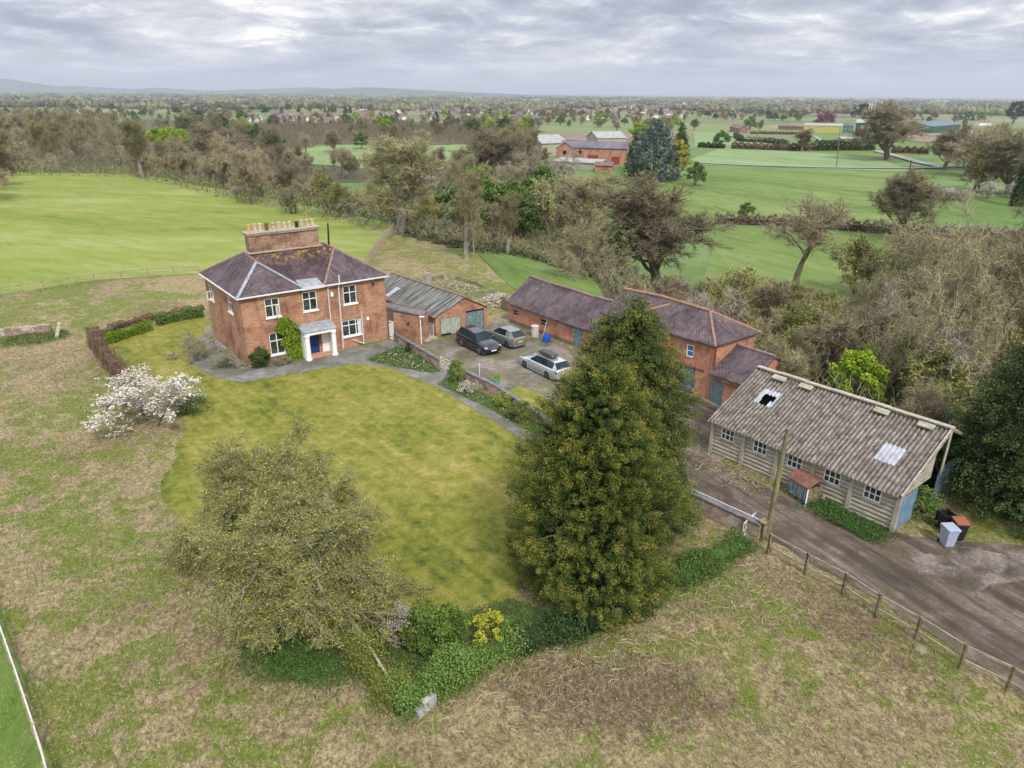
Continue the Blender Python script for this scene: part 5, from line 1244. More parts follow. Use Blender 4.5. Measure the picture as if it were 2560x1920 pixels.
# ------------------------------------------------------------------ undergrowth, hedges, far woodland
def groundcover(name, poly, n, hmax, size, m, label, seed, world=False, minh=.1, kind='stuff', cat='undergrowth', patchy=0.0, soft=.22):
    rg = np.random.default_rng(seed); W = np.array([T(*q)[:2] for q in poly]) if not world else np.array(poly, float); lo = W.min(0); hi = W.max(0)
    xy = rg.uniform(lo, hi, (n * 4, 2)); xy = xy[in_poly(xy[:, 0], xy[:, 1], W)][:n]; xy = xy + rg.normal(size=xy.shape) * soft * (np.sin(xy[:, :1] * 1.7) + 1.2)
    nz = np.sin(xy[:, 0] * .55 + 1.3 * np.sin(xy[:, 1] * .31)) * np.sin(xy[:, 1] * .47 + 1.7 * np.sin(xy[:, 0] * .23)) * .5 + .5
    if patchy: k = rg.random(len(xy)) < (1 - patchy) + patchy * (nz > .5); xy = xy[k]; nz = nz[k]
    h = minh + (hmax - minh) * nz * rg.uniform(0, 1, len(xy))
    c = np.stack([xy[:, 0], xy[:, 1], hgt(xy[:, 0], xy[:, 1]) + h], 1)
    if m in (M_TWIG, M_TWIGG):
        dv = rg.normal(size=(len(c), 3)) * [.5, .5, .25] + [0, 0, .75]; q = c + dv * size * 3.2; v, f = slivers(c - dv * size, q, size * .16, rg); b_ = MB(); b_.add(v, f, 0, np.repeat(np.clip(rg.normal(.35, .2, len(c)), 0, 1), 2))
    else: v, f = cards(c, size * rg.uniform(.6, 1.4, len(c)), rg); b_ = MB(); b_.add(v, f, 0, np.clip(rg.normal(.45, .22, len(f)) + (nz - .5) * .3, 0, 1))
    o = b_.build(name, m, uv=False); return tag(o, label, cat, kind=kind)
groundcover('undergrowth', [(860, 505), (950, 530), (1040, 548), (1120, 556), (1240, 590), (1330, 650), (1400, 720), (1560, 800), (1720, 900), (1900, 1000), (2120, 1000), (2300, 900), (2300, 640), (1950, 620), (1700, 680), (1450, 650), (1400, 610), (1300, 520), (1150, 440), (900, 410), (840, 450)], 52000, 2.2, .42, M_DKLEAF, 'dark brambles and ivy growing under the valley trees', 31)
groundcover('undergrowth', [(860, 500), (1020, 542), (1150, 560), (1240, 590), (1330, 650), (1560, 800), (1900, 990), (2200, 960), (2300, 700), (1950, 640), (1700, 680), (1450, 650), (1300, 520), (1150, 440), (900, 410)], 60000, 2.6, .30, M_TWIGG, 'tangle of dead stems and twigs under the valley trees', 32)
groundcover('undergrowth', [(-60, 392), (60, 380), (265, 386), (360, 402), (480, 432), (590, 458), (700, 482), (790, 500), (860, 505), (860, 460), (700, 400), (480, 360), (300, 300), (60, 268), (-100, 275)], 90000, 3.4, .50, M_TWIG, 'brown scrub filling the wood beyond the left field', 33)
groundcover('undergrowth', [(-60, 385), (265, 380), (480, 428), (700, 478), (860, 500), (860, 470), (700, 440), (480, 395), (300, 350), (60, 345)], 16000, 2.6, .5, M_LEAF, 'green bushes along the edge of the left field', 34, patchy=.8)
groundcover('undergrowth', [(560, 395), (1000, 400), (1180, 440), (1180, 330), (1150, 285), (900, 268), (600, 268), (400, 262), (330, 290), (440, 350), (560, 350), (700, 318), (700, 308), (1000, 310), (1050, 345), (990, 395), (800, 400), (640, 388)], 90000, 4.0, .7, M_TWIG, 'brown scrub between the trees below the village', 35)
def hedge(pts, h, wd, m, label, n=None, size=.2, name='hedge', top=None, group=None, seed=1, world=False, mats=None, tintc=.5, loose=False):
    W = np.array([T(*q) for q in pts]) if not world else np.array(pts, float)
    seg = np.linalg.norm(np.diff(W, axis=0), axis=1); tot = seg.sum(); n = n or int(tot * 120); rg = np.random.default_rng(seed)
    s_ = rg.uniform(0, tot, n); cs = np.concatenate([[0], np.cumsum(seg)]); i = np.clip(np.searchsorted(cs, s_) - 1, 0, len(seg) - 1); t = (s_ - cs[i]) / seg[i]
    c = W[i] + (W[i + 1] - W[i]) * t[:, None]; d = (W[i + 1] - W[i]) / seg[i][:, None]; nn = np.stack([-d[:, 1], d[:, 0], 0 * d[:, 0]], 1)
    u = rg.uniform(-1, 1, n); z = rg.uniform(0, 1, n); k = rg.random(n); u = np.where(k < .55, np.sign(u) * rg.uniform(.8, 1, n), u); z = np.where(k > .6, rg.uniform(.85, 1, n), z)
    lump = 1 + .18 * np.sin(s_ * 1.9 + seed) + (.30 * np.sin(s_ * 2.7 + 2 * np.sin(s_ * .8)) if loose else 0) + .13 * np.sin(s_ * 4.7 + 1) + .08 * np.sin(s_ * 9.1 + seed)
    c = c + nn * (u * wd / 2 * (1.0 - .15 * z) * lump)[:, None]; c = c + (rg.normal(size=c.shape) * .16 if loose else 0); c[:, 2] = hgt(c[:, 0], c[:, 1]) + z * h * lump * (rg.uniform(.6, 1.15, n) if loose else 1)
    v, f = cards(c, size * rg.uniform(.6, 1.3, n), rg); b_ = MB(); b_.add(v, f, 0, np.clip(rg.normal(tintc, .2, n) + (z - .5) * .1, 0, 1))
    core = MB()
    for a, c2 in zip(W[:-1], W[1:]):
        a2, c3 = a.copy(), c2.copy(); a2[2] = hgt(a[0], a[1]); c3[2] = hgt(c2[0], c2[1]); b_.tint = 0
        e = unit(c3 - a2); q = perp(e) * wd * .26
        core.add([a2 - q, c3 - q, c3 + q, a2 + q, a2 - q + ZU * h * .6, c3 - q + ZU * h * .6, c3 + q + ZU * h * .6, a2 + q + ZU * h * .6], [[0, 1, 5, 4], [1, 2, 6, 5], [2, 3, 7, 6], [3, 0, 4, 7], [4, 5, 6, 7]], 0, .12)
    b_.v += core.v; off = b_.n; b_.n += core.n
    for a, m_, t_ in core.f: b_.f.append((a + off, 0, t_))
    o = b_.build(name, m, loc=W[0], uv=False); return tag(o, label, 'hedge', group)
hedge([(1543, 482), (1700, 488), (1870, 500)], 2.0, 2.2, M_HEDGEB, 'long brown hedge across the right-hand pasture', size=.45, seed=2)
hedge([(1870, 500), (2050, 512), (2300, 528)], 2.2, 3.0, M_TWIGP, 'reddish dead reeds and scrub continuing the hedge to the right edge', size=.5, seed=3)
hedge([(1508, 318), (1565, 321)], 2.2, 3, M_DKLEAF, 'short dark trimmed hedge left of the field gap', size=.8, n=1500, seed=4)
hedge([(1580, 321), (1630, 323), (1690, 325), (1760, 325)], 3.0, 4, M_HEDGEB, 'trimmed brownish hedge in front of the far bush', size=.8, n=4000, seed=5)
hedge([(1760, 325), (1885, 325)], 4.2, 5, M_DKLEAF, 'dark green trimmed hedge before the low pale ruin', size=.8, n=5000, seed=6)
hedge([(1588, 296), (1600, 306), (1650, 308), (1700, 314)], 2.6, 3, M_DKLEAF, 'curving dark hedge in the far pasture', size=.8, n=3500, seed=7)
hedge([(1925, 330), (2005, 333)], 2.6, 3.5, M_HEDGEB, 'short brown hedge right of the lone big oak', size=.8, n=2000, seed=8)
hedge([(1620, 289), (1720, 291)], 2.2, 4, M_HEDGEB, 'thin brown hedge below the brick cottages', size=.9, n=2000, seed=9)
# hedge round the garden
hedge([(440, 668, 0)[:2], (330, 690), (258, 708), (205, 735)], .55, .8, M_HEDGEB, 'low brown clipped hedge curving round behind the lawn', size=.10, n=9000, seed=10)
hedge([(205, 735), (208, 752), (245, 800), (285, 850)], 1.35, 1.0, M_HEDGEB, 'thick brown beech hedge at the left end of the lawn', size=.09, n=14000, seed=11)
hedge([(440, 683), (395, 690), (340, 703)], .9, .8, M_LEAF, 'row of clipped green shrubs inside the curved hedge, nearest the house', size=.14, n=4500, seed=12, tintc=.75)
hedge([(325, 712), (262, 733), (225, 745)], .8, .8, M_LIME, 'yellow-green clipped shrubs inside the curved hedge, left part', size=.14, n=4000, seed=13, tintc=.1)
# ivy covered wall at the bottom of the garden
hedge([(855, 1535), (800, 1450), (735, 1375)], 1.0, .9, M_BUD, 'olive brushy hedge running up from the ivy corner', tintc=.12, size=.085, n=11000, seed=14, loose=True)
hedge([(850, 1540), (930, 1500), (1030, 1440), (1110, 1400)], .95, 1.1, M_LEAF, 'bright ivy-covered garden wall at the bottom corner', size=.10, n=17000, seed=15, name='ivy_hedge', tintc=.85, loose=True)
hedge([(1110, 1400), (1190, 1375), (1300, 1345), (1400, 1300)], .6, 1.2, M_DKLEAF, 'low dark ivy and bramble hedge below the big conifer', size=.12, n=9000, seed=16, name='ivy_hedge', loose=True)
hedge([(1450, 1265), (1540, 1215), (1610, 1175)], .6, 1.3, M_LEAF, 'straggly bramble heap leading up to the gate post', tintc=.3, size=.10, n=7000, seed=17, name='bramble_hedge', loose=True)

# far woodland and treelines beyond the village: one mass each
def farwood(name, n, ys_, wz, m, label, seed, hh=(7, 14), wdt=(10, 40)):
    rg = np.random.default_rng(seed); b_ = MB(); ico = []
    th = np.linspace(0, math.pi, 5)[1:-1]; ring = np.linspace(0, 2 * math.pi, 8)[:-1]
    vv = [(0, 0, 1)] + [(math.sin(a) * math.cos(r_), math.sin(a) * math.sin(r_), math.cos(a)) for a in th for r_ in ring] + [(0, 0, -1)]
    vv = np.array(vv); F = [[0, 1 + j, 1 + (j + 1) % 7] for j in range(7)] + [[15 + j, 22, 15 + (j + 1) % 7] for j in range(7)]; Q = [[1 + r_ * 7 + j, 8 + r_ * 7 + j, 8 + r_ * 7 + (j + 1) % 7, 1 + r_ * 7 + (j + 1) % 7] for r_ in (0, 1) for j in range(7)]
    F = np.array(F); Q = np.array(Q)
    y = np.exp(rg.uniform(math.log(ys_[0]), math.log(ys_[1]), n)); x = rg.uniform(-.80, .80, n) * y
    keep = np.ones(n, bool); V_ = []; Fs_, Qs_, tt, tq = [], [], [], []; base = 0
    ang = R(rg.choice([12, 12, -30, 80], 1)[0])
    for i in range(n):
        line = rg.random() < .6; k = rg.integers(3, 12) if line else rg.integers(5, 16); a = rg.choice([.1, -.35, 1.3]) ; t0 = rg.uniform(.2, .75)
        for j in range(k):
            if line: px, py = x[i] + j * 14 * math.cos(a), y[i] + j * 14 * math.sin(a)
            else: px, py = x[i] + rg.normal() * 35, y[i] + rg.normal() * 25
            h_ = rg.uniform(*hh); w_ = rg.uniform(4, 8)
            v = vv * [w_, w_, h_ * .55] * rg.uniform(.8, 1.2, (23, 1)) + [px, py, 0]; V_.append(v); tt.append((base, np.clip(t0 + rg.normal() * .12, 0, 1), h_, px, py)); base += 23
    V_ = np.concatenate(V_); zb = hgt(np.array([q[3] for q in tt]), np.array([q[4] for q in tt])); hz_ = np.array([q[2] for q in tt])
    V_[:, 2] += np.repeat(zb + hz_ * .5, 23)
    bs = np.array([q[0] for q in tt]); tn = np.array([q[1] for q in tt])
    b_.v.append(V_); b_.n = len(V_); b_.f.append(((bs[:, None, None] + F).reshape(-1, 3), 0, np.repeat(tn, len(F)))); b_.f.append(((bs[:, None, None] + Q).reshape(-1, 4), 0, np.repeat(tn, len(Q))))
    return tag(b_.build(name, m, smooth_=False, uv=False), label, 'woodland', kind='stuff')
M_FARW = mat('far_woodland_mix', m_tint([(0, (.03, .05, .025)), (.25, (.07, .075, .05)), (.45, (.13, .115, .085)), (.62, (.17, .16, .09)), (.8, (.20, .22, .08)), (1, (.13, .20, .05))], noise=0))
farwood('distant_woodland', 1150, (1700, 9500), 0, M_FARW, 'distant treelines and woods fading to the horizon', 41, hh=(8, 15))

# ------------------------------------------------------------------ village houses
M_VB = plain('village_brick', (.24, .135, .10), .85, var=.25, scale=.2); M_VW = plain('village_render', (.66, .64, .60), .8, var=.15, scale=.2); M_VR = plain('village_slate', (.13, .12, .14), .8, var=.35, scale=.2); M_VT = plain('village_tile', (.19, .125, .105), .8, var=.3, scale=.2)
def village_mesh(kind):
    L_, D__, H_, RH = [(11, 7, 5.2, 2.6), (8, 7, 5.0, 3.0), (14, 8, 3.0, 2.6), (10, 8, 5.2, 2.4)][kind % 4]
    b_ = MB(); wall_panel(b_, FR((-L_ / 2, -D__ / 2, 0), (1, 0, 0), (0, -1, 0)), 0, L_, -1, H_)
    wall_panel(b_, FR((L_ / 2, D__ / 2, 0), (-1, 0, 0), (0, 1, 0)), 0, L_, -1, H_)
    for sx in (-1, 1):
        b_.poly([(sx * L_ / 2, sx * -D__ / 2, -1), (sx * L_ / 2, sx * D__ / 2, -1), (sx * L_ / 2, sx * D__ / 2, H_), (sx * L_ / 2, 0, H_ + RH), (sx * L_ / 2, -sx * D__ / 2, H_)])
    wl = b_
    r_ = MB(); slab(r_, [(-L_ / 2 - .4, -D__ / 2 - .4, H_ - .15), (L_ / 2 + .4, -D__ / 2 - .4, H_ - .15), (L_ / 2 + .4, 0, H_ + RH + .1), (-L_ / 2 - .4, 0, H_ + RH + .1)], .2)
    slab(r_, [(L_ / 2 + .4, D__ / 2 + .4, H_ - .15), (-L_ / 2 - .4, D__ / 2 + .4, H_ - .15), (-L_ / 2 - .4, 0, H_ + RH + .1), (L_ / 2 + .4, 0, H_ + RH + .1)], .2)
    c_ = MB(); c_.cbox((L_ * .32, 0, H_ + RH - .6), 1.1, .9, 1.9)
    w_ = MB(); spots = []
    f_ = FR((-L_ / 2, -D__ / 2, 0), (1, 0, 0), (0, -1, 0))
    for i in range(3):
        for z in ((1.0, 3.6) if H_ > 4 else (1.0,)): spots.append((L_ * (.15 + .3 * i) - L_ / 2, -D__ / 2, z))
    w_.box((0, -.08, 0), (1.5, 0, 0), (0, .06, 0), (0, 0, 1.2))
    def mesh(mb, nm, m): o = mb.build(nm, m, uv=False); me = o.data; bpy.data.objects.remove(o); return me
    wallm = [M_VB, M_VW, M_VB, M_VB][kind % 4] if kind < 4 else [M_VW, M_VB, M_VW, M_VW][kind % 4]; roofm = [M_VR, M_VT, M_VR, M_VT][kind % 4] if kind < 4 else [M_VT, M_VR, M_VT, M_VR][kind % 4]
    return dict(w=mesh(wl, 'walls', wallm), r=mesh(r_, 'roof', roofm), c=mesh(c_, 'chimney', M_VB), g=mesh(w_, 'window', M_WHITE), sp=spots, lab=('low ' if kind % 4 == 2 else '') + ('white-walled' if wallm == M_VW else 'red brick') + (' house with grey roof' if roofm == M_VR else ' house with red-brown roof') )
VM = [village_mesh(k) for k in range(8)]
def vhouse(x, y, k, rot, where, label=None, s=1.0):
    v = VM[k]; root = thing('village_house', (x, y, float(hgt(x, y))), label or v['lab'] + ' ' + where, 'house', None if label else v['lab'] + 's ' + where)
    inst('walls', v['w'], root, rot=rot, sc=(s, s, s)); r_ = inst('roof', v['r'], root, rot=rot, sc=(s, s, s)); inst('chimney', v['c'], r_); 
    for q in v['sp']: inst('window', v['g'], root, (q[0] * math.cos(rot) - q[1] * math.sin(rot), q[0] * math.sin(rot) + q[1] * math.cos(rot), q[2]), rot)
    return root
rv = random.Random(77)
def vcluster(x0, x1, y0, y1, n, where, kinds=range(8), s=1.0, sx=15, sy=26):
    got = []; t_ = 0
    while len(got) < n and t_ < 4000:
        t_ += 1; px = rv.uniform(x0, x1); py = rv.uniform(y0, y1); q = T(px, py)
        if any(abs(q[0] - a) < sx and abs(q[1] - b_) < sy for a, b_ in got): continue
        got.append((q[0], q[1])); vhouse(q[0], q[1], rv.choice(list(kinds)), rv.choice([0.15, 0.4, -.3, 1.4, -.9]) + rv.uniform(-.15, .15), where, s=s)
vcluster(535, 745, 252, 268, 40, 'in the left cluster of the village', (0, 1, 0, 3, 4))
vcluster(735, 1000, 238, 262, 26, 'among trees in the middle of the village')
vcluster(930, 1480, 221, 250, 120, 'in the main part of the village', s=1.15)
vcluster(1100, 1560, 240, 262, 46, 'at the near edge of the village', s=1.1)
vcluster(1560, 2190, 226, 245, 30, 'scattered among the far right trees')
vcluster(380, 520, 238, 248, 5, 'left of the village')

# ------------------------------------------------------------------ farm and sheds in the middle distance
def shedbox(name, a, b_, depth, H, RH, wallm, roofm, label, cat='farm building', flat=False, extra=None, wallh=None):
    A = T(*a); B_ = T(*b_); A[2] = B_[2] = min(A[2], B_[2]); e = unit(B_ - A); n = perp(e); n = n if n[1] > 0 else -n; L_ = float((B_ - A) @ e)
    root = thing(name, A, label, cat); w_ = MB(); f_ = FR(A, e, -n)
    wall_panel(w_, f_, 0, L_, -1, H)
    back = A + n * depth
    if flat:   # mono-pitch
        w_.poly([A, A - ZU, back - ZU, back + ZU * (H + RH), A + ZU * H]); w_.poly([B_ - ZU, B_ + n * depth - ZU, B_ + n * depth + ZU * (H + RH), B_ + ZU * H])
    else:
        for o in (A, B_): w_.poly([o - ZU, o + n * depth - ZU, o + n * depth + ZU * H, o + n * depth / 2 + ZU * (H + RH), o + ZU * H])
    w_.poly([back - ZU, B_ + n * depth - ZU, B_ + n * depth + ZU * H, back + ZU * H]); w_.build('walls', wallm, root, uv=True)
    r_ = MB(); o_ = .4
    if flat: slab(r_, [A - n * o_ - e * o_ + ZU * H, B_ - n * o_ + e * o_ + ZU * H, B_ + n * (depth + o_) + e * o_ + ZU * (H + RH), back + n * o_ - e * o_ + ZU * (H + RH)], .2)
    else:
        slab(r_, [A - n * o_ - e * o_ + ZU * (H - .1), B_ - n * o_ + e * o_ + ZU * (H - .1), B_ + n * depth / 2 + e * o_ + ZU * (H + RH), A + n * depth / 2 - e * o_ + ZU * (H + RH)], .2)
        slab(r_, [A + n * (depth + o_) - e * o_ + ZU * (H - .1), B_ + n * (depth + o_) + e * o_ + ZU * (H - .1), B_ + n * depth / 2 + e * o_ + ZU * (H + RH), A + n * depth / 2 - e * o_ + ZU * (H + RH)], .2)
    r_.build('roof', roofm, root, uv=True)
    return root, f_, L_
M_FASB = plain('grey_fibre_roof', (.30, .30, .29), .85, var=.25, scale=.5); M_GRNW = plain('dark_green_cladding', (.045, .08, .055), .7); M_YELW = plain('yellow_cladding', (.40, .37, .11), .7); M_LGRN = plain('pale_green_roof', (.33, .42, .33), .7)
M_REDD = plain('red_door_paint', (.24, .035, .03), .5)
fr_, f_, L_ = shedbox('brick_farm_barn', (1210, 352), (1352, 356), 8, 6.2, 2.2, M_BRICK, M_VR, 'long two-storey red brick farm barn with slate roof and red doors')
b_ = MB(); f_.box(b_, L_ * .42, L_ * .58, .1, 3.4, .01, .1); b_.build('red_door', M_REDD, fr_)
b_ = MB(); f_.box(b_, L_ * .78, L_ * .90, .1, 3.0, .01, .1); b_.build('red_door', M_REDD, fr_)
for k in (.1, .3):
    b_ = MB(); c = f_.p(L_ * k, 4.4, .02); b_.tube([c, c + f_.n * .08], .75, 14); b_.build('round_window', M_DARK, fr_)
# front-facing gable wing
wA = T(1196, 352); b_ = MB(); e_ = f_.e; n_ = -f_.n; ga0 = f_.p(-1.5, 0); L2 = 7.0
wall_panel(b_, FR(ga0 + f_.n * 1.5, e_, f_.n), 0, L2, -1, 5.6); b_.poly([ga0 + f_.n * 1.5 + ZU * 5.6, ga0 + f_.n * 1.5 + e_ * L2 + ZU * 5.6, ga0 + f_.n * 1.5 + e_ * L2 / 2 + ZU * 8])
b_.poly([ga0 + f_.n * 1.5, ga0 + n_ * 4, ga0 + n_ * 4 + ZU * 5.6, ga0 + f_.n * 1.5 + ZU * 5.6]); b_.poly([ga0 + f_.n * 1.5 + e_ * L2, ga0 + e_ * L2, ga0 + e_ * L2 + ZU * 5.6, ga0 + f_.n * 1.5 + e_ * L2 + ZU * 5.6]); wg = b_.build('gable_wing', M_BRICK, fr_)
b_ = MB()
for sg in (0, 1): slab(b_, [ga0 + f_.n * 1.8 + e_ * (L2 * sg + (.3 if sg else -.3)) + ZU * 5.5, ga0 + n_ * 4 + e_ * (L2 * sg + (.3 if sg else -.3)) + ZU * 5.5, ga0 + n_ * 4 + e_ * L2 / 2 + ZU * 8.15, ga0 + f_.n * 1.8 + e_ * L2 / 2 + ZU * 8.15], .15)
b_.build('wing_roof', M_VR, wg)
b_ = MB(); c = ga0 + f_.n * 1.52 + e_ * L2 / 2 + ZU * 4.2; b_.tube([c, c + f_.n * .08], .8, 14); b_.build('round_window', M_DARK, wg)
shedbox('low_farm_shed', (1196, 362), (1290, 368), 7, 2.6, .8, M_PREC, M_FASB, 'low open-fronted grey farm shed in front of the brick farm barn', flat=True)
shedbox('farm_portal_shed', (1170, 338), (1225, 335), 16, 5.5, 3, M_PREC, M_FASB, 'grey-roofed farm shed behind the left end of the brick barn')
shedbox('farm_portal_shed', (1290, 325), (1350, 325), 14, 6, 2.6, M_PREC, M_FASB, 'pale-roofed farm shed behind the right end of the brick barn')
shedbox('brick_outbuilding', (1285, 372), (1322, 373), 4, 2.6, 1.0, M_BRICK, M_VT, 'small dark brick outbuilding with lean-to roof at the farm')
shedbox('farm_hut', (1103, 285), (1128, 285), 8, 3, 1.5, M_PREC, M_FASB, 'small pale-roofed hut in trees beyond the farm')
# yellow/green long shed, green shed, mono-pitch blue shed, brick cottages, pale ruin
shedbox('yellow_shed', (1735, 286), (1818, 288), 18, 7, 2, M_YELW, M_FASB, 'long yellow-walled shed with grey roof among far trees')
shedbox('teal_shed', (1819, 287), (1842, 287), 16, 7, 1.5, plain('teal_cladding', (.06, .15, .16), .7), M_GRNW, 'dark teal end bay beside the long yellow shed')
gs_, f2, L2_ = shedbox('green_industrial_shed', (1846, 285), (1918, 287), 24, 10, 3, M_GRNW, M_LGRN, 'large dark green industrial shed with pale green roof edge')
for k in (.16, .75):
    b_ = MB(); f2.box(b_, L2_ * k, L2_ * k + 3.2, 0, 7, .05, .2); b_.build('roller_door', M_STONE, gs_)
shedbox('blue_green_shed', (2012, 288), (2072, 283), 20, 8, 3.5, M_GRNW, plain('blue_edge', (.09, .15, .20), .6), 'dark green mono-pitch shed with blue edge at the right', flat=True)
shedbox('brick_cottage', (1592, 284), (1615, 287), 8, 5, 3, M_VB, M_VT, 'red brick cottage gable at the far pasture edge')
shedbox('long_brick_range', (1680, 280), (1735, 282), 9, 4.5, 2, M_VB, M_VT, 'long low red-brown brick range left of the yellow shed')
shedbox('pale_ruin', (1818, 312), (1868, 313), 9, 3.6, .6, M_FASB, M_PREC, 'low pale grey building behind the dark trimmed hedge', flat=True)
shedbox('brick_cottage', (2115, 272), (2140, 272), 9, 5, 3, M_VW, M_VT, 'white gabled cottage near the right horizon')
# communications mast
mp = T(1873, 286); mast = thing('phone_mast', mp, 'tall grey lattice-topped phone mast in front of the green industrial shed', 'mast'); Hm = px2m(mp, 58)
b_ = MB(); b_.tube([mp, mp + ZU * Hm], [.75, .5], 8); b_.build('mast_pole', M_FASB, mast)
b_ = MB(); 
for a in (0, 2.1, 4.2): b_.bar(mp + ZU * (Hm - 3.5), mp + ZU * (Hm - 3.5) + np.array([math.cos(a), math.sin(a), 0]) * 3, .3)
b_.build('head_frame', M_FASB, mast)
for a in (0, 2.1, 4.2):
    b_ = MB(); c = mp + np.array([math.cos(a), math.sin(a), 0]) * 3; b_.cbox(c + ZU * (Hm - 5.5), .9, .9, 6.5); b_.build('antenna', M_GUTTER, mast)

# ------------------------------------------------------------------ poles and wires
def pole(x, y, tx, ty, r_, label, m=None, top=None):
    a = T(x, y); d = ray(tx, ty); o = np.array([0, 0, HC]); t = a[1] / d[1]; b2 = o + d * t
    root = thing('utility_pole', a, label, 'utility pole'); b_ = MB(); b_.tube([a - ZU * .3, a + (b2 - a) * .5, b2], [r_ * 1.15, r_, r_ * .8], 8); b_.build('pole_shaft', m or M_POLE, root)
    if top: c = b2; b_ = MB(); b_.bar(c + np.array([-top, 0, -.3]), c + np.array([top, 0, -.3]), .12); b_.build('crossarm', M_WOODD, root)
    return b2
pole(1655, 1163, 1702, 926, .13, 'mossy leaning telegraph pole beside the gate and the track')
pole(712, 560, 708, 482, .13, 'black pole sticking up behind the right side of the farmhouse roof', M_BLACK)
pole(1023, 553, 1022, 470, .09, 'thin pale pole standing on the brow of the slope', M_WOOD)
pole(1807, 362, 1815, 278, .17, 'leaning pole in the pasture left of the lone big oak', M_WOODD)
pole(1962, 385, 1969, 346, .2, 'short dark pole in the field beyond the round brown tree', M_BLACK)
pole(1631, 322, 1637, 286, .25, 'pole with crossarm by the curving hedge', M_WOODD, 1.0)
pole(1325, 352, 1324, 300, .15, 'pole against the brick farm barn', M_WOODD)

# ------------------------------------------------------------------ fences
def fence(pts, label, step=1.9, h=1.15, rails=(1.05, .62), pw=.11, m=None, name='post_and_rail_fence', world=False, railm=None, rw=(.05, .10)):
    W = [T(*q) for q in pts] if not world else pts; m = m or M_WOOD
    root = thing(name, W[0], label, 'fence'); P_ = [W[0]]
    for a, c in zip(W[:-1], W[1:]):
        k = max(1, round(np.linalg.norm(c - a) / step)); P_ += [a + (c - a) * j / k for j in range(1, k + 1)]
    for q in P_:
        q[2] = float(hgt(q[0], q[1])); b_ = MB(); b_.cbox(q - ZU * .2, pw, pw, h + .2 + random.uniform(-.03, .05), random.uniform(0, .4)); b_.build('post', m, root)
    for r_ in rails:
        b_ = MB()
        for a, c in zip(P_[:-1], P_[1:]): b_.bar(a + ZU * r_, c + ZU * r_, *rw)
        b_.build('rail', railm or m, root)
    return root
fence([(-60, 655), (0, 643), (95, 628), (205, 612), (320, 600), (430, 594)], 'pale post and rail fence between the straw ground and the left green field', 2.4)
fence([(690, 588), (790, 571)], 'short stretch of rail fence meeting the slatted fence behind the farmhouse', 2.4)
fence([(793, 571), (812, 545), (835, 515), (853, 497)], 'close-slatted pale fence climbing to the pale-trunked tree', .45, 1.25, (1.1, .7, .3), .13, name='slatted_fence', m=M_WOOD)
fence([r6(505, 425), r6(718, 545), r6(935, 660), r6(1125, 790), r6(1355, 920), r6(1610, 1085), r6(1880, 1215), r6(2100, 1350)], 'mossy post and rail fence along the muddy track', 3.3, 1.2, (1.12, .45), .115, m=M_WOODD, railm=M_WOOD)
fence([(-45, 1240), (5, 1370), (50, 1500), (90, 1620), (140, 1790)], 'pale-topped rail fence crossing the bottom left corner', 1.9, 1.2, (1.15, .6), .12, m=M_WOOD, railm=M_RAIL)
b0, b1 = T(400, 597), T(205, 614)

# ------------------------------------------------------------------ garden wall, gates
def brickwall(name, pts, h, th, label, m, copem, cope=True, world=False):
    W = [P(*q) for q in pts] if not world else pts; root = thing(name, W[0], label, 'wall'); b_ = MB(); c_ = MB()
    for a, c in zip(W[:-1], W[1:]):
        e = unit(c - a); n = perp(e); L_ = np.linalg.norm(c - a); b_.box(a - n * th / 2, e * L_, n * th, ZU * h)
        if cope: c_.box(a - n * (th / 2 + .05) + ZU * h, e * L_, n * (th + .1), ZU * .07)
    b_.build('brickwork', m, root)
    if cope: c_.build('coping', copem, root)
    return root
gw0 = Q1 + d01 * .05; gwa = P(*r2(768, 1038)); gwb = P(*r2(972, 1135)); gwc = P(*r2(1250, 1270)); gwd = P(1232, 960)
gwe = P(*r4(150, 985)); gwf = P(*r4(520, 1150))
brickwall('garden_wall', [gw0, gwa], .72, .26, 'low brick garden wall with slate coping from the outhouse to the small gate', M_BRICKW, M_COPE, world=True)
brickwall('garden_wall', [gwb, gwc, gwd], .75, .26, 'low brick garden wall with slate coping between the small gate and the big conifer', M_BRICKW, M_COPE, world=True)
brickwall('garden_wall', [P(1480, 1092), P(1640, 1168)], .95, .3, 'whitewashed old brick wall beside the track, right of the big conifer', mat('limewashed_brick', m_brick((.30, .17, .12), (.50, .44, .38), (.20, .14, .11), white=1.0)), M_COPE, world=True)
b_ = MB(); b_.tube([P(1480, 1088) + ZU * 1.08, P(1640, 1164) + ZU * 1.08], .02, 6); tag(b_.build('white_pipe', M_WHITE, loc=P(1480, 1088)), 'thin white pipe lying along the whitewashed wall top', 'pipe')
b_ = MB(); gpp = P(1645, 1166); b_.cbox(gpp, .42, .42, 1.05, .5); b_.cbox(gpp + ZU * 1.05, .5, .5, .08, .5); tag(b_.build('stone_gate_pier', M_WOODD, loc=gpp), 'mossy square pier at the end of the whitewashed wall', 'gate pier')
sg = thing('garden_gate', gwa, 'small white wrought-iron gate in the low garden wall', 'gate'); gb0 = gwa + unit(gwb - gwa) * .05; ge = unit(gwb - gwa); Lg = 1.15
b_ = MB()
for z in (.08, .72, .98): b_.bar(gb0 + ZU * z, gb0 + ge * Lg + ZU * z, .035)
for u in (0, Lg): b_.bar(gb0 + ge * u, gb0 + ge * u + ZU * 1.05, .05)
b_.build('gate_frame', M_GUTTER, sg); b_ = MB()
for k in range(1, 9): b_.bar(gb0 + ge * Lg * k / 9 + ZU * .08, gb0 + ge * Lg * k / 9 + ZU * .72, .02)
b_.build('gate_bars', M_GUTTER, sg)
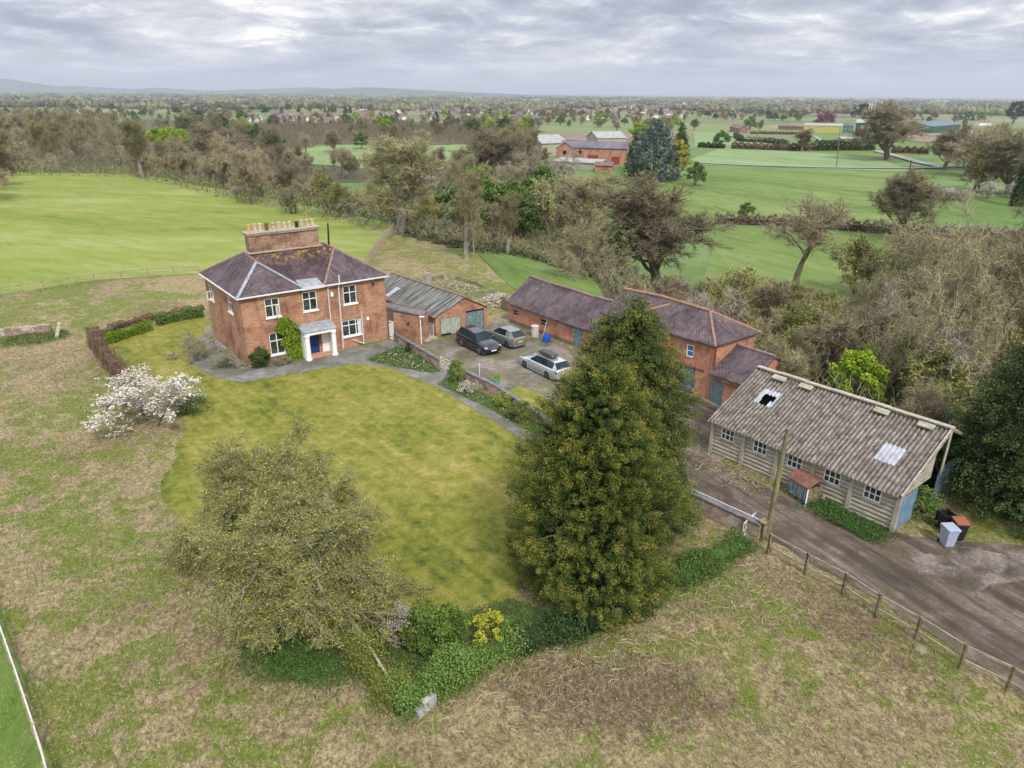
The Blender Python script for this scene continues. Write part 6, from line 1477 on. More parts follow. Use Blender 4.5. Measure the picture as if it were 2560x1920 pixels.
wg_ = thing('wicket_gate', P(1605, 1160), 'rusty white wire gate propped by the pier with a turquoise tag', 'gate'); b_ = MB(); wa, wb = P(1602, 1165), P(1628, 1140)
for z in (.1, .5, .95): b_.bar(wa + ZU * z, wb + ZU * z, .03)
for t in np.linspace(0, 1, 6): b_.bar(wa + (wb - wa) * t + ZU * .05, wa + (wb - wa) * t + ZU * 1.0, .025)
b_.build('gate_frame', M_WHITE, wg_); b_ = MB(); b_.bar((wa + wb) / 2 + ZU * .55, (wa + wb) / 2 + ZU * .85, .02, .18); b_.build('gate_tag', plain('turquoise', (.10, .45, .42), .5), wg_)

# ruins beyond the garage
def ruin(name, a, b2, h, th, label, m, cat='ruined wall', world=False):
    A = T(*a); B_ = T(*b2); e = unit(B_ - A); n = perp(e); L_ = np.linalg.norm((B_ - A)[:2]); mb = MB(); k = max(2, int(L_ / .5)); rg = random.Random(len(label))
    for i in range(k):
        mb.box(A + e * L_ * i / k - n * th / 2 - ZU * .3, e * (L_ / k), n * th, ZU * (h * rg.uniform(.8, 1.0) + .3))
    return tag(mb.build(name, m, loc=A), label, cat)
M_BLOCK = plain('mossy_block', (.20, .20, .12), .9, var=.6, scale=1.5)
ruin('stone_pillar', (918, 622), (929, 624), 2.1, .5, 'grey standing stub of wall behind the garage roof', plain('grey_stone', (.30, .28, .25), .9, var=.35, scale=3))
ruin('block_wall', (934, 607), (985, 603), .8, .2, 'mossy back wall of the demolished pen behind the garage', M_BLOCK)
ruin('block_wall', (985, 603), (1045, 622), .5, .2, 'low side wall of the demolished pen behind the garage', M_BLOCK)
ruin('block_wall', (1010, 644), (1072, 636), .75, .2, 'mossy concrete wall stub nearest the long barn', M_BLOCK)
ruin('wooden_pillar', (1085, 668), (1098, 672), 1.4, .3, 'blackened brick and timber stub at the corner of the long barn', M_BRICKD)
ruin('ruined_brick_wall', (-30, 728), (112, 716), .75, .5, 'tumbled old brick wall with nettles at the far left', M_BRICKW)
b_ = MB(); b_.bar(T(122, 732), T(133, 716) + ZU * .9, .3, .08); tag(b_.build('leaning_plank', M_WOOD, loc=T(122, 732)), 'weathered board leaning at the end of the tumbled brick wall', 'board')
def heap(name, poly, n, s, hmax, m, label, cat, seed, kind='stuff'):
    rg = np.random.default_rng(seed); W = np.array([T(*q)[:2] for q in poly]); lo, hi = W.min(0), W.max(0); b_ = MB(); c = W.mean(0); k = 0
    while k < n:
        q = rg.uniform(lo, hi)
        if not in_poly(q[:1], q[1:], W)[0]: continue
        k += 1; r_ = np.linalg.norm(q - c) / (np.linalg.norm(hi - lo) / 2); z = float(hgt(*q)) + max(0, hmax * (1 - r_)) * rg.uniform(.2, 1); a = rg.normal(size=3); a /= np.linalg.norm(a); bb = nose(np.cross(a, rg.normal(size=3))); cc = np.cross(a, bb)
        sz = s * rg.uniform(.4, 1.3); b_.box(np.array([*q, z]) - a * sz / 2, a * sz, bb * sz * rg.uniform(.2, .6), cc * sz * rg.uniform(.2, .6), 0)
    return tag(b_.build(name, m), label, cat, kind=kind)
heap('rubble', [(1040, 650), (1075, 632), (1100, 640), (1092, 668), (1060, 665)], 260, .28, .6, M_STONE, 'heap of pale rubble and broken timber beside the long barn', 'rubble', 5)
heap('rubble', [(940, 610), (985, 606), (1040, 625), (1030, 640), (960, 622)], 160, .30, .3, M_WOOD, 'scattered timber and rubble inside the demolished pen', 'rubble', 6)
heap('rubble', [(893, 402), (905, 388), (925, 384), (948, 400), (930, 410)], 240, .9, 2.0, plain('pale_rubble', (.42, .40, .38), .9, var=.4, scale=.8), 'tip of pale rubble and scrap seen through the wood', 'rubble', 7)

# ------------------------------------------------------------------ foreground conifers and fruit trees
fc = P(1275, 1300); 
YEWP = conifer(50, 11.6, [(0, 2.9), (.05, 3.7), (.15, 3.95), (.38, 3.5), (.58, 3.0), (.75, 2.5), (.88, 1.7), (.96, .9), (1, .3)], 2100, 170, .45, .062, M_YEW, hang=.0, lobes=.30, inner=.22, core=9000)
CYPP = conifer(51, 12.6, [(0, 3.1), (.1, 3.35), (.35, 3.3), (.6, 2.85), (.8, 2.0), (.92, 1.15), (1, .12)], 2000, 120, .42, .070, M_CYP, hang=.55, lobes=.18, inner=.22, core=7000)
DKP = conifer(52, 11, [(0, 4.4), (.15, 4.6), (.45, 3.7), (.75, 2.2), (1, .15)], 1700, 60, .60, .115, mat('dark_cypress_sprays', m_tint([(0, (.012, .024, .006)), (.4, (.035, .06, .014)), (.75, (.07, .105, .026)), (1, (.12, .15, .045))], noise=0)), hang=.5, lobes=.14, inner=.25, core=6000)
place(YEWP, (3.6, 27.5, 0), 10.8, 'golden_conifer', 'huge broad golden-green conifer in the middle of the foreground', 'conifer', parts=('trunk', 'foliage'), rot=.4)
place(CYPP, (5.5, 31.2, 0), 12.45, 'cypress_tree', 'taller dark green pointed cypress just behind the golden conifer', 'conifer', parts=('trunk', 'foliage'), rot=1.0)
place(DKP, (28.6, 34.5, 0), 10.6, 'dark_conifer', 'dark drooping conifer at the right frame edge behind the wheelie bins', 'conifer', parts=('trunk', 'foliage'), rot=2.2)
APPLE = [bare_tree(s, H=5.2, Rr=4.4, th=.3, r0=.20, limbs=24, stems=4, up=.0, droop=.15, ntw=24, c2=8, c3=7, twl=.36, tw=.018, spread=(40, 92), wobble=.24, twig=mat('lichen_twigs', m_tint([(0, (.09, .085, .035)), (.5, (.21, .195, .10)), (1, (.40, .38, .25))], noise=0)), bark=M_BARKP, buds=66000, bud_size=.082, bud=mat('apple_buds', m_tint([(0, (.10, .11, .014)), (.5, (.225, .235, .040)), (1, (.41, .415, .10))], noise=0))) for s in (60, 61)]
place(APPLE[0], (-8.9, 25.2, 0), 5.2, 'apple_tree', 'nearer wide-spreading budding apple tree in the lower left foreground', 'tree', rot=.3, width=8.8)
place(APPLE[1], (-12.7, 30.0, 0), 5.5, 'apple_tree', 'further budding apple tree, up and left of the nearer one', 'tree', rot=1.9, width=9.6)
BLOS = bare_tree(62, H=4.4, Rr=3.4, th=.5, r0=.16, limbs=11, stems=3, up=.06, ntw=9, c2=6, c3=4, twl=.5, tw=.022, spread=(30, 75), buds=7500, bud_size=.16, bud=M_WHFL)
place(BLOS, (-24.8, 43.4, 0), 3.4, 'blossom_tree', 'white flowering magnolia-like tree at the left end of the garden', 'tree', width=6.8, rot=2.0)
BUSHP = bare_tree(63, H=2.2, Rr=2.2, th=.2, r0=.08, limbs=14, stems=4, up=.02, ntw=14, c2=5, c3=5, twl=.4, tw=.022, spread=(30, 80), twig=mat('pale_shrub_twigs', m_tint([(0, (.15, .14, .07)), (.5, (.26, .24, .14)), (1, (.38, .36, .24))], noise=0)), bark=M_BARKP)
place(BUSHP, tuple(P(425, 775)), 1.9, 'bare_shrub', 'wide pale bare shrub at the left corner of the farmhouse', 'shrub', width=4.4)
place(BUSHP, tuple(P(490, 790)), 1.4, 'bare_shrub', 'low yellowish bare shrub against the farmhouse side wall', 'shrub', width=3.2)
def shrub(x, y, H, wd, m, label, seed, n=2500, size=.11, name='shrub', m2=None, tips=0, cl=.4, z=None):
    pr_ = leafy(seed, H, wd / 2, n, size, 42, m, cl=cl, stem=.03, m2=m2, tips=tips, ph0=-.85); return place(pr_, tuple(P(x, y)), H, name, label, 'shrub', width=wd, parts=('stems', 'foliage'))
shrub(*r1(725, 1495), 1.75, 1.75, M_LEAF, 'rounded dark green shrub at the front left corner of the farmhouse', 70, 4500, .10)
shrub(*r1(930, 1470), .6, 1.5, M_TWIG, 'low brown dead plant under the ground-floor window', 71, 1500, .10)
shrub(*r2(487, 905), 1.0, .55, M_DKLEAF, 'small upright dark cypress in the flower bed, left of two', 72, 1500, .08)
shrub(*r2(525, 880), .85, .45, M_DKLEAF, 'small upright dark cypress in the flower bed, right of two', 73, 1200, .08)
shrub(*r2(905, 1150), 1.75, 1.55, M_LEAF, 'tall rounded green and red-tipped shrub beside the small garden gate', 74, 5500, .09, m2=M_LIME, tips=.25)
shrub(*r2(998, 1245), .85, 1.5, M_WHFL, 'low white-flowering shrub along the garden wall', 75, 1700, .085, m2=M_LEAF, tips=.35)
shrub(*r2(1305, 1370), 1.2, 1.2, M_BUD, 'yellow-tipped shrub leaning over the garden wall', 76, 2800, .09, m2=M_LIME, tips=.4)
shrub(*r2(1455, 1475), 1.35, 1.8, M_LEAF, 'dense round dark green shrub with reddish tips by the wall', 77, 6500, .085, m2=mat('reddish_tips', m_tint([(0, (.12, .07, .03)), (.5, (.24, .14, .06)), (1, (.34, .22, .10))])), tips=.15)
shrub(938, 1392, 2.0, 2.6, mat('broom_green', m_tint([(0, (.03, .055, .008)), (.5, (.075, .125, .018)), (1, (.14, .20, .035))])), 'dark green feathery broom bush at the bottom of the lawn', 78, 9000, .12)
shrub(1052, 1392, 1.7, 1.7, M_YELL, 'bright yellow forsythia bush between broom and conifer', 79, 1900, .085, cl=.3)
shrub(868, 1385, 1.9, 1.6, M_TWIGP, 'pale straggly bare shrub left of the broom bush', 80, 2200, .07)
shrub(1985, 1110, 1.9, 2.2, M_LEAF, 'loose green bush at the right end of the precast shed', 81, 2600, .12)
shrub(1830, 1075, .5, 1.0, M_LEAF, 'clump of green weeds against the precast shed wall', 82, 900, .10)
# ivy creeper on the farmhouse front
iv = MB(); rg_ = np.random.default_rng(9); n = 5200; u = rg_.uniform(0, 1, n); z = rg_.uniform(0, 1, n) ** .9
cu = np.interp(z * 3.7, [0, 1.0, 2.2, 3.0, 3.7], [3.95, 3.85, 3.75, 3.35, 3.2]); wd_ = np.interp(z * 3.7, [0, 1, 2.4, 3.1, 3.7], [1.5, 1.7, 1.9, 1.7, .8]); 
u_ = cu + (u - .5) * wd_ * (1 + .2 * np.sin(z * 19)); dd_ = rg_.uniform(.03, .38, n)
c = Fh.o + Fh.e * u_[:, None] + Fh.n * dd_[:, None] + ZU * (z * 3.75)[:, None]; v, f = cards(c, .17 * rg_.uniform(.6, 1.3, n), rg_); iv.add(v, f, 0, np.clip(rg_.normal(.45, .2, n), 0, 1))
tag(iv.build('climbing_ivy', M_LIME, loc=Fh.p(4, 0), uv=False), 'bright green climber growing up the farmhouse front beside the porch', 'climber')

# ------------------------------------------------------------------ trees standing among the village houses
def merged(proto, nm, mats_extra=()):   # one mesh for small far copies: crown only is enough beside its trunk
    return proto
def far_tree(kind, x, y, H, label, group):
    ps, nm, lab = KIND[kind]; pr_ = random.choice(ps); s = H / pr_['H']; root = thing(nm, (x, y, float(hgt(x, y))), label, 'tree', group); a = random.uniform(0, 6)
    inst('trunk', pr_['t'], root, rot=a, sc=(s * 1.15, s * 1.15, s)); inst('crown', pr_['c'], root, rot=a, sc=(s * 1.15, s * 1.15, s))
def far_scatter(x0, x1, y0, y1, n, where, kinds, hr, seed):
    rg = random.Random(seed)
    for _ in range(n):
        q = T(rg.uniform(x0, x1), rg.uniform(y0, y1)); k = rg.choice(kinds)
        if hides(q[0], q[1], 11, 9) or (rg.random() < .75 and 540 < proj(q)[0] < 745 and 250 < proj(q)[1] < 284): continue
        far_tree(k, q[0], q[1], rg.uniform(*hr), KIND[k][2] + ' ' + where, KIND[k][2].split(' tree')[0] + ' trees ' + where)
far_scatter(740, 1560, 222, 262, 190, 'among the village houses', ['oak', 'scrub', 'green', 'lime', 'dark', 'olive', 'oak', 'spruce'], (8, 14), 91)
far_scatter(380, 760, 228, 268, 110, 'around the left end of the village', ['oak', 'scrub', 'green', 'dark', 'oak', 'spruce', 'oak'], (9, 16), 92)
far_scatter(1000, 1500, 250, 285, 80, 'between the village and the brick farm', ['oak', 'scrub', 'green', 'olive', 'lime', 'oak'], (8, 13), 93)
far_scatter(1500, 2250, 222, 262, 170, 'beyond the far right pastures', ['oak', 'scrub', 'green', 'dark', 'oak', 'olive'], (9, 16), 94)
far_scatter(-60, 420, 222, 262, 120, 'beyond the left wood', ['oak', 'scrub', 'green', 'oak', 'olive'], (9, 15), 95)
mpt = T(1781, 272); mpl = leafy(120, 9, 6, 5000, .5, 50, M_PINK, cl=.25); place(mpl, mpt, px2m(mpt, 30), 'crimson_tree', 'dark crimson leafy tree beyond the yellow shed', 'tree', width=px2m(mpt, 46), parts=('trunk', 'crown'))

# ------------------------------------------------------------------ cars
M_TYRE = plain('tyre_rubber', (.02, .02, .02), .8); M_RIM = plain('alloy_rim', (.32, .32, .33), .35, .8); M_RIMD = plain('dark_alloy_rim', (.10, .10, .11), .35, .6)
M_CGL = mat('car_glass', lambda t, b: t.ramp(t.noise(POS(t), .8, 2), [(.3, (.004, .007, .010)), (.7, (.015, .03, .035))]), .12, 0, .35)
M_TL = plain('red_lamp', (.45, .015, .015), .2); M_HL = plain('clear_lamp', (.30, .33, .37), .1); M_PLW = plain('white_plate', (.75, .75, .72), .5, var=.05); M_PLY = plain('yellow_plate', (.72, .50, .03), .5, var=.05)
def paint(nm, c, r_=.22, metal=.3):
    m = plain(nm, c, r_, metal, var=.03, spec=.6); b = [n for n in m.node_tree.nodes if n.type == 'BSDF_PRINCIPLED'][0]; b.inputs['Coat Weight'].default_value = .8; b.inputs['Coat Roughness'].default_value = .05; return m
def car(pos, ang, label, L, Wd, body, lower, kind, rim, plate_f, plate_r, extras=()):
    """x runs front(+) to rear(-); body = [(x, z_shoulder, halfwidth)], lower skirts, greenhouse from kind"""
    e = np.array([math.cos(ang), math.sin(ang), 0]); n = perp(e); o = np.array(pos, float); root = thing('parked_car', o, label, 'car', )
    def q(x, y, z): return o + e * x + n * y + ZU * z
    st = body; ringn = None; rings = []
    for x, zs, hw, zb in st:
        rings.append([q(x, -hw * .90, zb), q(x, -hw * .985, zb + .10), q(x, -hw, zb + (zs - zb) * .5), q(x, -hw * .985, zs - .10), q(x, -hw * .93, zs - .02), q(x, -hw * .6, zs + .025), q(x, 0, zs + .04),
                      q(x, hw * .6, zs + .025), q(x, hw * .93, zs - .02), q(x, hw * .985, zs - .10), q(x, hw, zb + (zs - zb) * .5), q(x, hw * .985, zb + .10), q(x, hw * .90, zb)])
    m = MB(); k = 13; V_ = np.array(rings).reshape(-1, 3); F_ = []
    for i in range(len(rings) - 1):
        for j in range(k - 1): F_.append([i * k + j, (i + 1) * k + j, (i + 1) * k + j + 1, i * k + j + 1])
        F_.append([i * k + k - 1, (i + 1) * k + k - 1, (i + 1) * k, i * k])
    m.add(V_, np.array(F_)); m.f.append((np.array([[j for j in range(k)]]), 0, None)); m.f.append((np.array([[(len(rings) - 1) * k + j for j in range(k)][::-1]]), 0, None))
    bo = m.build('body', body_mat := lower[0], root, smooth_=True, uv=False)
    # skirt cladding
    m = MB(); xs_ = [s_[0] for s_ in st]; sk = st[1:-1]
    for sg in (-1, 1):
        for a, c in zip(sk[:-1], sk[1:]):
            m.poly([q(a[0], sg * (a[2] + .004), a[3] - .03), q(c[0], sg * (c[2] + .004), c[3] - .03), q(c[0], sg * (c[2] + .012), c[3] + .13), q(a[0], sg * (a[2] + .012), a[3] + .13)])
    m.build('sill_cladding', lower[1], root, uv=False)
    g_ = kind['glass']   # [(x, z0, z1, hw0, hw1)]
    side, topf, cap = MB(), MB(), MB()
    for a, c in zip(g_[:-1], g_[1:]):
        for sg in (-1, 1):
            P4 = [q(a[0], sg * a[3], a[1]), q(c[0], sg * c[3], c[1]), q(c[0], sg * c[4], c[2]), q(a[0], sg * a[4], a[2])]
            (side if a[5] == 'g' else cap).poly(P4 if sg < 0 else P4[::-1])
            fr_m = .82
        pts = [q(a[0], -a[4], a[2]), q(c[0], -c[4], c[2]), q(c[0], c[4], c[2]), q(a[0], a[4], a[2])]
        (topf if a[6] == 'r' else (side if a[6] == 'g' else cap)).poly(pts)
    side.build('windows', M_CGL, root, uv=False); rf = topf.build('roof', lower[0], root, uv=False)
    if cap.v: cap.build('pillars', lower[0], root, uv=False)
    wr = kind['wr']
    for nm, x in (('f', kind['wb'][0]), ('r', kind['wb'][1])):
        for sg in (-1, 1):
            m = MB(); c = q(x, sg * (Wd / 2 - .21), wr); cc = q(x, sg * (Wd / 2 + .012), wr); m.tube([c, cc], [wr, wr], 20); wh = m.build('wheel', M_TYRE, root, uv=False)
            m = MB(); d = n * sg * .012
            m.tube([cc, cc + d], [wr * .66, wr * .60], 16); 
            r_ = m.build('rim', rim, wh, uv=False)
            m = MB()
            for t in np.linspace(0, 2 * math.pi, 6)[:-1]:
                a_ = np.array(cc + d * 1.02); m.poly([a_ + (e * math.cos(t - .28) + ZU * math.sin(t - .28)) * wr * .56, a_ + (e * math.cos(t + .28) + ZU * math.sin(t + .28)) * wr * .56, a_ + (e * math.cos(t) + ZU * math.sin(t)) * wr * .2])
            m.build('rim_openings', M_TYRE, r_, uv=False)
            m = MB(); arc = [cc - n * sg * .012 + (e * math.cos(t) + ZU * math.sin(t)) * wr * 1.13 for t in np.linspace(-.1, math.pi + .1, 11)]; m.tube(arc, .035, 4, cap=False); m.build('wheel_arch', lower[1], root, uv=False)
    fx, rx = L / 2, -L / 2
    for sg in (-1, 1):
        a = kind['hl']; m = MB(); m.box(q(fx - a[1] - .10, sg * Wd * .30, a[0]), e * a[1], n * sg * Wd * .145, ZU * .12); m.build('headlight', M_HL, root, uv=False)
        a = kind['tl']; m = MB(); m.box(q(rx + .035 + a[2], sg * Wd * .29, a[0]), e * .16, n * sg * Wd * .165, ZU * a[1]); m.build('tail_light', M_TL, root, uv=False)
        m = MB(); m.box(q(kind['mir'], sg * (Wd / 2 - .03), kind['zm']), e * .12, n * sg * .2, ZU * .13); m.build('door_mirror', lower[0], root, uv=False)
        m = MB()
        for xh in kind['dh']: m.box(q(xh, sg * (Wd / 2 - .012), kind['zm'] - .12), e * .2, n * sg * .02, ZU * .03)
        m.build('door_handle', M_RIM, root, uv=False) if False else None
    m = MB(); m.box(q(fx - .015, -.26, .42), e * .02, n * .52, ZU * .11); m.build('number_plate', plate_f, root, uv=False)
    m = MB(); m.box(q(rx - .02, -.26, kind['pz']), e * .02, n * .52, ZU * .11); m.build('number_plate', plate_r, root, uv=False)
    m = MB(); m.box(q(fx - .03, -Wd * .27, kind['grz']), e * .02, n * Wd * .54, ZU * .17); m.build('grille', kind['gm'], root, uv=False)
    m = MB(); m.box(q(rx - .012, -Wd * .42, .26), e * .05, n * Wd * .84, ZU * .16); m.build('rear_bumper', lower[1], root, uv=False)
    if 'rail' in extras:
        for sg in (-1, 1): m = MB(); m.tube([q(x, sg * z_[0], z_[1]) for x, z_ in ((.6, (.58, kind['rz'] - .02)), (.4, (.58, kind['rz'] + .05)), (-1.6, (.56, kind['rz'] + .03)), (-1.8, (.56, kind['rz'] - .06)))], .022, 5); m.build('roof_rail', M_RIM, root, uv=False)
    if 'box' in extras:
        m = MB(); bs = []
        for x, hw, h0, h1 in ((.85, .12, .10, .16), (.65, .30, .06, .27), (.2, .38, .05, .36), (-.7, .40, .05, .38), (-1.05, .38, .06, .34), (-1.2, .30, .10, .22)):
            y0 = -.02; z = kind['rz']; bs += [q(x - .1, y0 - hw, z + h0 + .05), q(x - .1, y0 - hw * .9, z + h1 - .05), q(x - .1, y0 - hw * .6, z + h1), q(x - .1, y0 + hw * .6, z + h1), q(x - .1, y0 + hw * .9, z + h1 - .05), q(x - .1, y0 + hw, z + h0 + .05)]
        F_ = [[i * 6 + j, (i + 1) * 6 + j, (i + 1) * 6 + (j + 1) % 6, i * 6 + (j + 1) % 6] for i in range(5) for j in range(6)]
        m.add(bs, np.array(F_)); m.f.append((np.array([[0, 1, 2, 3, 4, 5]]), 0, None)); m.f.append((np.array([[35, 34, 33, 32, 31, 30]]), 0, None)); m.build('roof_box', plain('roof_box_grey', (.05, .055, .06), .35), root, smooth_=False, uv=False)
        for x in (.25, -.75): m = MB(); m.bar(q(x, -.62, kind['rz'] + .05), q(x, .62, kind['rz'] + .05), .05, .03); m.build('roof_bar', M_BLACK, root, uv=False)
    return root
def heading(a, b_): d = b_ - a; return math.atan2(d[1], d[0])
rz_ = zr(1100, 780, .18083)
# estate car: wheels give its place and direction
wf, wr_ = P(*rz_(1170, 775)), P(*rz_(1488, 930)); ae = heading(wr_, wf); ne_ = np.array([-math.sin(ae), math.cos(ae), 0])
SC = 1.04
ce = (wf + wr_) / 2 + ne_ * (.93 if (ne_ @ np.array([0, 1, 0])) > 0 else -.93)
silver = (paint('silver_car_paint', (.52, .55, .58), .3, .6), plain('silver_sill', (.30, .31, .33), .4))
car(ce, ae, 'silver estate car with a dark roof box parked nearest the big conifer', 4.95, 1.90,
    [(2.46, .60, .55, .30), (2.36, .68, .82, .22), (2.0, .80, .92, .20), (1.3, .90, .94, .20), (.85, .95, .95, .20), (0, .97, .95, .20), (-1.4, .98, .95, .20), (-2.1, .98, .92, .22), (-2.38, .95, .84, .25), (-2.47, .80, .70, .32)], silver,
    dict(glass=[(1.05, .95, .96, .84, .80, 'g', 'g'), (.25, .97, 1.43, .86, .62, 'g', 'r'), (-1.2, .98, 1.46, .86, .62, 'g', 'r'), (-1.25, .98, 1.46, .86, .62, 'g', 'r'), (-1.95, .98, 1.40, .84, .60, 'b', 'g'), (-2.36, .97, .99, .80, .74, 'b', 'g')], wb=(1.50, -1.42), wr=.335, hl=(.60, .22), tl=(.72, .15, .02), mir=.75, zm=.98, dh=(.3, -.7), pz=.62, grz=.52, gm=M_BLACK, rz=1.45), M_RIMD, M_PLW, M_PLY, ('rail', 'box'))
wf, wr_ = P(*rz_(535, 590)), P(*rz_(290, 472)); a2 = heading(wr_, wf); n2_ = np.array([-math.sin(a2), math.cos(a2), 0])
cs_ = (wf + wr_) / 2 + n2_ * (.93 if (n2_ @ np.array([0, 1, 0])) > 0 else -.93)
navy = (paint('navy_car_paint', (.006, .009, .022), .2, .2), plain('dark_cladding', (.05, .055, .06), .5))
car(cs_, a2, 'dark navy family off-roader car parked in front of the garage doors', 4.75, 1.92,
    [(2.36, .66, .60, .34), (2.26, .76, .84, .26), (1.9, .93, .93, .24), (1.2, 1.04, .95, .26), (.8, 1.08, .96, .26), (0, 1.10, .96, .26), (-1.3, 1.14, .96, .26), (-2.0, 1.16, .92, .28), (-2.28, 1.10, .84, .30), (-2.37, .90, .72, .36)], navy,
    dict(glass=[(1.15, 1.07, 1.08, .86, .80, 'g', 'g'), (.35, 1.10, 1.62, .88, .64, 'g', 'r'), (-.9, 1.13, 1.68, .88, .64, 'g', 'r'), (-1.5, 1.15, 1.66, .88, .62, 'b', 'r'), (-1.9, 1.16, 1.60, .85, .60, 'b', 'g'), (-2.28, 1.12, 1.16, .80, .70, 'b', 'g')], wb=(1.42, -1.32), wr=.37, hl=(.70, .30), tl=(.90, .18, .02), mir=.85, zm=1.10, dh=(.3, -.7), pz=.80, grz=.60, gm=M_RIM, rz=1.66), M_RIM, M_PLW, M_PLY, ('rail',))
# grey crossover: rear wheel seen, tail towards the camera right
rw = P(*rz_(925, 500)); tl_ = P(*rz_(640, 340)); a3 = heading(rw, P(*rz_(690, 395)))
a3 = a3; d3 = np.array([math.cos(a3), math.sin(a3), 0]); n3_ = perp(d3); n3_ = n3_ if n3_[1] > 0 else -n3_
cg = rw + d3 * 1.32 + n3_ * .9
grey = (paint('grey_green_car_paint', (.17, .20, .19), .3, .3), plain('grey_cladding', (.16, .17, .17), .5))
car(cg, a3, 'grey-green small crossover car parked beyond the dark navy one', 4.2, 1.80,
    [(2.08, .62, .55, .32), (1.98, .74, .78, .25), (1.7, .88, .88, .23), (1.1, .96, .90, .24), (.7, .98, .90, .24), (0, 1.0, .90, .24), (-1.0, 1.03, .90, .24), (-1.7, 1.05, .87, .26), (-2.0, .98, .80, .28), (-2.09, .80, .70, .34)], grey,
    dict(glass=[(1.0, .97, .98, .80, .76, 'g', 'g'), (.25, 1.0, 1.47, .82, .60, 'g', 'r'), (-.9, 1.02, 1.51, .82, .58, 'b', 'r'), (-1.45, 1.04, 1.46, .80, .56, 'b', 'g'), (-1.95, 1.02, 1.05, .74, .64, 'b', 'g')], wb=(1.28, -1.30), wr=.35, hl=(.66, .22), tl=(.78, .18, .03), mir=.7, zm=1.0, dh=(.2, -.5), pz=.60, grz=.5, gm=M_BLACK, rz=1.5), M_RIMD, M_PLW, M_PLY, ())

# ------------------------------------------------------------------ yard things
b_ = MB(); c = P(*rz_(1312, 340)); b_.tube([c, c + ZU * 1.0], [.36, .36], 12); b_.tube([c + ZU * 1.0, c + ZU * 1.05], [.38, .38], 12); tag(b_.build('storage_tank', plain('dirty_white_tank', (.50, .46, .38), .6, var=.3, scale=2), loc=c), 'grubby white upright tank under the barn window', 'tank')
b_ = MB(); c = P(*rz_(1472, 412)); b_.tube([c, c + ZU * .1, c + ZU * .5, c + ZU * .66, c + ZU * .68, c + ZU * .6], [.30, .34, .34, .30, .27, .24], 14); tag(b_.build('blue_barrel', plain('barrel_blue', (.01, .08, .42), .4), loc=c), 'bright blue plastic barrel against the long barn wall', 'barrel')
b_ = MB(); c = P(*rz_(1410, 400)); b_.bar(c, c + ZU * 1.75 + nl * .5, .16, .04); tag(b_.build('leaning_board', M_RAIL, loc=c), 'pale board leaning on the long barn between tank and blue barrel', 'board')
b_ = MB(); c = P(*rz_(1425, 385)); b_.bar(c + el * .25, c + el * .4 + ZU * 1.4 + nl * .35, .05, .04); tag(b_.build('leaning_stick', M_WOOD, loc=c), 'thin stick leaning beside the pale board on the long barn', 'stick')
pt = thing('garden_planter', P(*rz_(778, 1010)), 'green-topped round planter standing inside the garden wall', 'planter'); c = ORG[pt.name]
b_ = MB(); b_.tube([c, c + ZU * .5, c + ZU * .56], [.22, .32, .34], 14); b_.build('pot', plain('pale_green_pot', (.16, .30, .22), .6), pt)
rg_ = np.random.default_rng(4); cc = c + ZU * .66 + rg_.normal(size=(500, 3)) * [.16, .16, .08]; v, f = cards(cc, .08, rg_); b_ = MB(); b_.add(v, f, 0, rg_.uniform(.2, .8, 500)); b_.build('foliage', M_LIME, pt)
b_ = MB(); c = P(*rz_(548, 872)); b_.cyl(c, .025, .85, 6); b_.cyl(c + ZU * .85, .05, .12, 8, 0); tag(b_.build('marker_post', M_WHITE, loc=c), 'thin white post with a dark cap in the yard', 'post')
# fuel bunker beside the shed
bk = thing('coal_bunker', P(*r4(770, 960)), 'blue-grey metal bunker with a rusty lid against the precast shed', 'bunker')
k0 = P(*r4(752, 925)); k1 = P(*r4(868, 1000)); ek = unit(k1 - k0); nk = perp(ek); nk = nk if nk[0] > 0 else -nk; Lk = np.linalg.norm(k1 - k0) * 1.0
b_ = MB(); lf = [k0 + ZU * .25, k1 + ZU * .25, k1 + ZU * 1.05, k0 + ZU * 1.15]; b_.box(k0 + ZU * .25, ek * Lk, nk * .06, ZU * .85); b_.build('front_sheet', mat('bunker_blue', m_paint((.10, .16, .22), (.33, .34, .32), .35, (3, .5, 1))), bk)
b_ = MB(); 
for kk, sg in ((k1, -1), (k0, 1)):
    b_ = MB()
    for i in range(5): b_.box(kk + nk * .07 + ZU * (.1 + i * .2), nk * 1.0, ek * sg * .04, ZU * (.198 if i < 4 else .18))
    b_.build('timber_side', M_WOODD, bk)
b_ = MB(); slab(b_, [k0 - nk * .1 - ek * .08 + ZU * 1.18, k1 - nk * .1 + ek * .08 + ZU * 1.18, k1 + nk * .6 + ek * .08 + ZU * 1.5, k0 + nk * .6 - ek * .08 + ZU * 1.5], .04); slab(b_, [k0 + nk * .6 - ek * .08 + ZU * 1.5, k1 + nk * .6 + ek * .08 + ZU * 1.5, k1 + nk * 1.2 + ek * .08 + ZU * 1.35, k0 + nk * 1.2 - ek * .08 + ZU * 1.35], .04); b_.build('rusty_lid', M_RUST, bk)
b_ = MB(); b_.bar(k1 - nk * .02, k1 - nk * .02 + ZU * 1.15, .06); b_.build('white_corner_post', M_WHITE, bk)
b_ = MB(); c = P(*r4(965, 985)); b_.tube([c, c + ZU * .55 + nk * .1], .07, 8); tag(b_.build('clay_pipe', M_TERRA, loc=c), 'orange clay pipe standing beside the bunker, longer one', 'pipe')
b_ = MB(); c = P(*r4(945, 950)); b_.tube([c, c + ek * .35 + ZU * .1], .07, 8); tag(b_.build('clay_pipe', M_TERRA, loc=c), 'orange clay pipe lying beside the bunker, shorter one', 'pipe')
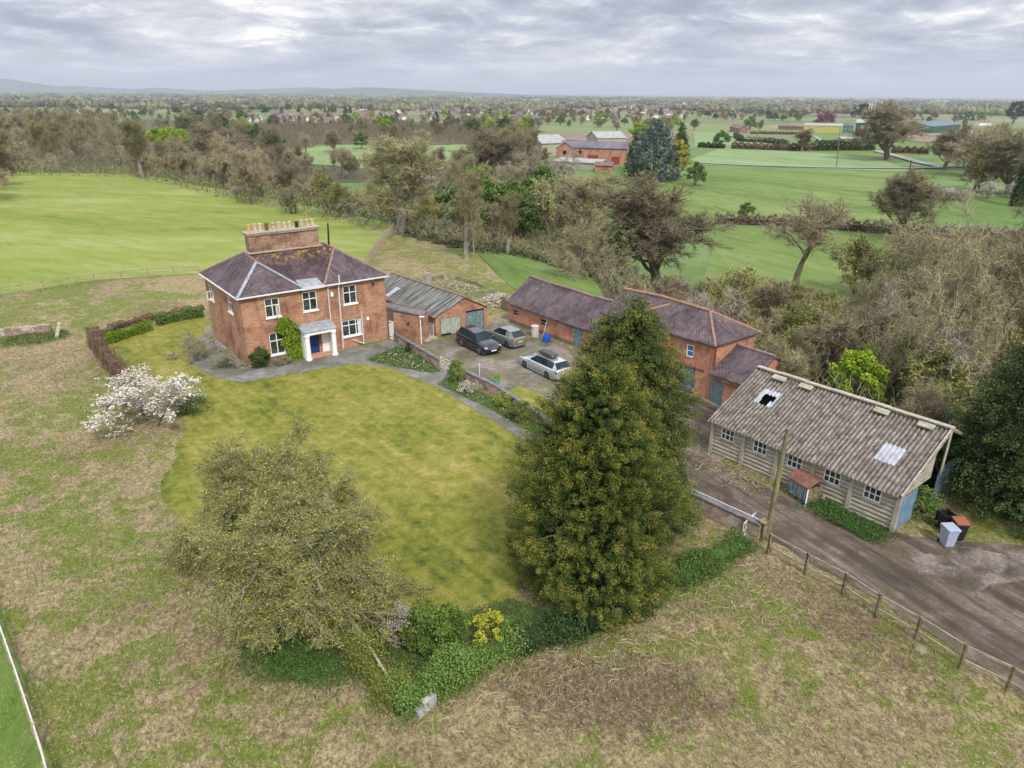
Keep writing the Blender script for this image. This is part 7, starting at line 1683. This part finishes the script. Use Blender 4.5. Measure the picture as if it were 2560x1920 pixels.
# wheelie bins
def bin_(x, y, ang, bm, lm, label, open_=False):
    c = P(x, y); root = thing('wheelie_bin', c, label, 'bin'); e = np.array([math.cos(ang), math.sin(ang), 0]); n = perp(e); m = MB()
    lo = [c - e * .22 - n * .26, c + e * .22 - n * .26, c + e * .22 + n * .22, c - e * .22 + n * .22]; hi = [c - e * .29 - n * .33, c + e * .29 - n * .33, c + e * .29 + n * .33, c - e * .29 + n * .33]
    lo = [q + ZU * .06 for q in lo]; hi = [q + ZU * .98 for q in hi]
    m.add(lo + hi, [[3, 2, 1, 0], [0, 1, 5, 4], [1, 2, 6, 5], [2, 3, 7, 6], [3, 0, 4, 7]])
    for a, b2 in ((0, 1), (1, 2), (2, 3), (3, 0)): m.bar(hi[a], hi[b2], .06, .06)
    m.build('bin_body', bm, root); m = MB()
    if open_: m.poly([q - ZU * .25 for q in hi]); m.build('dark_inside', M_DARK, root); m = MB(); m.box(hi[3] + n * .03 - ZU * .6, e * .6, n * .05, ZU * .6)
    else: slab(m, [hi[0] - n * .05 - e * .03 + ZU * .09, hi[1] - n * .05 + e * .03 + ZU * .09, hi[2] + e * .03 + ZU * .14, hi[3] - e * .03 + ZU * .14], .06)
    m.build('lid', lm, root)
    for sg in (-1, 1): m = MB(); q = c + n * .28 + e * sg * .2 + ZU * .1; m.tube([q - e * .03, q + e * .03], [.1, .1], 10); m.build('wheel', M_BLACK, root)
    m = MB(); m.tube([hi[3] + n * .1 + e * .08 + ZU * .05, hi[2] + n * .1 - e * .08 + ZU * .05], .02, 6); m.build('handle', bm, root)
    return root
M_BGREY = plain('pale_grey_bin', (.32, .36, .46), .5, var=.1)
bin_(2043, 1177, .1, M_BGREY, M_BGREY, 'pale blue-grey wheelie bin in front of the other two'); 
bin_(2065, 1163, -.1, M_BLACK, plain('brown_red_lid', (.28, .10, .06), .5), 'black wheelie bin with red-brown lid, at the right of the three'); 
bin_(2038, 1144, .2, M_BLACK, M_BLACK, 'black wheelie bin with its lid open, at the back of the three', True)
# nettles, flowers, litter
groundcover('nettles', [r4(860, 1000), r4(1000, 980), r4(1110, 1040), r4(1380, 1165), r4(1290, 1235), r4(1050, 1120)], 9000, .45, .085, M_LIME and mat('nettle_green', m_tint([(0, (.02, .06, .01)), (.5, (.05, .105, .018)), (1, (.09, .17, .035))], noise=0)), 'bed of bright green nettles along the front of the precast shed', 51, cat='nettles')
groundcover('ground_ivy', [(520, 1380), (620, 1375), (740, 1400), (800, 1450), (700, 1490), (560, 1470)], 9000, .35, .09, MATS['nettle_green'], 'patch of green nettles under the nearer apple tree', 52, cat='nettles')
groundcover('nettles', [(0, 735), (60, 722), (140, 715), (160, 728), (90, 745), (0, 752)], 3500, .4, .10, MATS['nettle_green'], 'dark nettles at the foot of the tumbled brick wall', 53, cat='nettles')
groundcover('flowers', [(805, 777), (873, 748), (893, 755), (942, 800), (900, 800)], 420, .25, .09, M_FLOW, 'white, blue and yellow spring flowers in the triangular bed', 54, cat='flowers', minh=.1)
groundcover('flowers', [(950, 828), (1060, 862), (1178, 930), (1165, 942), (1060, 882)], 320, .22, .08, M_FLOW, 'white and red spring flowers along the garden wall bed', 55, cat='flowers', minh=.1)
groundcover('flowers', [(395, 855), (425, 838), (450, 858), (420, 878), (380, 876)], 360, .25, .10, M_WHFL, 'white narcissi at the edge of the lawn by the blossom tree', 56, cat='flowers', minh=.1)
groundcover('bed_plants', [(792, 778), (873, 742), (897, 752), (952, 802), (930, 806), (850, 792)], 3500, .22, .09, MATS['nettle_green'], 'green leaves filling the triangular flower bed', 57, cat='plants')
groundcover('bed_plants', [(944, 830), (962, 818), (1060, 855), (1180, 925), (1165, 945), (1060, 885)], 4500, .22, .09, M_LEAF, 'low green plants in the bed along the garden wall', 58, cat='plants', patchy=.5)
groundcover('bed_plants', [(700, 1370), (860, 1330), (1010, 1322), (1110, 1292), (1200, 1330), (1290, 1345), (1100, 1420), (980, 1480), (850, 1530)], 15000, .45, .09, M_LEAF, 'tangled green plants in the bottom corner bed of the garden', 59, cat='plants', patchy=.6)
groundcover('bed_plants', [(375, 870), (420, 850), (460, 870), (430, 900), (380, 900)], 1800, .3, .10, MATS['nettle_green'], 'green leaves under the narcissi', 60, cat='plants')
def blades(name, poly, n, h, wd, m, label, seed, lie=.3, world=False, clump=.16, per=9, maskf=None, cat='grass'):
    rg = np.random.default_rng(seed); W = np.array([P(*q)[:2] for q in poly]); lo, hi = W.min(0), W.max(0); xy = rg.uniform(lo, hi, (n * 3, 2)); xy = xy[in_poly(xy[:, 0], xy[:, 1], W)]
    if maskf is not None: xy = xy[maskf(xy[:, 0], xy[:, 1], rg)]
    xy = xy[:n]; xy = np.repeat(xy, per, 0) + rg.normal(size=(len(xy) * per, 2)) * clump
    k = len(xy); base = np.stack([xy[:, 0], xy[:, 1], hgt(xy[:, 0], xy[:, 1])], 1); a = rg.uniform(0, 6.28, k); hh = h * rg.uniform(.4, 1.2, k); ln = rg.uniform(0, lie, k) + lie * .4
    tip = base + np.stack([np.cos(a) * ln * hh * 2, np.sin(a) * ln * hh * 2, hh * (1 - .4 * min(lie, 1))], 1); s_ = np.stack([-np.sin(a), np.cos(a), 0 * a], 1) * wd * .5
    v = np.stack([base - s_, base + s_, tip], 1).reshape(-1, 3); f = np.arange(3 * k).reshape(-1, 3); b_ = MB(); b_.add(v, f, 0, np.clip(rg.normal(.5, .22, k), 0, 1)); return tag(b_.build(name, m, uv=False), label, cat, kind='stuff')
lawn_poly = np.array([T(*q)[:2] for q in [(232, 742), (300, 705), (440, 682), (560, 790), (832, 788), (960, 820), (1180, 935), (1480, 1085), (1640, 1165), (1300, 1340), (1110, 1400), (1010, 1420), (850, 1530), (700, 1360), (470, 1240), (345, 1060), (400, 930), (400, 850), (330, 810), (262, 790)]])
def gm_(x, y, rg): return ~in_poly(x, y, lawn_poly) & (np.sin(x * .9 + 2 * np.sin(y * .5)) * np.sin(y * .8 + 2 * np.sin(x * .4)) + rg.normal(0, .25, len(x)) > .22)
def sm_(x, y, rg): return ~in_poly(x, y, lawn_poly)
RZONE = [(-120, 780), (230, 780), (430, 1100), (700, 1400), (860, 1560), (1100, 1430), (1450, 1300), (1640, 1190), (1900, 1330), (2150, 1480), (2330, 1640), (2300, 1760), (-100, 1760)]
blades('dead_grass', RZONE, 6500, .075, .024, M_STRAW, 'dry straw-coloured cut grass over the rough ground', 61, .9, maskf=sm_)
blades('grass_tufts', RZONE, 5600, .17, .026, M_GBLADE, 'scattered green grass tufts in the rough ground', 62, .35, maskf=gm_, clump=.22)
def litter(name, poly, n, L_, wd, m, label, seed):
    rg = np.random.default_rng(seed); W = np.array([P(*q)[:2] for q in poly]); lo, hi = W.min(0), W.max(0); xy = rg.uniform(lo, hi, (n * 4, 2)); xy = xy[in_poly(xy[:, 0], xy[:, 1], W)][:n]; k = len(xy); xy = xy + rg.normal(size=xy.shape) * .9
    a = rg.uniform(0, 6.28, k); l_ = L_ * rg.uniform(.25, 1, k) ** 1.5; p = np.stack([xy[:, 0], xy[:, 1], rg.uniform(.01, .12, k)], 1); q = p + np.stack([np.cos(a) * l_, np.sin(a) * l_, rg.normal(0, .06, k)], 1); q[:, 2] = np.maximum(q[:, 2], .01)
    v, f = slivers(p, q, wd, rg); b_ = MB(); b_.add(v, f, 0, np.repeat(rg.uniform(.2, 1, k), 2)); return tag(b_.build(name, m, uv=False), label, 'twigs', kind='stuff')
litter('twig_litter', [(1100, 1440), (1300, 1350), (1450, 1290), (1600, 1190), (1760, 1270), (1500, 1400), (1250, 1480), (1000, 1560), (930, 1550)], 2600, .7, .020, M_STRAW, 'pale cut twigs and brash lying below the conifer and hedge', 71)
litter('twig_litter', [(1700, 1240), (1800, 1260), (2000, 1400), (2080, 1500), (1980, 1510), (1800, 1380)], 1500, .5, .022, M_HEDGEB, 'brown bark and twig debris along the track fence', 72)
litter('twig_litter', [(170, 760), (290, 860), (380, 950), (330, 1010), (240, 930), (180, 850)], 2600, .35, .02, M_STRAW, 'pale hedge clippings beside the brown beech hedge', 73)
litter('twig_litter', [r4(290, 670), r4(480, 740), r4(700, 850), r4(620, 900), r4(300, 750)], 1500, .4, .025, M_STRAW, 'dry straw litter along the foot of the precast shed', 74)
b_ = MB(); a = P(1322, 1338); c = P(1368, 1318); b_.tube([a + ZU * .3, c + ZU * .3], [.17, .15], 10); tag(b_.build('felled_log', M_WOOD, loc=a), 'sawn pale log lying at the foot of the golden conifer', 'log')
b_ = MB(); a = P(1305, 1355); c = P(1318, 1335); b_.tube([a + ZU * .1, c + ZU * .3], [.08, .07], 8); tag(b_.build('short_log', M_WOOD, loc=a), 'short upright log end left of the sawn log', 'log')
b_ = MB(); a = P(772, 1392); c = P(850, 1520); b_.bar(a + ZU * 1.0, c + ZU * 1.0, .07, .07); b_.bar(a - ZU * .1, a + ZU * 1.0, .09); b_.bar(c - ZU * .1, c + ZU * 1.0, .09); tag(b_.build('fallen_rail', M_WOOD, loc=a), 'bare wooden rail running along the brushy hedge at the bottom corner', 'rail')
b_ = MB(); a = P(905, 1555); e_ = unit(P(935, 1530) - a); b_.box(a, e_ * .9, perp(e_) * .25, ZU * .30); b_.box(a + e_ * .3 + ZU * .30, e_ * .6, perp(e_) * .25, ZU * .2); tag(b_.build('exposed_stone_wall', mat('pale_wall_end', lambda t, b: t.ramp(t.noise(POS(t), 4, 4), [(.3, (.20, .19, .17)), (.7, (.45, .44, .42))])), loc=a), 'short exposed pale end of garden wall under the ivy', 'wall')
b_ = MB(); a = P(*r6(1385, 975)); rg_ = np.random.default_rng(2)
b_.tube([a - ZU * .05, a + ZU * .08, a + ZU * .14], [.34, .27, .09], 7); tag(b_.build('boulder', M_BLOCK, loc=a), 'pale boulder beside the mossy fence', 'stone')

# ------------------------------------------------------------------ air
def m_haze():
    m = bpy.data.materials.new('haze'); m.use_nodes = True; t = NT(m.node_tree); t.n.clear(); v = t.node('ShaderNodeVolumePrincipled'); v.inputs['Color'].default_value = (.84, .89, 1.0, 1); v.inputs['Density'].default_value = HAZE
    v.inputs['Anisotropy'].default_value = .3
    o = t.node('ShaderNodeOutputMaterial'); t.l.new(v.outputs[0], o.inputs['Volume']); return m
HAZE = .000085
b_ = MB(); b_.box((-32000, -22000, -28), (64000, 0, 0), (0, 56000, 0), (0, 0, 340)); tag(b_.build('haze', m_haze(), uv=False), 'thin pale air haze over the countryside', 'haze', kind='stuff')
